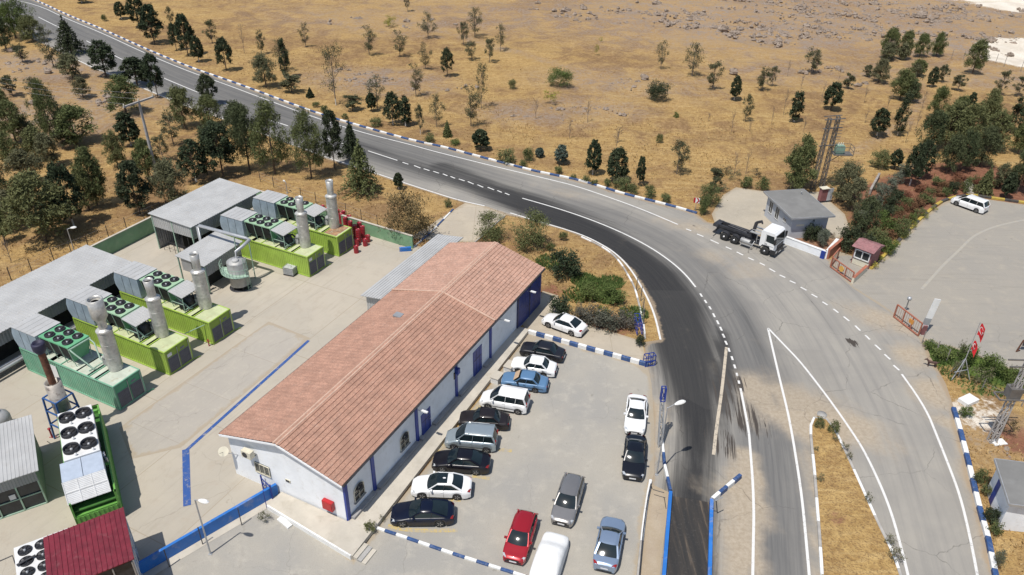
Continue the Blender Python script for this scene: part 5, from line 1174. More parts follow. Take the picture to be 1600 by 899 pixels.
    g.add(vv, [(i*5+j, (i+1)*5+j, (i+1)*5+j+1, i*5+j+1) for i in range(nn) for j in range(4)], 0, True); g.build('rear_window', M_['glass'], t)
    for s_ in (1, -1):
        q = [(A+.10, s_*hb, zA-.02), (D-.05, s_*hb, zb+.02), (C_-.02, s_*hr, zr0+.02), (B_+.03, s_*hr, zr0+.03)]
        if s_ < 0: q = q[::-1]
        glassq('side_window', q)
    if pano: 
        g = MB(); g.add([(B_-.02, -hr*.84, zR+.012), (C_-.42, -hr*.84, zR+.026), (C_-.42, hr*.84, zR+.026), (B_-.02, hr*.84, zR+.012)], [(0, 1, 2, 3)]); g.build('glass_roof', M_['glass'], t)
    if rails:
        for s_ in (1, -1):
            g = MB(); g.tube([(B_+.3, s_*hr*.93, zR+.0), (B_+.4, s_*hr*.93, zR+.06), (C_-.5, s_*hr*.93, zR+.06), (C_-.4, s_*hr*.93, zR+.0)], .022, 6); g.build('roof_rail', M_['galv'], t)
    # lamps
    for s_ in (1, -1):
        f_ = k['f']; g = MB()
        if bx > .5: g.box(-.012, .06, min(s_*W*.26, s_*W*.42), max(s_*W*.26, s_*W*.42), f_-.22, f_-.08)
        else: g.add([(.02, s_*W*.27, f_-.13), (.10, s_*hw(.1)*.99, f_-.15), (.36, s_*hw(.36)*.985, f_-.02), (.30, s_*hw(.3)*.83, f_+.065), (.06, s_*W*.29, f_-.015)], [(0, 1, 2, 3, 4)] if s_ > 0 else [(4, 3, 2, 1, 0)]); g.v = [(x-.015, y*1.012, z+.012) for x, y, z in g.v]
        g.build('headlight', M_['lamp_clear'], t)
        g = MB(); tz = k['t']-.16
        if bx > .5 or kind in ('van', 'hatch', 'estate', 'minivan'): g.box(L-.05, L+.014, min(s_*W*.3, s_*W*.41), max(s_*W*.3, s_*W*.41), tz-.16, tz+(.3 if kind == 'van' else 0))
        else: g.add([(L+.0, s_*W*.26, tz-.05), (L-.06, s_*hw(L-.06)*.99, tz-.06), (L-.28, s_*hw(L-.28)*.99, tz+.06), (L-.2, s_*hw(L-.2)*.86, tz+.145), (L-.05, s_*W*.28, tz+.1)], [(4, 3, 2, 1, 0)] if s_ > 0 else [(0, 1, 2, 3, 4)]); g.v = [(x+.015, y*1.012, z+.012) for x, y, z in g.v]
        g.build('tail_light', M_['lamp_red'], t)
        g = MB(); g.box(A+.22, A+.36, min(s_*(hb+.04), s_*(hb+.24)), max(s_*(hb+.04), s_*(hb+.24)), zb+.03, zb+.16); g.build('mirror', pmat if bx < .5 else M_['trim'], t)
    if plate:
        g = MB(); g.box(-.035 if bx < .5 else -.085, -.021 if bx < .5 else -.071, -.26, .26, .36, .47); g.build('number_plate', M_['plate'], t)
        g = MB(); g.box(L+(.0145 if bx < .5 else .071), L+(.024 if bx < .5 else .085), -.26, .26, .5 if bx < .5 else .36, .61 if bx < .5 else .47); g.build('number_plate', M_['plate'], t)
    for x in wx:
        for s_ in (1, -1):
            wh = MB(); y0 = s_*(W/2-.02); 
            o = empty('wheel', (x, 0, r)); o.parent = t
            yy = [y0-s_*.21, y0-s_*.19, y0-s_*.02, y0]
            wh.lathe((0, 0, 0), [(r*.62, y0-s_*.22), (r*.97, yy[0]), (r, yy[1]), (r, yy[2]), (r*.95, yy[3]), (r*.70, yy[3]+s_*.004)], 22, axis='y'); wh.build('tyre', M_['rubber'], o)
            rm = MB(); rm.lathe((0, 0, 0), [(r*.70, y0+s_*.002), (r*.64, y0-s_*.03), (r*.2, y0-s_*.012), (.01, y0+s_*.0)], 10, axis='y', sm=False)
            for q in range(5):
                a = q*2*PI/5; rm.bar((.06*math.cos(a), y0+s_*.003, .06*math.sin(a)), (r*.66*math.cos(a), y0-s_*.005, r*.66*math.sin(a)), .05, .02, upv=(0, 1, 0))
            rm.build('rim', M_['rim_dull' if kind == 'old' else 'rim'], o)
    t['L'] = L
    return t, k
def shift(t, dx, dy):
    for c in t.children: c.location.x += dx; c.location.y += dy
def by_wheels(t, k, pf, pr):
    """nearside wheel contacts seen in the photo (front, rear); car's left side is the near one"""
    f, r_ = P(*pf), P(*pr); d = (f-r_).normalized(); mid = (f+r_)/2
    yaw = math.atan2(-d.y, -d.x)           # mesh +x runs from nose to tail
    n = Vector((-d.y, d.x, 0))             # left of travel
    c = mid-n*(k['W']/2-.1)
    shift(t, -(k['wf']+k['wb']/2), 0); t.location = (c.x, c.y, .015); t.rotation_euler.z = yaw
def by_front(t, k, pf, pd):
    f = P(*pf); d = (P(*pd)-f).normalized(); c = f+d*(k['L']/2)
    shift(t, -k['L']/2, 0); t.location = (c.x, c.y, .015); t.rotation_euler.z = math.atan2(d.y, d.x)
for args in [
  (('coupe', 'navy', 'dark navy blue two-door coupe, nearest to the gable corner in the kerbside row'), dict(doors=2), 'w', (630.7, 824), (686, 823.5)),
  (('sedan', 'white', 'white saloon with a black glass roof parked beside the navy coupe'), dict(pano=True), 'w', (660.7, 779.4), (713.7, 781.4)),
  (('sedan', 'aubergine', 'glossy black modern saloon parked between the white glass-roofed one and silver van'), {}, 'w', (691.4, 738.4), (743.4, 742.8)),
  (('van', 'silver', 'silver-grey high-roofed passenger van with roof rails in the kerbside row'), dict(rails=True), 'w', (709, 703), (760.8, 708)),
  (('old', 'brownblack', 'old boxy brown-black saloon parked between the silver and white vans'), {}, 'w', (730, 671), (776, 674)),
  (('van', 'white', 'small white high-roofed van parked beside the faded blue saloon'), {}, 'w', (764.2, 639.8), (807.3, 647.7)),
  (('old', 'blue', 'faded light blue old boxy saloon with a sunshade behind the windscreen'), {}, 'w', (794.5, 608), (836.7, 614)),
  (('old', 'white', 'old boxy white saloon parked between the blue and black old ones'), {}, 'w', (808, 583), (851, 590)),
  (('old', 'oldblack', 'old boxy black saloon parked right under the striped low wall'), {}, 'w', (822.8, 558.7), (862, 566.5)),
  (('sedan', 'white', 'white saloon parked alone on the apron above the striped low wall'), {}, 'w', (856.2, 512.3), (892.9, 525.6)),
  (('sedan', 'white', 'white saloon facing the viewer, nose to tail before the dark blue-black one'), {}, 'f', (990, 683), (995, 628)),
  (('sedan', 'black', 'blue-black saloon right behind the white one beside the weighbridge wall'), {}, 'f', (987.5, 754), (993, 690)),
  (('estate', 'grey', 'metallic grey estate parked in front of the white covered car'), {}, 'f', (876, 825), (897, 757)),
  (('hatch', 'red', 'bright red hatchback parked beside the white covered car'), {}, 'f', (801, 884), (825, 812)),
  (('sedan', 'silverblue', 'silver-blue saloon parked facing away, at the bottom right of the car park'), {}, 'r', (943, 897), (958, 822)),
  (('minivan', 'white', 'white minivan parked by the yellow and black kerb on the gate yard'), {}, 'w', (1494.2, 322), (1523, 332.5))]:
    (a, kw_, mode, p1, p2) = args; t, k = make_car(*a, cat='van' if a[0] in ('van', 'minivan') else 'car', **kw_)
    if mode == 'w': by_wheels(t, k, p1, p2)
    elif mode == 'f': by_front(t, k, p1, p2)
    else:
        f = P(*p1); d = (P(*p2)-f).normalized(); c = f+d*(k['L']/2)
        shift(t, -k['L']/2, 0); t.location = (c.x, c.y, .015); t.rotation_euler.z = math.atan2(-d.y, -d.x)
    if a[1] == 'blue':
        g = MB(); A_, B_ = k['A'], k['B']; g.add([(A_-.06, -.62, k['zb']+.07), (B_-.05, -.55, k['H']-.02), (B_-.05, .55, k['H']-.02), (A_-.06, .62, k['zb']+.07)], [(0, 3, 2, 1)]); g.v = [(x-.10, y, z+.03) for x, y, z in g.v]
        o = g.build('sunshade', mat('cardboard_sunshade', (.5, .36, .24), .8), t); o.location.x = -(k['wf']+k['wb']/2)
    if 'L' in t: del t['L']
# covered car
cv = empty('covered_car', (0, 0, 0), 0, 'car hidden under a smooth white fabric cover between the red and grey cars', 'car', 'parked cars')
mb = MB(); L, W = 4.7, 1.95; vs = []; nx_ = 24; rr = random.Random(5)
prof = [(0, .55), (.25, .85), (1.2, 1.0), (1.9, 1.42), (2.6, 1.5), (3.4, 1.44), (4.1, 1.08), (4.5, .98), (4.7, .6)]
for i in range(nx_+1):
    x = L*i/nx_; z = float(np.interp(x, [p[0] for p in prof], [p[1] for p in prof])); e = min(x, L-x)
    h = W/2*(1-.22*max(0, 1-e/.8)**2.2); top = z; cab = np.clip((z-1.0)/.45, 0, 1)
    for (u, v) in ((1.02, 0.03), (1.01, .3), (1.0, .62), (.97-.03*cab, .78), (.88-.1*cab, .90), (.5, .985), (0, 1)):
        vs.append((x+(.04 if i == 0 else 0), h*u, top*v+.01*math.sin(x*7+v*9)))
    for (u, v) in ((.5, .985), (.88-.1*cab, .90), (.97-.03*cab, .78), (1.0, .62), (1.01, .3), (1.02, .03)): vs.append((x, -h*u, top*v+.01*math.sin(x*6+v*5)))
n = 13
mb.add(vs, [(i*n+j, (i+1)*n+j, (i+1)*n+j+1, i*n+j+1) for i in range(nx_) for j in range(n-1)], 0, True); mb.add(vs[:n], [tuple(range(n))], 0, True); mb.add(vs[-n:], [tuple(reversed(range(n)))], 0, True)
mb.build('cover', mat('white_car_cover', (.75, .75, .73), .75, var=.04, bmp=.35, bscale=3), cv)
for x in (.95, 3.7):
    for y in (-.8, .8):
        mb = MB(); mb.lathe((x, y, .33), [(.3, -.1), (.33, -.09), (.33, .09), (.3, .1)], 16, axis='y'); mb.build('wheel', M_['rubber'], cv)
f = P(871, 842); d = (P(847, 915)-f).normalized(); c = f+d*(L/2); shift(cv, -L/2, 0); cv.location = (c.x, c.y, .015); cv.rotation_euler.z = math.atan2(d.y, d.x)
# ------------------------------------------------------------------ truck
tr = empty('hooklift_truck', (0, 0, 0), 0, 'white cab hook lift truck with bare black chassis beside the grey hut', 'truck')
# nose at x=0, tail +x
cab = MB(); W = 2.45
side = [(.05, .55), (.0, 1.0), (.02, 1.55), (.22, 2.75), (.45, 2.95), (1.85, 2.95), (1.95, 2.85), (1.95, 1.0), (1.75, .95), (1.6, 1.25), (.75, 1.25), (.6, .95), (.5, .55)]
n = len(side); cab.add([(x, -W/2, z) for x, z in side]+[(x, W/2, z) for x, z in side], [tuple(reversed(range(n))), tuple(range(n, 2*n))]+[(i, (i+1) % n, n+(i+1) % n, n+i) for i in range(n)])
cab.box(.6, 1.7, -.8, .8, 2.95, 3.02); cb = cab.build('cab', PAINT['white'], tr)
mb = MB(); mb.add([(-.012+.03, -1.12, 1.62), (.195, -1.08, 2.68), (.195, 1.08, 2.68), (.018, 1.12, 1.62)], [(0, 1, 2, 3)][::-1]); mb.build('windscreen', M_['glass'], cb)
for s_ in (1, -1):
    mb = MB(); y = s_*(W/2+.006); q = [(.2, y, 1.65), (.38, y, 2.6), (1.25, y, 2.6), (1.25, y, 1.75)]; mb.add(q if s_ < 0 else q[::-1], [(0, 1, 2, 3)]); mb.build('side_window', M_['glass'], cb)
    mb = MB(); mb.bar((1.32, y, 1.1), (1.32, y, 2.7), .02, .02); mb.bar((.3, y, 1.3), (1.3, y, 1.3), .02, .02); mb.box(1.05, 1.25, min(y, y+s_*.03), max(y, y+s_*.03), 1.45, 1.5); mb.build('door_trim', M_['trim'], cb)
    mb = MB(); mb.box(.0, .18, s_*1.45-.12, s_*1.45+.12, 1.75, 2.45); mb.bar((.15, s_*1.2, 2.5), (.1, s_*1.45, 2.4), .05); mb.build('mirror', M_['trim'], cb)
    mb = MB(); mb.box(-.14, -.05, s_*1.0-.2, s_*1.0+.2, .62, .85); mb.build('headlight', M_['lamp_clear'], cb)
mb = MB(); mb.box(-.12, .55, -1.24, 1.24, .38, .95); mb.box(-.02, .0, -.85, .85, 1.0, 1.5); mb.build('bumper', M_['trim'], cb)
mb = MB(); mb.box(-.135, -.121, -.3, .3, .45, .57); mb.build('number_plate', M_['plate'], cb)
ch = MB()
for y in (-.45, .45): ch.box(.5, 7.7, y-.08, y+.08, .85, 1.15)
for x in (2.3, 3.6, 5, 6.3, 7.4): ch.box(x, x+.15, -.4, .4, .88, 1.1)
ch.box(7.65, 7.8, -1.2, 1.2, .55, .7); ch.build('chassis', M_['dark'], tr)
hk = MB()
for y in (-.5, .5): hk.box(3.2, 7.9, y-.09, y+.09, 1.2, 1.5)
hk.box(7.4, 8.1, -.75, .75, 1.15, 1.45); hk.lathe((7.95, 0, 1.35), [(.16, -.7), (.16, .7)], 10, axis='y')
hk.box(3.4, 3.8, -.35, .35, 1.5, 1.85); hk.bar((3.4, 0, 1.5), (3.2, 0, 3.0), .32, .32); hk.bar((3.2, 0, 3.0), (2.6, 0, 3.35), .26, .26); hk.bar((2.6, 0, 3.35), (2.5, 0, 3.05), .14, .14); hk.tube([(4.0, -.2, 1.45), (6.4, -.2, 1.55)], .11, 8); hk.tube([(4.0, .2, 1.45), (6.4, .2, 1.55)], .11, 8)
hk.build('hook_arm', M_['dark'], tr)
ml = MB(); ml.box(3.3, 3.36, -1.1, 1.1, 2.1, 2.16)
for k_ in range(3): ml.box(2.2, 3.3, -.9+k_*.75, -.5+k_*.75, 2.1, 2.14)
for y in (-1.05, 1.05): ml.bar((2.4, y, 1.1), (2.4, y, 2.1), .06)
ml.build('catwalk', M_['steel_dull'], tr)
tk_ = MB(); tk_.lathe((0, 0, 0), [(.28, 0), (.3, .04), (.3, 1.1), (.28, 1.14)], 14); 
o = tk_.build('fuel_tank', M_['steel_dull'], tr); o.rotation_euler = (0, PI/2, 0); o.location = (3.1, .98, .8)
mb = MB(); mb.box(3.2, 3.9, -1.15, -.7, .55, 1.0); mb.build('tool_box', M_['dark'], tr)
for s_ in (1, -1):
    mb = MB(); mb.bar((2.7, s_*1.2, .75), (4.2, s_*1.2, .7), .05, .1); mb.bar((2.7, s_*1.2, .45), (4.2, s_*1.2, .42), .05, .1)
    for x in (2.8, 4.1): mb.bar((x, s_*1.2, .4), (x, s_*.5, .95), .05)
    mb.build('side_guard', M_['galv'], tr)
for x, du in ((1.2, 0), (5.0, 1), (6.3, 1)):
    for s_ in (1, -1):
        o = empty('wheel', (x, 0, .5)); o.parent = tr; y0 = s_*1.22; wd = .3 if not du else .55
        mb = MB(); mb.lathe((0, 0, 0), [(.3, y0-s_*wd), (.5, y0-s_*wd), (.51, y0-s_*(wd-.03)), (.51, y0-s_*.03), (.48, y0), (.3, y0+s_*.003)], 26, axis='y'); mb.build('tyre', M_['rubber'], o)
        mb = MB(); mb.lathe((0, 0, 0), [(.3, y0), (.27, y0-s_*(.12 if du else .02)), (.13, y0-s_*(.1 if du else .0)), (.12, y0+s_*.06), (.01, y0+s_*.07)], 16, axis='y'); mb.build('rim', M_['rim'], o)
        mb = MB(); n_ = 9; vs = []
        for q in range(n_+1):
            a = PI*q/n_; vs += [(x+.62*math.cos(a), s_*.72, .5+.62*math.sin(a)), (x+.62*math.cos(a), s_*1.26, .5+.62*math.sin(a))]
        mb.add(vs, [(2*q, 2*q+1, 2*q+3, 2*q+2) for q in range(n_)], 0, True)
        if du: mb.build('mudguard', M_['dark'], tr)
f_, r_ = P(1193.7, 397.8), P(1138.5, 378); d = (f_-r_).normalized(); n_ = Vector((-d.y, d.x, 0))
wbase = (5.65-1.2); sc = (f_-r_).length/wbase
c = f_+n_*1.1                      # right side is near: centre lies to the left of travel
shift(tr, -1.2, 0); tr.location = (c.x, c.y, .01); tr.rotation_euler.z = math.atan2(-d.y, -d.x); tr.scale = (min(1.05, max(.85, sc)),)*3
print('truck scale', sc)

# ------------------------------------------------------------------ grey hut by the gravel forecourt
def hut(label, rc, zr, wc, name='hut', windows=(), wallm='hut_wall', roofm='hut_roof', drop=.25, cat='building', group=None):
    """rc: roof corner world points in order; wc: wall corner world points (base)"""
    o0 = wc[0].copy(); o0.z = 0; t = empty(name, o0, 0, label, cat, group)
    R_ = lambda p: (p.x-o0.x, p.y-o0.y)
    mb = MB(); mb.prism([R_(p) for p in wc], 0, zr-.15); mb.build('wall', M_[wallm], t)
    mb = MB(); mb.prism([R_(p) for p in rc], zr-.15, zr); r = mb.build('roof', M_[roofm], t)
    mb = MB(); pp = [R_(p) for p in rc]
    for p, q in zip(pp, pp[1:]+pp[:1]): mb.bar((*p, zr-.06), (*q, zr-.06), .06, .2)
    mb.build('fascia', M_['galv'], r)
    for (i, f0, f1, z0, z1_, nm, m) in windows:
        a, b_ = wc[i], wc[(i+1) % len(wc)]; d = (b_-a); L_ = d.length; d.normalize(); nn_ = Vector((d.y, -d.x, 0))
        p, q = a+d*(L_*f0)-o0, a+d*(L_*f1)-o0; mb = MB(); e = nn_*.02
        mb.add([(p.x+e.x, p.y+e.y, z0), (q.x+e.x, q.y+e.y, z0), (q.x+e.x, q.y+e.y, z1_), (p.x+e.x, p.y+e.y, z1_)], [(0, 1, 2, 3)]); w_ = mb.build(nm, M_[m], t)
        if nm == 'window':
            mb = MB(); e2 = nn_*.035; cs = [(p+e2, z0), (q+e2, z0), (q+e2, z1_), (p+e2, z1_)]
            for (u, zu), (v, zv) in zip(cs, cs[1:]+cs[:1]): mb.bar((u.x, u.y, zu), (v.x, v.y, zv), .05)
            m2 = (p+q)/2+e2; mb.bar((m2.x, m2.y, z0), (m2.x, m2.y, z1_), .04); mb.build('frame', M_['plastic_w'], w_)
    return t
g0 = [P(1090+x/4.993, 280+y/4.993, 3.2) for x, y in [(515, 97), (740, 308), (1075, 290), (828, 78)]]
cen = sum(g0, Vector())/4
def inset(pts, d): c_ = sum(pts, Vector())/len(pts); return [p+(c_-p).normalized()*d for p in pts]
wc = inset(g0, .75)
h1 = hut('grey flat-roofed hut behind the hook lift truck', g0, 3.2, wc, 'guard_building', [(0, .12, .26, 1.0, 2.6, 'window', 'glass_dark'), (0, .38, .52, 1.0, 2.6, 'window', 'glass_dark'), (0, .70, .80, 1.6, 2.1, 'window', 'glass_dark'), (1, .16, .38, 1.75, 2.0, 'sign_board', 'tan'), (0, .88, .97, .0, 1.2, 'hatch', 'dark')] if False else
  [(0, .12, .26, 1.0, 2.6, 'window', 'glass_dark'), (0, .38, .52, 1.0, 2.6, 'window', 'glass_dark'), (0, .70, .80, 1.6, 2.1, 'window', 'glass_dark'), (1, .14, .36, 1.75, 2.0, 'sign_board', 'ivory')])
mb = MB(); mb.lathe((0, 0, 0), [(.08, 0), (.08, .3), (.12, .34), (.01, .4)], 10); v = mb.build('roof_vent', M_['galv'], h1); q = P(1252, 304, 3.2)-h1.location; v.location = (q.x, q.y, 3.2)
# hut bottom right
r0 = [P(1554, 717, 3.0), P(1577, 788, 3.0), P(1640, 796, 3.0), P(1640, 728, 3.0)]
w0 = inset(r0, .45); w0[2] = w0[1]+(w0[2]-w0[1]); 
hut('small pale hut with a grey flat roof at the right edge beside the striped kerb', r0, 3.0, w0, 'roadside_hut', [(0, .25, .42, .0, 2.3, 'door', 'blue')], wallm='wall_white')
# white wall with blue end and the planter
long_wall('low_wall', [P(1219, 378), P(1289, 404), P(1306, 384)], .3, .95, 'wall_white', 'white low wall with a blue end enclosing the planter by the grey hut', 'kerb_white')
mb = MB(); mb.box(-.35, .15, -.22, .22, 0, .97); tag(mb.build('wall_end', M_['blue'], None, P(1286, 404), math.atan2((P(1286, 404)-P(1219, 378)).y, (P(1286, 404)-P(1219, 378)).x)), 'blue painted end block of the white planter wall', 'wall end')
# orange gate walls and gate leaf
long_wall('gate_wall', [P(1292, 405), P(1316, 385)], .25, 1.3, 'orange', 'orange painted wall between the planter wall and the maroon booth', 'orange')
def lattice_gate(name, p, q, h, label, panels=3, m='orange', lean=0):
    t = empty(name, p, math.atan2((q-p).y, (q-p).x), label, 'gate'); L_ = (q-p).length; mb = MB()
    for z in (.12, h): mb.bar((0, 0, z), (L_, 0, z), .12)
    for k_ in range(panels+1): mb.bar((L_*k_/panels, 0, .1), (L_*k_/panels, 0, h), .11)
    mb.build('frame', M_[m], t)
    mb = MB()
    for k_ in range(int(L_/.28)): mb.bar((.28*k_+.14, 0, .15), (.28*k_+.14, 0, h), .022)
    mb.build('bars', M_[m], t)
    return t
ga = P(1297, 418); gb = P(1330, 442)
g_ = lattice_gate('sliding_gate', ga, gb, 1.35, 'orange steel gate leaf folded in front of the maroon booth', 3)
mb = MB(); mb.lathe((1.7, 0, .75), [(.35, -.04), (.35, .04)], 14, axis='y'); mb.build('emblem_disc', mat('emblem_yellow', (.62, .36, .08), .6), g_)
lattice_gate('hinged_gate', P(1297, 418), P(1308, 405), 1.5, 'short orange gate frame hinged beside the blue wall end', 1)
long_wall('gate_wall', [P(1331, 443), P(1352, 424)], .25, .75, 'ivory', 'cream low wall with orange cap in front of the maroon booth', 'orange')
g_ = lattice_gate('sliding_gate', P(1396, 496), P(1434, 526), 1.6, 'orange steel gate leaf standing open across the road from the booth', 3)
mb = MB(); mb.box(2.0, 2.55, -.06, .06, .75, 1.2); mb.build('emblem_plate', mat('emblem_orange', (.62, .28, .06), .6), g_)
# barrier board
bp = P(1441, 522); br_ = empty('barrier_arm', bp, 0, 'white raised barrier board leaning above its motor post beside the open gate', 'barrier')
top = P(1463, 463, 4.0)
mb = MB(); mb.bar((0, 0, .9), (.45, .25, 4.1), .62, .12, upv=(0, -1, .3)); mb.build('arm', M_['plastic_w'], br_)
mb = MB(); mb.bar((-.05, 0, .7), (.12, .08, 1.9), .66, .14, upv=(0, -1, .3)); mb.build('arm_sleeve', M_['galv'], br_)
mb = MB(); mb.box(-.2, .2, -.2, .2, 0, 1.1); mb.build('motor_post', M_['booth'], br_)
mb = MB(); mb.lathe((0, 0, 0), [(.06, 0), (.06, 1.5), (.2, 1.5), (.25, 1.7), (.15, 1.85), (.01, 1.88)], 12); tag(mb.build('beacon_lamp', M_['galv'], None, P(1414, 487)), 'round grey beacon on a post behind the open orange gate', 'lamp')
# booth
bc = P(1352, 420); byaw = math.atan2((P(1362, 402)-P(1335, 396)).y, (P(1362, 402)-P(1335, 396)).x)
bc = P(1340, 412)
u_ = (P(1357, 421)-P(1329, 410)).normalized(); ang = math.atan2(u_.y, u_.x)
bt = empty('guard_booth', P(1329, 411), ang, 'small maroon guard booth with white framed sliding window beside the yellow kerb', 'booth')
bw_, bd_ = (P(1357, 421)-P(1329, 411)).length, 2.3
print('booth width', bw_)
mb = MB(); mb.box(0, bw_, 0, bd_, 0, 2.3); mb.build('wall', M_['booth'], bt)
mb = MB(); mb.box(.1, bw_-.1, -.02, -.003, .05, .75); mb.build('base_panel', M_['ivory'], bt)
mb = MB(); mb.add([(-.25, -.45, 2.35), (bw_+.25, -.45, 2.35), (bw_+.25, bd_/2, 2.85), (-.25, bd_/2, 2.85), (bw_+.25, bd_+.35, 2.35), (-.25, bd_+.35, 2.35)], [(0, 1, 2, 3), (3, 2, 4, 5), (0, 3, 5), (1, 4, 2), (0, 5, 4, 1)]); mb.build('roof', mat('maroon_shingle', (.26, .12, .12), .7, var=.2, scale=2, dirt=(.45, .35, .33), dirt_amt=.5), bt)
mb = MB(); mb.box(.2, bw_-.2, -.03, -.005, .95, 2.0); w_ = mb.build('window', M_['glass_dark'], bt)
mb = MB()
for x in (.2, bw_/2, bw_-.2): mb.bar((x, -.05, .92), (x, -.05, 2.03), .12)
for z in (.95, 2.0): mb.bar((.15, -.05, z), (bw_-.15, -.05, z), .12)
mb.build('frame', M_['plastic_w'], w_)
mb = MB(); mb.box(-.0+bw_*.45, bw_*.9, -.03, -.004, .78, .9); mb.build('name_board', M_['kerb_yellow'], bt)

# ------------------------------------------------------------------ poles and lamps
pb = P(247, 282); pole = empty('power_pole', pb, 0, 'tall pale concrete power pole with a T-shaped crossarm beside the road', 'power pole')
hp = height_of(pb, 160)
mb = MB(); mb.tube([(0, 0, -.05), (0, 0, hp)], [.26, .15], 10); mb.build('pole', M_['concpole'], pole)
a = P(191, 163, hp)-pb; b_ = P(238, 147, hp)-pb; mid = (a+b_)/2; a -= mid; b_ -= mid
mb = MB(); mb.bar((a.x, a.y, hp+.05), (b_.x, b_.y, hp+.05), .22, .22); mb.build('crossarm', M_['concpole'], pole)
for f in (-.95, 0, .95):
    mb = MB(); q = b_*f; mb.lathe((q.x, q.y, hp+.15), [(.04, 0), (.1, .05), (.1, .12), (.05, .16), (.1, .2), (.05, .3), (.01, .32)], 10); mb.build('insulator', M_['ivory'], pole)
ins = [pb+b_*f+Vector((0, 0, hp+.45)) for f in (-.95, 0, .95)]
for i, p_ in enumerate(ins):
    q_ = P(-260+i*18, 60, 12); pts_ = [p_.lerp(q_, t_/12)-Vector((0, 0, 2.0*math.sin(PI*t_/12))) for t_ in range(13)]
    world_bars('power_line', [pts_], .012, 'galv', ['nearest', 'middle', 'farthest'][i]+' of three thin wires leaving the T-shaped pole to the left', 'power line', n=4, group='wires of the T-shaped pole')
# lattice tower with transformer
def lattice(t, p, q, wb_, wt_, hh, m='pylon', nm='mast'):
    mb = MB(); n_ = int(hh/1.1); pr = None
    for i in range(n_+1):
        f = i/n_; c_ = Vector(p).lerp(Vector(q), f); w__ = (wb_+(wt_-wb_)*f)/2
        cs = [c_+Vector((sx*w__, sy*w__, 0)) for sx, sy in ((-1, -1), (1, -1), (1, 1), (-1, 1))]
        for a_, b__ in zip(cs, cs[1:]+cs[:1]): mb.bar(a_, b__, .05)
        if pr:
            for k_ in range(4):
                mb.bar(pr[k_], cs[k_], .09); mb.bar(pr[k_], cs[(k_+1) % 4], .045)
        pr = cs
    return mb.build(nm, M_[m], t)
q1, q2 = P(1269, 296), P(1283, 293); hh = height_of(q1, 186)
tw = empty('transformer_tower', q1, 0, 'twin-legged lattice pylon carrying a green transformer behind the grey hut', 'pylon')
off = q2-q1
lattice(tw, (0, 0, 0), (.2, .3, hh), .5, .4, hh); lattice(tw, (off.x, off.y, 0), (off.x+.1, off.y+.3, hh), .5, .4, hh)
mb = MB()
for z in (hh*.98, hh*.86, hh*.62): mb.bar((-.5, .1, z), (off.x+.9, off.y+.1, z), .14, .1)
mb.bar((-.4, -.4, hh), (off.x+.8, off.y-.4, hh), .1); mb.bar((-.4, .9, hh), (off.x+.8, off.y+.9, hh), .1)
for k_ in range(9): mb.bar((off.x-.1, off.y-.1, hh*.62+k_*.42), (off.x+.9, off.y-.1, hh*.62+k_*.42), .05)
mb.build('crossarm', M_['pylon'], tw)
mb = MB(); zp = hh*.50; ox, oy = off.x+.3, off.y-.9; mb.box(ox, ox+2.6, oy, oy+1.5, zp, zp+.1)
for (x, y) in ((ox, oy), (ox+2.6, oy), (ox, oy+1.5), (ox+2.6, oy+1.5)): mb.bar((x, y, zp), (x, y, zp+1.2), .06)
for z in (zp+.6, zp+1.2):
    mb.bar((ox, oy, z), (ox+2.6, oy, z), .05); mb.bar((ox+2.6, oy, z), (ox+2.6, oy+1.5, z), .05); mb.bar((ox, oy+1.5, z), (ox+2.6, oy+1.5, z), .05)
mb.bar((ox+1.3, oy+.7, zp), (off.x, off.y, zp-1.4), .08); mb.build('platform', M_['pylon'], tw)
mb = MB(); mb.box(ox+.35, ox+1.35, oy+.35, oy+1.15, zp+.1, zp+1.3)
for k_ in range(6): mb.box(ox+.2, ox+.35, oy+.4+k_*.12, oy+.45+k_*.12, zp+.3, zp+1.1); mb.box(ox+1.35, ox+1.5, oy+.4+k_*.12, oy+.45+k_*.12, zp+.3, zp+1.1)
tfm = mb.build('transformer', M_['trafo'], tw)
for k_ in range(3):
    mb = MB(); mb.lathe((ox+.55+k_*.3, oy+.7, zp+1.3), [(.08, 0), (.1, .1), (.05, .15), (.09, .25), (.03, .4)], 8); mb.build('bushing', M_['ivory'], tfm)
cbx = empty('meter_cabinet', P(1283, 352-36), .3, 'open metal meter cabinet at the foot of the transformer pylon', 'cabinet')
mb = MB(); mb.box(-.5, .5, -.3, .3, .3, 2.1); mb.build('casing', M_['booth'], cbx); mb = MB(); mb.box(-.6, .6, -.45, .4, 2.1, 2.18); mb.build('roof', M_['ivory'], cbx); mb = MB(); mb.box(.5, 1.3, -.34, -.3, .3, 2.1); mb.build('door', M_['hut_wall'], cbx)
# right edge lattice pole with transformer
q1 = P(1549, 690); hh = 11.0; tp = P(1598, 545, hh)
t2 = empty('transformer_tower', q1, 0, 'lattice pylon leaning at the right edge above the striped roadside kerb', 'pylon')
hh = height_of(q1, 560); lattice(t2, (0, 0, 0), (.2, .2, hh), .5, .32, hh, 'galv' if False else 'concpole')
mb = MB(); z = hh*.55
for (a_, b__) in (((-1.2, -.4, z), (1.3, -.4, z)), ((-1.2, .6, z), (1.3, .6, z)), ((-1.2, -.4, z), (-1.2, .6, z)), ((1.3, -.4, z), (1.3, .6, z)), ((-1.3, 0, hh*.9), (1.3, 0, hh*.9)), ((-1.6, .1, hh*.97), (1.6, .1, hh*.97))): mb.bar(a_, b__, .1)
mb.build('crossarm', M_['pylon'], t2)
mb = MB(); mb.box(-.5, .5, -.3, .5, z, z+1.0); 
for k_ in range(3): mb.lathe((-.35+k_*.35, .1, z+1.0), [(.07, 0), (.1, .15), (.05, .35)], 8)
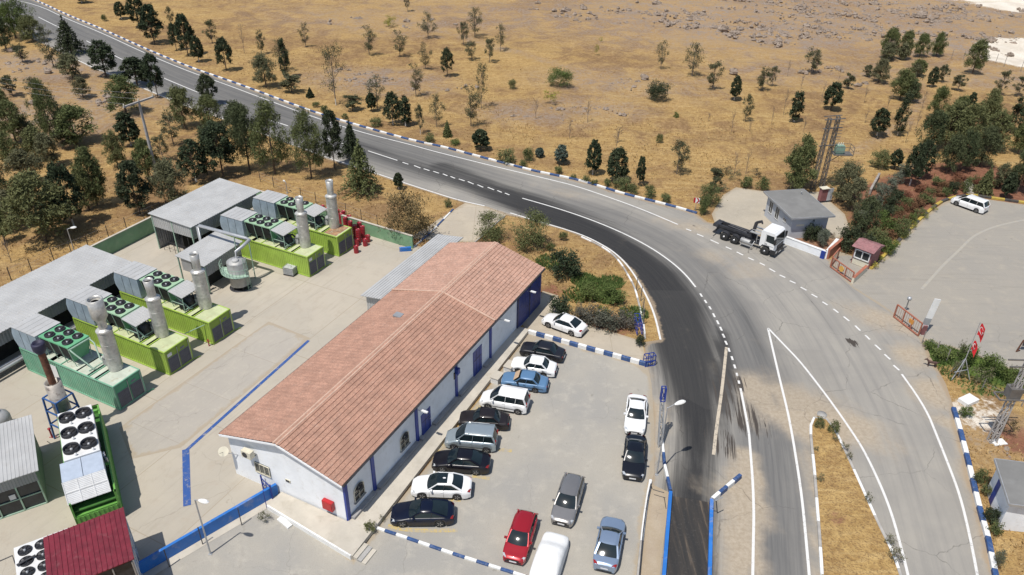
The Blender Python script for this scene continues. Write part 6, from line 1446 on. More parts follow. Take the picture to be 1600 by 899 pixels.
mb.build('transformer', M_['pylon'], t2)
# street lamps
def lamp(base, ytop, head, label, r=.05, group='street lamps', hd=(.62, .2)):
    b0 = P(*base); h_ = height_of(b0, ytop); t = empty('street_lamp', b0, 0, label, 'street lamp', group)
    hp_ = P(*head, h_-.05)-b0; dr_ = Vector((hp_.x, hp_.y, 0)); L_ = dr_.length; d_ = dr_.normalized()
    mb = MB(); mb.tube([(0, 0, -.02), (0, 0, h_)], [r*1.3, r], 8); mb.box(-.12, .12, -.12, .12, 0, .06); mb.build('pole', M_['galv'], t)
    mb = MB(); mb.tube([(0, 0, h_-.05), (d_.x*L_*.6, d_.y*L_*.6, h_+.08), (d_.x*(L_-.2), d_.y*(L_-.2), h_+.06)], .03, 6); mb.build('arm', M_['galv'], t)
    mb = MB(); a_ = math.atan2(d_.y, d_.x); vs = []; n_ = 12
    for (s_, zz) in ((.8, -.08), (1, 0), (.75, .09)):
        for k_ in range(n_):
            th_ = 2*PI*k_/n_; vs.append((hd[0]*s_*math.cos(th_), hd[1]*s_*math.sin(th_)*(1+.25*math.cos(th_)), zz))
    mb.add(vs, [(i*n_+k_, i*n_+(k_+1) % n_, (i+1)*n_+(k_+1) % n_, (i+1)*n_+k_) for i in range(2) for k_ in range(n_)]+[tuple(range(2*n_, 3*n_)), tuple(reversed(range(n_)))], 0, False)
    o = mb.build('lamp_head', M_['plastic_w'], t); o.location = (hp_.x, hp_.y, h_+.05); o.rotation_euler.z = a_
    return t
lamp((329, 866), 781, (318, 785), 'slim street lamp leaning over the blue wall at the lower left', hd=(.42, .17))
lamp((1026, 742), 637, (1062, 631), 'street lamp with a white oval head beside the weighbridge approach', hd=(.55, .2))
lamp((116, 392), 358, (115, 357), 'short lamp post by the fence behind the long grey shed', hd=(.35, .22))
lamp((449, 302), 285, (444, 284), 'small lamp post behind the light green wall', hd=(.25, .12))
# goal-like steel frames (blue) at the car park entrance
def gantry(name, base, yaw, L_, h_, label, m='blue', n_=4, lean=0.0):
    t = empty(name, P(*base), yaw, label, 'steel frame'); mb = MB()
    for z in (0.05, h_*.5, h_): mb.bar((0, 0, z), (L_, 0, z), .06); mb.bar((0, .5, z), (L_, .5, z), .06)
    for k_ in range(n_+1):
        x = L_*k_/n_; mb.bar((x, 0, 0), (x, 0, h_), .06); mb.bar((x, .5, 0), (x, .5, h_), .06); mb.bar((x, 0, h_), (x, .5, h_), .05)
    mb.build('frame', M_[m], t); return t
gantry('steel_stand', (1008, 574), .3, 1.0, 1.2, 'small dark blue steel frame at the end of the striped low wall', n_=2)
gantry('steel_stand', (1003, 524), 1.6, 2.3, 1.1, 'dark blue steel frame beside the flowering hedge at the road edge', n_=3)
mast = empty('lattice_mast', P(1030, 700), 0, 'fallen-looking slim grey lattice mast rising by the white street lamp', 'mast')
lattice(mast, (.1, .2, 0), (-.1, 1.0, 4.3), .32, .26, 4.5, 'galv'); mb = MB(); mb.box(-.45, .25, .6, 1.3, 4.0, 4.9) if False else lattice(mast, (-.1, 1.0, 4.3), (-.1, 1.05, 5.6), .34, .32, 1.3, 'blue', 'mast_head')
# weighbridge
wb = empty('weighbridge', P(1078, 775), 0, 'dark weighbridge deck with bright blue side beams at the bottom of the road', 'weighbridge')
o0 = wb.location.copy(); R_ = lambda x, y: P(x, y)-o0
mb = MB(); q = [R_(1049, 776), R_(1108, 786), R_(1101, 1010), R_(1030, 1010)]
q = [R_(1049, 776), R_(1030, 1010), R_(1101, 1010), R_(1108, 786)]
mb.prism([(p.x, p.y) for p in q], 0.0, .07)
def deck_mat():
    m, t_, b = newmat('weighbridge_deck'); b.inputs['Roughness'].default_value = .75
    g = t_.nodes.new('ShaderNodeTexCoord').outputs['Object']; mp = t_.nodes.new('ShaderNodeMapping'); mp.inputs['Scale'].default_value = (2.2, .12, 1); mp.inputs['Rotation'].default_value = (0, 0, -.09); t_.links.new(g, mp.inputs['Vector'])
    n_ = noise(t_, mp.outputs[0], 1.0, 6, .65, .5); n2_ = noise(t_, g, 6, 4, .7)
    c_ = mix(t_, ramp(t_, n_, .35, .62), (.022, .021, .02), (.04, .034, .028)); c_ = mix(t_, ramp(t_, n_, .56, .68), c_, (.115, .088, .062)); c_ = mix(t_, mth(t_, 'MULTIPLY', ramp(t_, n2_, .55, .75), .4), c_, (.12, .11, .1)); t_.links.new(c_, b.inputs['Base Color']); return m
M_['deck'] = deck_mat(); mb.build('deck', M_['deck'], wb)
for (a_, b__) in (((1047, 773), (1028, 1010)), ((1111, 785), (1105, 1010))):
    mb = MB(); p, q_ = R_(*a_), R_(*b__); mb.bar((p.x, p.y, .2), (q_.x, q_.y, .2), .26, .42); mb.build('side_beam', M_['blue_bright'], wb)
tag(kerb('flared_wall', [(1034, 694), (1036, 712), (1038, 732), (1043, 752), (1047, 771)], .22, .4, ('kerb_white', 'kerb_blue'), 1.4, 1, smooth=0), 'blue and white striped low wall left of the weighbridge entry', 'low wall')
tag(kerb('flared_wall', [(1112, 784), (1156, 747)], .28, .45, ('kerb_white', 'kerb_blue', 'kerb_white', 'kerb_blue', 'kerb_white', 'kerb_blue'), .95, 1, smooth=0), 'blue and white striped low wall flaring right of the weighbridge entry', 'low wall')
world_bars('sign_post', [[P(1119, 782, 0), P(1119, 782, 2.2)], [P(1119, 782, 2.2), P(1129, 777, 2.2)], [P(1119, 782, 1.9), P(1112, 778, 2.25)]], .04, 'galv', 'thin bent sign post behind the right flared wall', 'post')
world_bars('cable_post', [[P(1038, 778, 0), P(1037, 778, 1.9)], [P(1038, 770, .9), P(1030, 768, .9), P(1020, 765, .9)]], .03, 'dark', 'thin dark cable post beside the left flared wall', 'post')
# flag poles tripod
fp = P(1497, 590); ft = empty('flag_pole', fp, 0, 'pale steel tripod flagpole in the hedge flying two red flags', 'flagpole')
hf = height_of(fp, 506)
mb = MB(); mb.tube([(0, 0, 0), (.1, .2, hf)], [.05, .03], 8); 
for (x, y) in ((-.9, -.5), (.9, -.4), (-.3, .9)): mb.tube([(x, y, 0), (.02, .05, 2.2)], .05, 6)
mb.tube([(-.9, -.5, 1.0), (.45, -.2, 1.1)], .04, 6); mb.build('pole', M_['galv'], ft)
def flag(zc, hgt, wid, seed, emblem):
    m_, t_, b = newmat('flag_cloth'); b.inputs['Roughness'].default_value = .8; b.inputs['Base Color'].default_value = (.55, .015, .025, 1)
    mb = MB(); nx_, ny_ = 10, 10; vs = []
    for i in range(nx_+1):
        for j in range(ny_+1):
            u, v = i/nx_, j/ny_; vs.append((.1+wid*u*(.75+.1*math.sin(3*v+seed)), .1*math.sin(u*7+seed+v*2)*u, zc-hgt*v-.95*u*u+.05*math.sin(u*9)))
    mb.add(vs, [(i*(ny_+1)+j, (i+1)*(ny_+1)+j, (i+1)*(ny_+1)+j+1, i*(ny_+1)+j+1) for i in range(nx_) for j in range(ny_)], 0, True)
    # crescent and star follow the cloth
    def at(u, v): return Vector((.1+wid*u*(.75+.1*math.sin(3*v+seed)), .1*math.sin(u*7+seed+v*2)*u-.012, zc-hgt*v-.95*u*u+.05*math.sin(u*9)))
    asp = hgt/wid; pts_ = []; n_ = 16
    a0 = .75
    outer = [(.36+.25*asp*math.cos(a0+(2*PI-2*a0)*k_/n_), .5+.25*math.sin(a0+(2*PI-2*a0)*k_/n_)) for k_ in range(n_+1)]
    inner_ = [(.42+.2*asp*math.cos(1.0+(2*PI-2.0)*k_/n_), .5+.2*math.sin(1.0+(2*PI-2.0)*k_/n_)) for k_ in range(n_+1)]
    for k_ in range(n_): mb.add([at(*outer[k_]), at(*outer[k_+1]), at(*inner_[k_+1]), at(*inner_[k_])], [(0, 1, 2, 3)], 1)
    st_ = [(.62+(.125 if k_ % 2 == 0 else .05)*asp*math.cos(PI+k_*PI/5), .5+(.125 if k_ % 2 == 0 else .05)*math.sin(PI+k_*PI/5)) for k_ in range(10)]
    mb.add([at(*s__) for s__ in st_], [tuple(range(10))], 1)
    return mb.build('flag', [m_, M_['plastic_w']], ft)
flag(hf, 1.25, .85, 0, True); flag(hf-1.9, 1.0, .75, 2, False)
# dark sign at the right edge
sg = empty('stand', P(1597, 548), 0, 'dark metal stand cut off by the right edge of the gate yard', 'stand')
mb = MB(); mb.box(-.2, 2.0, -.05, .05, .6, 1.8); mb.build('panel', M_['dark'], sg); mb = MB(); mb.bar((-.6, -.1, 0), (-.3, 0, 1.3), .1); mb.bar((-.8, -.3, .1), (-.3, -.1, .1), .08); mb.build('leg', M_['rust'], sg)
# chevron sign near kerb end
cs = empty('chevron_sign', P(1086, 330), -.3, 'small red and white chevron sign at the end of the striped kerb', 'sign')
mb = MB(); mb.tube([(0, 0, 0), (0, 0, 1.9)], .035, 6); mb.build('post', M_['galv'], cs)
mb = MB(); mb.box(-.4, .4, -.05, -.03, 1.2, 1.95); mb.box(-.4, -.15, -.056, -.051, 1.2, 1.95, 1)
mb.add([(-.05, -.06, 1.2), (.2, -.06, 1.57), (-.05, -.06, 1.95), (.15, -.06, 1.95), (.4, -.06, 1.57), (.15, -.06, 1.2)], [(0, 5, 4, 1), (1, 4, 3, 2)], 1); mb.build('panel', [M_['plastic_w'], M_['red_box']], cs)
# boundary fences
def fence(pts, label, group, h_=1.6, name='wire_fence', m='dark', wires=3, post_r=.035, spacing=None):
    o0 = P(*pts[0]); t = empty(name, o0, 0, label, 'fence'); w3 = [P(*p)-o0 for p in pts]
    for p in w3:
        mb = MB(); mb.box(p.x-post_r, p.x+post_r, p.y-post_r, p.y+post_r, -.02, h_); mb.build('post', M_[m], t)
    mb = MB()
    for z in [h_*.3*(k_+1) for k_ in range(wires)]:
        for p, q in zip(w3[:-1], w3[1:]): mb.bar((p.x, p.y, z), (q.x, q.y, z), .012)
    mb.build('wire', M_['galv'], t)
    return t
fence([(18, 438), (50, 424), (84, 406), (112, 396), (138, 385), (170, 371), (198, 358), (226, 344), (252, 333), (262, 329)], 'wire fence with thin dark posts on the slope behind the dark green wall', '')
fence([(407, 284), (428, 293), (449, 302), (471, 311), (494, 318), (518, 327), (541, 335), (565, 345), (590, 354)], 'wire fence with thin dark posts on the slope behind the light green wall', '')
fence([(1440, 537), (1462, 552), (1478, 565)], 'short fence with leaning pale posts at the head of the right hedge', '', 1.5, m='wood')
fence([(1534, 608), (1596, 635)], 'fence of pale stakes below the right hedge', '', 1.2, m='wood', wires=2)
fence([(1469, 88), (1486, 93), (1504, 96), (1522, 98), (1555, 100), (1568, 105), (1595, 110)], 'distant wire fence beside the white quarry ground at the top right', '', 2.2, m='wood')
fence([(994, 455), (1001, 470), (1004, 490), (1005, 508)], 'dark wire fence between the hedge and the road bend', '', 1.8)
# small retaining wall in the slope near the planted bed
long_wall('boundary_wall', [P(1358, 305), P(1372, 279)], .3, .9, 'wood', 'short grey concrete wall stub above the planted red soil bed')
mb = MB(); mb.box(-1.0, 1.0, -.9, .9, 0, .5); tag(mb.build('manhole_cover', M_['conc_grey'], None, P(1296, 655-0), .3), 'round grey manhole block at the tip of the planted traffic island', 'manhole') if False else None
mb = MB(); mb.lathe((0, 0, 0), [(.42, 0), (.42, .14), (.01, .15)], 18); tag(mb.build('manhole_ring', M_['conc_grey'], None, P(1284, 649)), 'round grey concrete ring at the tip of the planted traffic island', 'manhole')
mb = MB(); mb.box(-.6, .6, -.35, .35, 0, .1); tag(mb.build('white_slab', M_['kerb_white'], None, P(1560, 692), .2), 'small white slab lying on the dry grass by the leaning pylon', 'slab')
mb = MB(); mb.box(-.8, .8, -.5, .5, .0, .35); tag(mb.build('white_bag', M_['plastic_w'], None, P(1512, 628), .5), 'pale sack lying on the sandy verge above the striped roadside kerb', 'sack')
# stairs in the planted bed
s0, s1 = P(1517, 303), P(1514, 283)
stt = empty('garden_steps', s0, 0, 'short pale garden steps climbing from the yellow kerb into the planted bed', 'steps')
d_ = s1-s0
for k_ in range(6):
    mb = MB(); q = d_*(k_/6); mb.box(q.x-.5, q.x+.5, q.y-.0, q.y+abs(d_.y)/6+.02, 0, .08+.05*k_); mb.build('step', M_['conc'], stt)

# brown dog at the hedge corner
dog = MB(); dog.tube([(-.42, 0, .50), (-.30, 0, .52), (0, 0, .50), (.28, 0, .53), (.40, 0, .60), (.52, 0, .74)], [.08, .13, .12, .15, .11, .075], 10)
dog.tube([(.48, 0, .72), (.60, 0, .78), (.70, 0, .74), (.80, 0, .70)], [.07, .09, .06, .035], 8); dog.tube([(-.42, 0, .54), (-.55, 0, .62), (-.62, 0, .76)], [.035, .025, .012], 6)
for y in (-.09, .09):
    dog.tube([(.30, y, .5), (.33, y, .28), (.31, y, .03), (.36, y, .02)], [.075, .04, .028, .03], 7); dog.tube([(-.32, y, .5), (-.24, y, .33), (-.36, y, .18), (-.33, y, .03), (-.28, y, .02)], [.10, .06, .032, .028, .03], 7)
    dog.tube([(.57, y*.6, .84), (.55, y*.9, .92)], [.03, .008], 5)
tag(dog.build('dog', mat('brown_dog_coat', (.09, .05, .04), .85, var=.3, scale=4), None, P(1455, 573), 2.9), 'dark brown dog standing on the sandy verge beside the green hedge', 'dog')
# ------------------------------------------------------------------ vegetation
def leafmat(name, c1, c2, c3=None, trans=.12):
    m, t, b = newmat(name); b.inputs['Roughness'].default_value = .75; b.inputs['Specular IOR Level'].default_value = .2
    tc = t.nodes.new('ShaderNodeTexCoord').outputs['Object']; n1 = noise(t, tc, 1.1, 3, .6); n2 = noise(t, tc, 6, 3, .6)
    oi = t.nodes.new('ShaderNodeObjectInfo').outputs['Random']
    f = mth(t, 'ADD', mth(t, 'MULTIPLY', n1, .6), mth(t, 'MULTIPLY', n2, .4))
    c = mix(t, ramp(t, f, .38, .62), c1, c2)
    c = mix(t, mth(t, 'MULTIPLY', oi, .5), c, c3 or c2)
    t.links.new(c, b.inputs['Base Color']); return m
LM_ = dict(
 dp=leafmat('dark_pine_foliage', (.035, .052, .022), (.09, .108, .05), (.10, .105, .05)),
 cyp=leafmat('dark_conifer_foliage', (.018, .030, .016), (.055, .075, .036), (.065, .07, .035)),
 pine=leafmat('pine_foliage', (.055, .075, .025), (.15, .17, .065), (.16, .155, .07)),
 olive=leafmat('olive_pine_foliage', (.07, .08, .04), (.16, .165, .085), (.16, .14, .08)),
 sparse=leafmat('grey_olive_foliage', (.042, .05, .025), (.105, .115, .058), (.12, .11, .06)),
 green=leafmat('bright_green_foliage', (.045, .075, .018), (.12, .165, .045), (.14, .16, .05)),
 yellow=leafmat('yellow_green_foliage', (.14, .15, .02), (.30, .28, .05)),
 bluish=leafmat('blue_green_foliage', (.045, .065, .05), (.12, .15, .12)),
 greyg=leafmat('grey_green_foliage', (.07, .085, .06), (.17, .185, .135)),
 brown=leafmat('dried_foliage', (.10, .07, .035), (.22, .15, .07), (.09, .09, .04)),
 redf=leafmat('reddish_foliage', (.10, .035, .02), (.20, .085, .05), (.12, .09, .04)),
 pinkw=leafmat('flowering_foliage', (.05, .06, .04), (.12, .13, .09), (.2, .15, .14)))
def leaf_cloud(mb, pts, size, r, mi=0, flat=.5):
    pts = np.asarray(pts); n = len(pts)
    d = r.normal(size=(n, 3)); d /= np.linalg.norm(d, axis=1)[:, None]
    e = r.normal(size=(n, 3)); e -= (e*d).sum(1)[:, None]*d; e /= np.linalg.norm(e, axis=1)[:, None]
    s = size*(.6+.8*r.random(n))
    a = pts+d*s[:, None]; b = pts-d*s[:, None]*.6+e*s[:, None]*flat; c = pts-d*s[:, None]*.6-e*s[:, None]*flat
    base = len(mb.v); arr = np.stack([a, b, c], 1).reshape(-1, 3)
    mb.v += [tuple(x) for x in arr.tolist()]
    mb.f += [(base+3*i, base+3*i+1, base+3*i+2) for i in range(n)]; mb.m += [mi]*n; mb.sm += [False]*n
def crown(kind, r):
    """unit tree 1 high: leaf points (n,3) and branch tips"""
    P_ = []; tips = []
    if kind == 'cyp':      # rounded oval dense conifer on a bare stem
        b0, w = .22, .29
        for k in range(95):
            f = r.random()**.85; z = b0+(1-b0)*f; prof = w*math.sin(PI*(.15+.80*f))**.62*(1.06-.28*f)
            a = r.random()*2*PI; q = prof*(.6+.42*r.random()); cx, cy = q*math.cos(a), q*math.sin(a)
            m_ = 34; P_.append(np.column_stack([cx+r.normal(0, .026, m_), cy+r.normal(0, .026, m_), z+r.normal(0, .028, m_)])); tips.append((cx*.8, cy*.8, z))
    elif kind == 'oval':
        b0, w = .14, .17
        for k in range(46):
            f = r.random(); z = b0+(1-b0)*f; prof = w*math.sin(PI*(.1+.85*f))**.6*(1.05-.25*f)
            a = r.random()*2*PI; q = prof*(.5+.55*r.random()); cx, cy = q*math.cos(a), q*math.sin(a)
            m_ = 34; P_.append(np.column_stack([cx+r.normal(0, .022, m_), cy+r.normal(0, .022, m_), z+r.normal(0, .035, m_)])); tips.append((cx*.7, cy*.7, z))
    elif kind == 'pine':
        b0 = .17; w = .38; nl = 72
        ell = .8+.4*r.random()
        for k in range(nl):
            f = r.random(); z = b0+.04+(1-b0-.08)*f; prof = w*(math.sin(PI*(.18+.72*f))**.7)*(1.2-.58*f)
            a = r.random()*2*PI; q = prof*(.3+.75*r.random()); cx, cy = q*math.cos(a)*ell, q*math.sin(a)
            m_ = 46; sx = .05+.035*r.random(); v_ = r.normal(size=(m_, 3)); v_ /= np.linalg.norm(v_, axis=1)[:, None]; rad = (r.random(m_)**.5)[:, None]
            P_.append(np.array([cx, cy, z])+v_*rad*np.array([sx*1.6, sx*1.6, sx*1.5])+r.normal(0, .012, (m_, 3))); tips.append((cx, cy, z))
    elif kind == 'sparse':
        b0 = .25; w = .30
        for k in range(30):
            f = r.random()**.9; z = b0+(1-b0)*f; prof = w*(math.sin(PI*(.12+.78*f))**.8)
            a = r.random()*2*PI; q = prof*(.3+.85*r.random()); cx, cy = q*math.cos(a), q*math.sin(a)
            m_ = 62; P_.append(np.column_stack([cx+r.normal(0, .042, m_), cy+r.normal(0, .042, m_), z+r.normal(0, .042, m_)])); tips.append((cx, cy, z))
    elif kind == 'spruce':
        for k in range(9):
            f = k/9; z = .14+.8*f; R_ = .36*(1-f)**.85+.03; nb = int(11-5*f)
            for j in range(nb):
                a = 2*PI*(j+r.random()*.5)/nb; L_ = R_*(.8+.35*r.random()); tips.append((L_*math.cos(a), L_*math.sin(a), z-.05))
                for s_ in np.linspace(.15, 1, 6):
                    m_ = int(7+7*(1-f)); P_.append(np.column_stack([L_*s_*math.cos(a)+r.normal(0, .022, m_), L_*s_*math.sin(a)+r.normal(0, .022, m_), z-.09*s_*s_+r.normal(0, .014, m_)]))
        P_.append(np.column_stack([r.normal(0, .012, 40), r.normal(0, .012, 40), .88+.12*r.random(40)]))
    elif kind == 'bush':
        for k in range(34):
            a = r.random()*2*PI; f = r.random(); q = .42*math.sqrt(r.random()); z = .18+.68*f*(1-1.2*q*q); cx, cy = q*math.cos(a), q*math.sin(a)
            m_ = 34; P_.append(np.column_stack([cx+r.normal(0, .085, m_), cy+r.normal(0, .085, m_), np.clip(z+r.normal(0, .08, m_), .02, 1.05)])); tips.append((cx, cy, z))
    elif kind == 'bushthin':
        for k in range(14):
            a = r.random()*2*PI; f = r.random(); q = .42*math.sqrt(r.random()); z = .25+.68*f; cx, cy = q*math.cos(a), q*math.sin(a)
            m_ = 22; P_.append(np.column_stack([cx+r.normal(0, .08, m_), cy+r.normal(0, .08, m_), np.clip(z+r.normal(0, .08, m_), .02, 1.05)])); tips.append((cx, cy, z))
    return np.vstack(P_), tips
SPEC = {  # kind: crown model, leaf material, unit width of crown model, leaf size (m) , trunk r
 'cyp': ('cyp', 'cyp', .60, .15, .10, 'dark bushy conifer', 'conifer_tree', 'conifer'), 'col': ('oval', 'cyp', .34, .13, .09, 'slender columnar cypress', 'cypress_tree', 'cypress'),
 'pine': ('pine', 'pine', .78, .17, .13, 'green shaggy pine', 'pine_tree', 'pine tree'), 'gpine': ('pine', 'green', .78, .17, .13, 'bright green broad pine', 'pine_tree', 'pine tree'), 'dpine': ('pine', 'dp', .78, .17, .13, 'dark shaggy pine', 'pine_tree', 'pine tree'),
 'olive': ('pine', 'olive', .78, .16, .12, 'olive-green pine', 'pine_tree', 'pine tree'), 'sparse': ('sparse', 'sparse', .62, .11, .08, 'thin grey-olive tree', 'young_tree', 'tree'),
 'wash': ('sparse', 'sparse', .62, .11, .10, 'thin whitewashed tree', 'young_tree', 'tree'), 'spruce': ('spruce', 'cyp', .74, .17, .10, 'layered dark spruce', 'spruce_tree', 'spruce'),
 'spruceg': ('spruce', 'pine', .74, .15, .10, 'layered green spruce', 'spruce_tree', 'spruce'), 'bspruce': ('cyp', 'bluish', .60, .13, .08, 'small blue-green conifer', 'conifer_tree', 'conifer'),
 'bush': ('bush', 'pine', .98, .10, .03, 'green bush', 'bush', 'bush'), 'dbush': ('bush', 'cyp', .98, .11, .03, 'dark green bush', 'bush', 'bush'),
 'gbush': ('bush', 'green', .98, .10, .03, 'bright green bush', 'bush', 'bush'), 'ybush': ('bushthin', 'yellow', .98, .10, .03, 'yellow-green bush', 'bush', 'bush'),
 'obush': ('bushthin', 'olive', .98, .10, .03, 'thin olive-green bush', 'bush', 'bush'), 'hshrub': ('bush', 'greyg', .98, .10, .03, 'grey-green shrub', 'shrub', 'shrub'),
 'brown': ('bushthin', 'brown', .98, .10, .03, 'dried brown bush', 'bush', 'bush'), 'mixed': ('bush', 'brown', .98, .12, .05, 'rusty brown bushy tree', 'bushy_tree', 'tree'),
 'rbush': ('bush', 'redf', .98, .10, .03, 'low reddish shrub', 'shrub', 'shrub'), 'flower': ('bush', 'pinkw', .98, .09, .03, 'flowering oleander bush', 'oleander_bush', 'bush'), 'bare': (None, None, .4, .1, .05, 'leafless sapling', 'sapling', 'sapling')}
VAR = {}
def variant(kind, i, hgt, wratio):
    hb = min([1.2, 2, 3, 4.5, 6, 8, 10, 13], key=lambda x: abs(math.log(x/max(hgt, .5))))
    key = (kind, i, hb)
    if key in VAR: return VAR[key]
    model, lm, uw, ls, tr_, *_ = SPEC[kind]; r = np.random.default_rng(abs(hash((str(kind), i, int(hb*10)))) % 99999 if False else (sum(map(ord, kind))*131+i*17+int(hb*10)))
    w0 = {'cyp': .95, 'col': 1, 'pine': 1, 'dpine': 1, 'olive': 1, 'sparse': 1, 'wash': 1}.get(kind, 1)
    tm = MB(); cm = None
    if model:
        pts_, tips = crown(model, r)
        if hb >= 4.5 and model in ('pine', 'cyp', 'oval'):
            k2 = pts_[r.integers(0, len(pts_), int(len(pts_)*(.6 if hb < 7 else 1.3)))]; pts_ = np.vstack([pts_, k2+r.normal(0, .018, k2.shape)])
        if hb >= 6 and model == 'pine': k2 = pts_[r.integers(0, len(pts_), len(pts_)//2)]; pts_ = np.vstack([pts_, k2+r.normal(0, .012, k2.shape)])
        if model in ('bush', 'bushthin') and hb >= 2:
            k2 = pts_[r.integers(0, len(pts_), int(len(pts_)*(.7 if hb < 3 else 2.2 if hb < 4 else 4)))]; pts_ = np.vstack([pts_, k2+r.normal(0, .035, k2.shape)])
        pts_ = pts_*hb; cm = MB(); leaf_cloud(cm, pts_, (1.1 if model == 'pine' else 1)*ls*(.62 if hb <= 1.2 else .8 if hb <= 2 else 1 if hb <= 6 else 1.2), r, 0, .24 if model == 'pine' else .5)
    else: tips = [(.18*math.cos(k*2.4)*(.4+.6*r.random()), .18*math.sin(k*2.4)*(.4+.6*r.random()), .35+.62*r.random()) for k in range(13)]
    isb = model in ('bush', 'bushthin')
    lean = (r.random()-.5)*.06
    if not isb:
        top = .93 if model in ('cyp', 'spruce', 'oval', None) else .72; tp = [(0, 0, -.05), (lean*hb*.3, 0, .3*hb), (lean*hb*.5, lean*hb*.4, .6*hb), (lean*hb*.2, lean*hb*.3, top*hb)]
        rr_ = tr_*(hb/5)**.6; wash = kind in ('wash', 'cyp', 'col') and i % 2 == 0 or kind == 'wash'
        tm.tube(tp, [rr_, rr_*.8, rr_*.5, rr_*.12], 7, 0)
        if wash: tm.tube([(0, 0, -.03), (lean*hb*.1, 0, min(1.1, .16*hb))], [rr_*1.08, rr_*1.0], 7, 1)
    for k, tpp in enumerate(tips[:26 if model != 'bush' else 12]):
        x, y, z = [q*hb for q in tpp]; z0 = max(.05*hb if isb else .2*hb, z-.22*hb); rb_ = (.018 if not isb else .012)*(hb/4)**.6+.004
        tm.tube([(0, 0, z0), (x*.5, y*.5, z0+(z-z0)*.45), (x, y, z)], [rb_, rb_*.7, rb_*.3], 4, 0, cap=False)
        if model in (None, 'sparse', 'bushthin'):
            for q in range(3 if model is None else 2):
                dx, dy = r.normal(0, .05*hb, 2); tm.tube([(x*.6, y*.6, z0+(z-z0)*.6), (x+dx, y+dy, z+.07*hb*r.random())], [rb_*.5, rb_*.2], 3, 0, cap=False)
    root = empty(SPEC[kind][6])
    tm.build('stem' if isb else 'trunk', [M_['twig'] if model in (None, 'sparse', 'bushthin') else M_['trunk'], M_['lime_wash']], root)
    if cm: cm.build('foliage' if isb else 'crown', LM_[lm], root)
    VAR[key] = (root, hb, [False]); return VAR[key]
ZONES = [
 (lambda x, y: 1260 < x < 1440 and y > 640, 'on the planted traffic island'), (lambda x, y: x > 1480 and y > 620, 'by the lower right striped kerb'),
 (lambda x, y: x > 1430 and y > 500, 'in the hedge below the gate yard'), (lambda x, y: x < 700 and y > 700, 'by the pavement of the tiled hall'),
 (lambda x, y: 740 < x < 1010 and 340 < y < 540, 'between tiled hall and bend'), (lambda x, y: x > 1330 and 255 < y < 430, 'in the bed above the yellow kerb'),
 (lambda x, y: 1210 < x < 1330 and y > 255, 'around the grey hut'), (lambda x, y: x >= 1430 and y > 160, 'in the grove above the gate yard'),
 (lambda x, y: x >= 1200 and y <= 128, 'near the top right corner'), (lambda x, y: x >= 1200, 'on the slope above grey hut'),
 (lambda x, y: 1040 < x < 1210 and y > 225, 'beside the gravel forecourt'), (lambda x, y: 780 <= x < 1060 and y > 222, 'along the kerb above the bend'),
 (lambda x, y: 780 <= x, 'on the open slope below the rocks'), 
 (lambda x, y: x >= 370 and y > 230+(x-370)*.20, 'between upper road and light green wall'),
 (lambda x, y: x >= 540 and y > 140, 'above the road near the rubble heap'), (lambda x, y: x >= 540, 'on the upper slope left of centre'),
 (lambda x, y: x >= 380, 'on the slope above the upper road'), (lambda x, y: y < 2+(x)*.34 and x > 100 or (x < 400 and y < .36*x-5), 'across the upper road'),
 (lambda x, y: x < 260 and y < 130, 'at the top left road edge'), (lambda x, y: x < 250 and y < 235, 'left of the T-shaped pole'),
 (lambda x, y: x < 260, 'above the long grey shed'), (lambda x, y: True, 'between T-shaped pole and road')]
T_ = []
def trees(kind, s_): 
    for e in s_.split(';'):
        v_ = [float(q) for q in e.split(',')]; T_.append((kind, *v_))
# base x, base y, top y, crown width (photo positions)
trees('cyp', '242,69,10,36;190,30,4,17;218,43,-8,30;276,79,38,18;294,87,25,30;311,97,58,20;354,111,61,27;128,5,-16,25;166,120,65,43;215,134,92,42;247,152,86,30;328,165,118,32;349,276,195,52;307,284,222,48;219,335,256,50;699,120,77,21;581,174,147,17;614,195,146,29;751,235,203,27;926,273,222,25;963,285,234,34;999,291,246,15;1298,172,131,28;1370,212,172,28;1454,137,106,15;523,263,175,32;1147,156,121,18;205,228,178,35;116,355,258,48;1437,278,222,30;1421,290,226,30;1397,264,236,20;1514,172,146,14')
trees('col', '1241,190,145,20;1402,212,147,20;1578,208,155,22;634,197,152,20;447,122,62,16;1595,215,160,22')
trees('spruce', '112,85,24,45;550,245,187,34;485,152,137,12')
trees('spruceg', '566,302,218,60;699,214,188,14;1535,303,260,28')
trees('gpine', '25,60,-20,56');
trees('pine', '52,66,24,38;197,178,120,52;120,225,165,72;25,222,160,50;289,200,135,46;330,198,148,40;152,321,232,50;487,279,172,52;72,378,275,92;430,272,160,58;1385,92,43,30;1411,92,48,25;1436,90,52,24;1462,89,51,23;1519,115,62,34;1405,157,110,38;1245,297,215,56;1475,232,160,55;1505,240,165,50;1550,235,175,50;1460,185,135,30;1537,202,141,32;1433,118,93,24;234,282,220,40;5,168,140,22;86,228,125,36;1590,240,185,30;1490,205,150,30;60,250,200,40')
trees('dpine', '10,78,25,32;376,224,160,44;335,237,190,45;5,332,235,45;1588,302,225,38;1450,235,175,42;390,265,165,56;1478,272,212,36;1500,268,205,38;1530,262,200,46;1345,372,308,42;95,350,285,36;1545,190,160,26;1420,160,125,28')
trees('olive', '270,320,250,58;24,357,300,50;82,262,210,38;45,290,235,48;1317,315,255,50;1372,130,92,28;416,137,85,38;114,124,85,40;1385,95,68,28;1408,94,68,20;1330,330,280,36;1560,295,255,26')
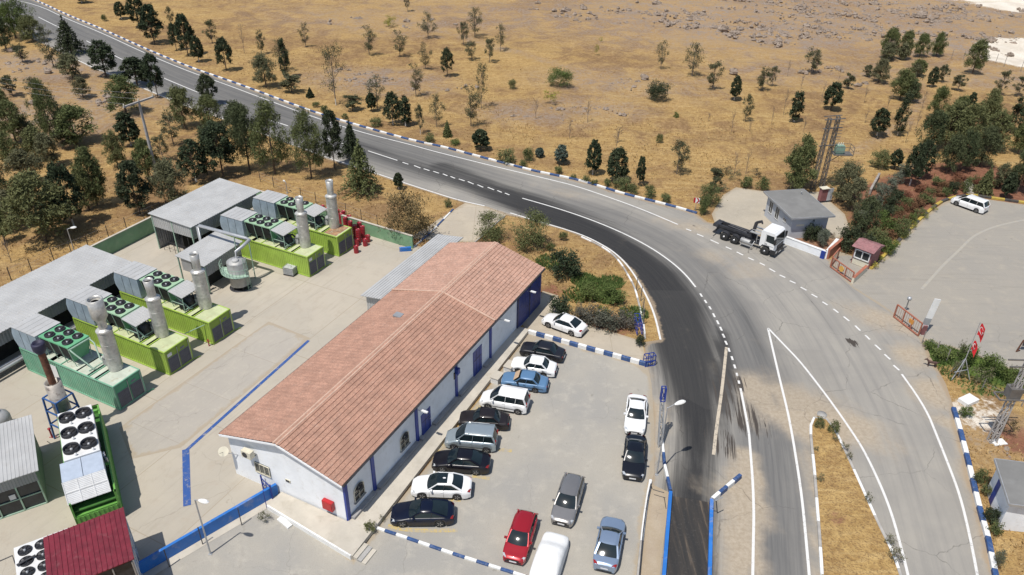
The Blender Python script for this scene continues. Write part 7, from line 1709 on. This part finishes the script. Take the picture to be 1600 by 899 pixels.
trees('sparse', '332,69,33,20;268,40,12,12;84,105,50,32;36,99,68,24;64,168,122,30;271,225,180,32;409,84,47,15;456,144,115,32;478,75,36,17;577,88,40,26;625,89,48,24;637,18,-10,10;669,61,20,26;665,110,68,20;724,70,36,18;742,59,14,27;737,94,66,18;782,80,40,18;765,98,60,17;650,150,100,26;590,171,120,26;551,172,148,26;682,199,150,24;736,197,135,33;752,170,100,22;1032,110,65,18;1081,120,70,32;1113,140,99,26;1190,142,105,22;1164,191,150,17;1057,273,222,28;1115,300,262,20;1267,114,76,29;1470,130,103,14;1496,142,118,20;1324,140,115,17;1206,135,105,16;1355,122,103,15;1561,148,112,22;1425,140,100,20;1590,150,120,22;440,112,64,24')
trees('wash', '525,165,65,38;657,210,165,9')
trees('bare', '382,83,32,14;837,188,145,13;918,191,150,14;890,216,182,10;1142,209,168,10;965,224,195,22;1171,205,187,8;1107,189,175,7;1147,272,232,14;1165,272,230,14;962,238,195,6;1224,179,130,13;1251,140,115,7;1230,120,88,6;1309,130,97,7;1351,193,160,8;1205,195,165,7;1254,212,175,7;1430,205,165,8;1415,222,180,9;1385,175,140,9;18,410,370,18;1245,265,225,10;520,345,300,6;1440,170,140,8;1350,160,128,8;1283,160,125,7')
trees('bush', '507,175,162,12;539,186,175,10;588,197,180,20;671,222,204,17;800,138,120,13;700,324,308,12;767,376,326,50;829,387,322,56;860,391,375,14;880,375,358,14;826,252,226,19;817,260,247,13;872,271,257,13;896,279,271,10;915,284,272,14;928,288,279,12;949,291,276,12;989,302,281,18;1015,309,284,20;1039,316,299,17;790,254,227,28;1373,262,229,31;1166,293,270,20;1190,297,272,20;1108,322,276,34;1258,228,212,17;1099,335,300,16;1508,301,278,17;1412,325,303,20;1400,340,318,18;579,831,812,19;1405,370,335,26;1440,318,300,18;1530,756,730,22;1542,775,755,20;1552,835,812,20;1278,668,650,16;1300,676,655,18;1242,362,345,14;164,33,20,9;494,167,157,12;1030,223,206,11;1450,306,290,16;1365,388,350,34;970,296,273,28')
trees('dbush', '1026,155,119,35;882,432,384,48;875,492,462,40;1350,398,358,40;1328,390,345,38;1380,345,315,24;1390,330,300,22;1547,815,788,26;1000,540,520,16;1487,303,278,16;1575,300,270,20;1400,318,290,22;1265,375,340,26')
trees('gbush', '874,135,100,38;711,226,215,16;1056,185,173,9;1424,352,330,16;1470,560,540,30;1452,545,530,20;1510,565,535,28;1548,585,552,36;1580,600,570,30;958,472,445,38;920,468,440,34;1385,365,335,26;1385,395,368,30;1507,650,632,20;1375,352,325,22;940,500,475,24')
trees('ybush', '862,161,139,26;609,42,21,22;932,85,68,10;939,66,57,7;1425,358,346,14;1413,372,360,14;1400,386,374,14;1388,398,386,14;1376,410,398,14;1366,420,408,12;1445,342,331,13;1458,330,320,12')
trees('obush', '1557,890,862,18;1281,752,738,13;1318,705,690,15;1325,718,705,13;1354,785,767,15;1388,852,832,18;1396,876,852,26;1275,705,695,9;1305,690,678,12;1560,800,785,14;1495,590,560,24;1530,600,570,30;1340,340,310,22;1360,335,315,20;413,815,797,20;597,815,803,10;1146,282,262,20;1130,300,285,18;1500,560,530,18')
trees('hshrub', '1365,325,298,22;1378,311,285,22;1390,298,272,22;1402,286,262,20;1412,274,252,20;1355,338,312,22;1348,350,325,22;1283,385,352,18;1285,378,352,16;1370,300,280,14;1558,880,856,14;1430,270,240,22')
trees('brown', '1135,272,255,22;1180,275,262,24;1120,275,258,20;1575,680,655,26;1300,372,362,10')
trees('pine', '140,330,268,36;185,262,206,34;20,262,208,38;8,378,325,30')
trees('olive', '40,220,184,32;130,152,120,26')
trees('sparse', '200,322,278,24;20,150,120,22;100,234,202,22;255,250,212,24')
trees('rbush', '1378,360,342,26;1392,352,335,26;1408,345,328,26;1420,330,314,24;1432,322,306,26;1446,312,298,24;1462,304,290,26;1478,296,282,26;1494,292,278,24;1386,372,355,24;1400,330,312,26;1385,320,304,22;1530,292,276,24;1552,290,275,24;1572,285,270,24;1590,288,272,22;1500,282,268,22;1440,300,286,22;1412,310,295,22;1370,378,362,20')
trees('bush', '1396,362,345,20;1436,338,322,18;1452,318,303,18;1476,306,290,18;1380,385,368,20;1465,290,274,20;1520,288,270,18')
trees('mixed', '640,374,288,78')
trees('flower', '925,508,472,42;950,513,478,42;975,512,480,36;905,502,470,30')
trees('cyp', '623,296,272,15;1570,310,272,20')
trees('bspruce', '877,257,228,22;843,246,232,14')
T_ = [t_ for t_ in T_ if not (t_[0] == 'spruceg' and False)]
T_.sort(key=lambda q: q[1]); count = {}; seen = {}
tot = {}
for t_ in T_:
    z_ = next(s_ for f_, s_ in ZONES if f_(t_[1], t_[2])); tot[(t_[0], z_)] = tot.get((t_[0], z_), 0)+1
nvar = {'pine': 4, 'cyp': 4, 'sparse': 5, 'bush': 4, 'bare': 4}
rt = random.Random(11)
for i, (kind, bx_, by_, ty, wpx) in enumerate(T_):
    z_ = next(s_ for f_, s_ in ZONES if f_(bx_, by_)); key = (kind, z_); count[key] = count.get(key, 0)+1
    base = P(bx_, by_); hgt = height_of(base, ty); mpp = (base-Vector((0, 0, CH))).dot(FW)/FPX
    wm = wpx*mpp
    if kind in ('bush', 'dbush', 'gbush', 'ybush', 'obush', 'hshrub', 'brown', 'flower', 'mixed', 'rbush'):
        hgt = max(.35, hgt*.86)       # the visible height of a low bush includes its depth
    root, hb, used = variant(kind, rt.randrange(nvar.get(kind, 3)), hgt, wm/hgt)
    if not used[0]: o = root; used[0] = True
    else: o = copy_tree(root)
    s = hgt/hb; uw = SPEC[kind][2]*hb; sw = min(1.9*s, max(.5*s, wm/uw))
    o.location = (base.x, base.y, 0); o.scale = (sw, sw, s); o.rotation_euler.z = rt.random()*6.28
    ph = SPEC[kind][5]; art = nth[count[key]-1].capitalize() if tot[key] > 1 else 'The only'
    if tot[key] > 1:
        n_ = tot[key]; c_ = count[key]
        pos = 'leftmost' if c_ == 1 else 'rightmost' if c_ == n_ else nth[c_-1]+' from the left'
        lab = '%s of the %ss %s' % (pos, ph, z_) if not ph.endswith('conifer') or True else ''
        lab = lab.replace('shrubs', 'shrubs').replace('bushs', 'bushes').replace('cypresss', 'cypresses').replace('trunks', 'trunks').replace('tree with whitewashed trunks', 'trees with whitewashed trunks').replace('spruces', 'spruces')
    else: lab = 'single %s %s' % (ph, z_)
    tag(o, lab, SPEC[kind][7], 'vegetation: %ss' % ph)
for k_, (root, hb, used) in VAR.items():
    if not used[0]: 
        for c in list(root.children): bpy.data.objects.remove(c)
        bpy.data.objects.remove(root)
print('trees', len(T_))
# ------------------------------------------------------------------ rocks
RK = mat('field_rock', (.27, .215, .17), .9, var=.25, scale=1.5, dirt=(.15, .115, .09), dirt_amt=.7, bmp=.5, bscale=5)
def rock_mesh(mb, c, s, r):
    bm_v = []; n1, n2 = 7, 5
    ph = r.random(6)*6
    vs = []
    for j in range(n2+1):
        th_ = PI*j/n2
        for i in range(n1):
            a = 2*PI*i/n1; k = 1+.25*math.sin(2*a+ph[0]+th_*2)+.2*math.sin(3*a+ph[1])*math.sin(th_*2+ph[2])+.12*(r.random()-.5)
            vs.append((c[0]+s[0]*k*math.sin(th_)*math.cos(a), c[1]+s[1]*k*math.sin(th_)*math.sin(a), c[2]+s[2]*k*math.cos(th_)))
    mb.add(vs, [(j*n1+i, (j+1)*n1+i, (j+1)*n1+(i+1) % n1, j*n1+(i+1) % n1) for j in range(n2) for i in range(n1)], 0)
r = np.random.default_rng(21)
def rubble(name, areas, n, smin, smax, label):
    mb = MB(); tot_ = sum(a[2]**2*a[3] for a in areas)
    for (x, y, rad, dens, asp) in areas:
        c = P(x, y); k = int(n*rad**2*dens/tot_); cl = r.normal(0, .55, (max(3, k//11), 2))*rad
        for _ in range(k):
            q = cl[r.integers(0, len(cl))]+r.normal(0, .09, 2)*rad*(.5+r.random()*2); s_ = smin+(smax-smin)*r.random()**4
            rock_mesh(mb, (c.x+q[0]*asp, c.y+q[1]-q[0]*asp*.25, s_*.1), (s_*(.7+.6*r.random()), s_*(.7+.6*r.random()), s_*(.4+.4*r.random())), r)
    o = mb.build(name, RK); tag(o, label, 'rubble', None, 'stuff'); return o
rubble('rock_rubble', [(565, 122, 4, 2, 1.4), (600, 130, 4, 2, 1.3), (80, 108, 6, .6, 1.5), (55, 188, 6, .5, 1.3), (150, 158, 5, .7, 1.4), (555, 28, 8, .2, 1.5), (840, 180, 4, .6, 1.3), (925, 168, 4, .7, 1.3), (930, 125, 5, .5, 1.3), (20, 95, 5, .5, 1.2), (975, 130, 6, .3, 1.5), (1300, 110, 8, .3, 1.6), (700, 120, 9, .06, 1.5), (1540, 690, 2, .4, 1), (640, 36, 6, .3, 1.5), (1235, 113, 6, .4, 1.5)], 480, .12, .65, 'scattered grey stones and rubble heaps on the dry slope left of centre')
rubble('rock_rubble', [(900, 18, 9, .6, 2.2), (1010, 20, 9, .8, 2.2), (1080, 30, 8, 1, 1.8), (1130, 45, 6, 2.2, 1.6), (1195, 60, 6, 1.6, 1.8), (1250, 20, 16, .5, 2), (1300, 45, 13, .8, 1.8), (1345, 60, 8, 1.2, 1.6), (1400, 10, 12, .8, 2.2), (1440, 25, 7, 1.4, 1.8), (1500, 20, 9, .7, 1.4), (1545, 62, 5, 1.6, 1.1), (1558, 80, 4, 1.6, 1), (1480, 50, 12, .3, 1.6), (1200, 8, 14, .4, 2.2)], 2400, .10, .8, 'broken belt of grey boulders and stones across the upper right slope')
for i, (x, y, s_, lab) in enumerate([(883, 18, 1.5, 'dark boulder at the left end of the rock belt'), (912, 16, 1.6, 'low dark slab in the left part of the rock belt'), (1026, 7, 1.6, 'pale boulder near the top edge above the leafy tree pair'), (1027, 25, 1.5, 'round boulder below the pale one near the top edge'), (1077, 33, 1.5, 'dark split boulder left of the biggest rock heap'), (1128, 49, 2.0, 'biggest grey boulder in the heap at the upper centre right'), (1156, 48, 1.4, 'boulder at the right side of the biggest heap'), (1007, 123, 1.2, 'dark boulder just above the round dark bush'), (1146, 114, 1.3, 'upright pale boulder above the small dark conifer'), (900, 33, .9, 'small dark stone below the left end of the rock belt'), (635, 34, 1.0, 'flat pale stone beside the yellow-green bush'), (75, 113, 1.2, 'pale grey boulder in the top left grove'), (55, 164, 1.3, 'wide grey boulder left of the T-shaped pole'), (16, 80, .9, 'grey rock at the left edge near the road'), (1440, 26, 2.0, 'long dark boulder in the upper right rock line'), (1365, 8, 1.6, 'brown boulder near the top edge at the upper right')]):
    mb = MB(); rock_mesh(mb, (0, 0, .15*s_), (s_*.8, s_*.55, s_*.5), r); tag(mb.build('boulder', RK, None, P(x, y)), lab, 'boulder', 'single boulders on the slope')
ISLI = next(i for i, o_ in enumerate([o_ for o_ in []]) if 0) if False else ISL_INDEX
# dry grass tufts
def tufts(name, areas, n, label, c1, c2, hgt=.3):
    mb = MB()
    def inside(px_, py_):
        for pg in PAVED:
            if name == 'dry_grass' and pg is PAVED[ISLI]: continue
            a_, b_ = pg, np.roll(pg, -1, 0); k_ = ((a_[:, 1] > py_) != (b_[:, 1] > py_)); 
            xx = (b_[:, 0]-a_[:, 0])*(py_-a_[:, 1])/np.where(b_[:, 1] == a_[:, 1], 1e-9, b_[:, 1]-a_[:, 1])+a_[:, 0]
            if (k_ & (px_ < xx)).sum() % 2: return True
        return False
    for (x, y, rad, dens) in areas:
        c = P(x, y)
        for _ in range(int(n*dens)):
            a = r.random()*6.28; q = rad*math.sqrt(r.random()); px_, py_ = c.x+q*math.cos(a), c.y+q*math.sin(a); h_ = hgt*(.5+r.random())
            if inside(px_, py_): continue
            for k_ in range(3):
                t1 = r.random()*6.28; w__ = .03+.05*r.random(); dx, dy = math.cos(t1), math.sin(t1); l_ = r.normal(0, .12, 2)
                mb.add([(px_-dx*w__, py_-dy*w__, -.03), (px_+dx*w__, py_+dy*w__, -.03), (px_+l_[0], py_+l_[1], h_)], [(0, 1, 2)])
    o = mb.build(name, leafmat(name+'_blades', c1, c2)); tag(o, label, 'grass', None, 'stuff')
tufts('dry_grass', [(1310, 760, 5, 1), (1320, 850, 5, 1), (1290, 700, 2.5, .3), (1350, 870, 4, .6), (1560, 830, 6, 1.0), (1560, 740, 5, .8), (900, 420, 6, .5), (780, 360, 9, .3), (900, 470, 5, .5), (640, 330, 10, .5), (560, 300, 10, .5), (60, 410, 9, .6), (150, 340, 10, .6), (700, 190, 16, 1), (850, 220, 18, 1.2), (1000, 250, 14, 1.0), (1100, 230, 16, 1.0), (1230, 240, 14, .8), (450, 110, 18, .6), (600, 100, 22, .8), (950, 150, 24, .8), (1340, 240, 14, .8), (330, 80, 14, .6)], 520, 'short dry straw grass growing over the slopes and verges', (.30, .19, .075), (.50, .36, .18), .2)
tufts('green_grass', [(932, 450, 2.0, .6), (912, 438, 1.5, .3), (955, 442, 1.5, .3), (948, 464, 1.6, .35), (900, 462, 1.6, .2), (990, 492, 1.6, .3), (860, 410, 1.8, .3), (1460, 550, 2, .5), (1530, 580, 4, .6)], 1500, 'patch of fresh green grass beside the flowering oleanders', (.06, .11, .025), (.14, .19, .06), .3)
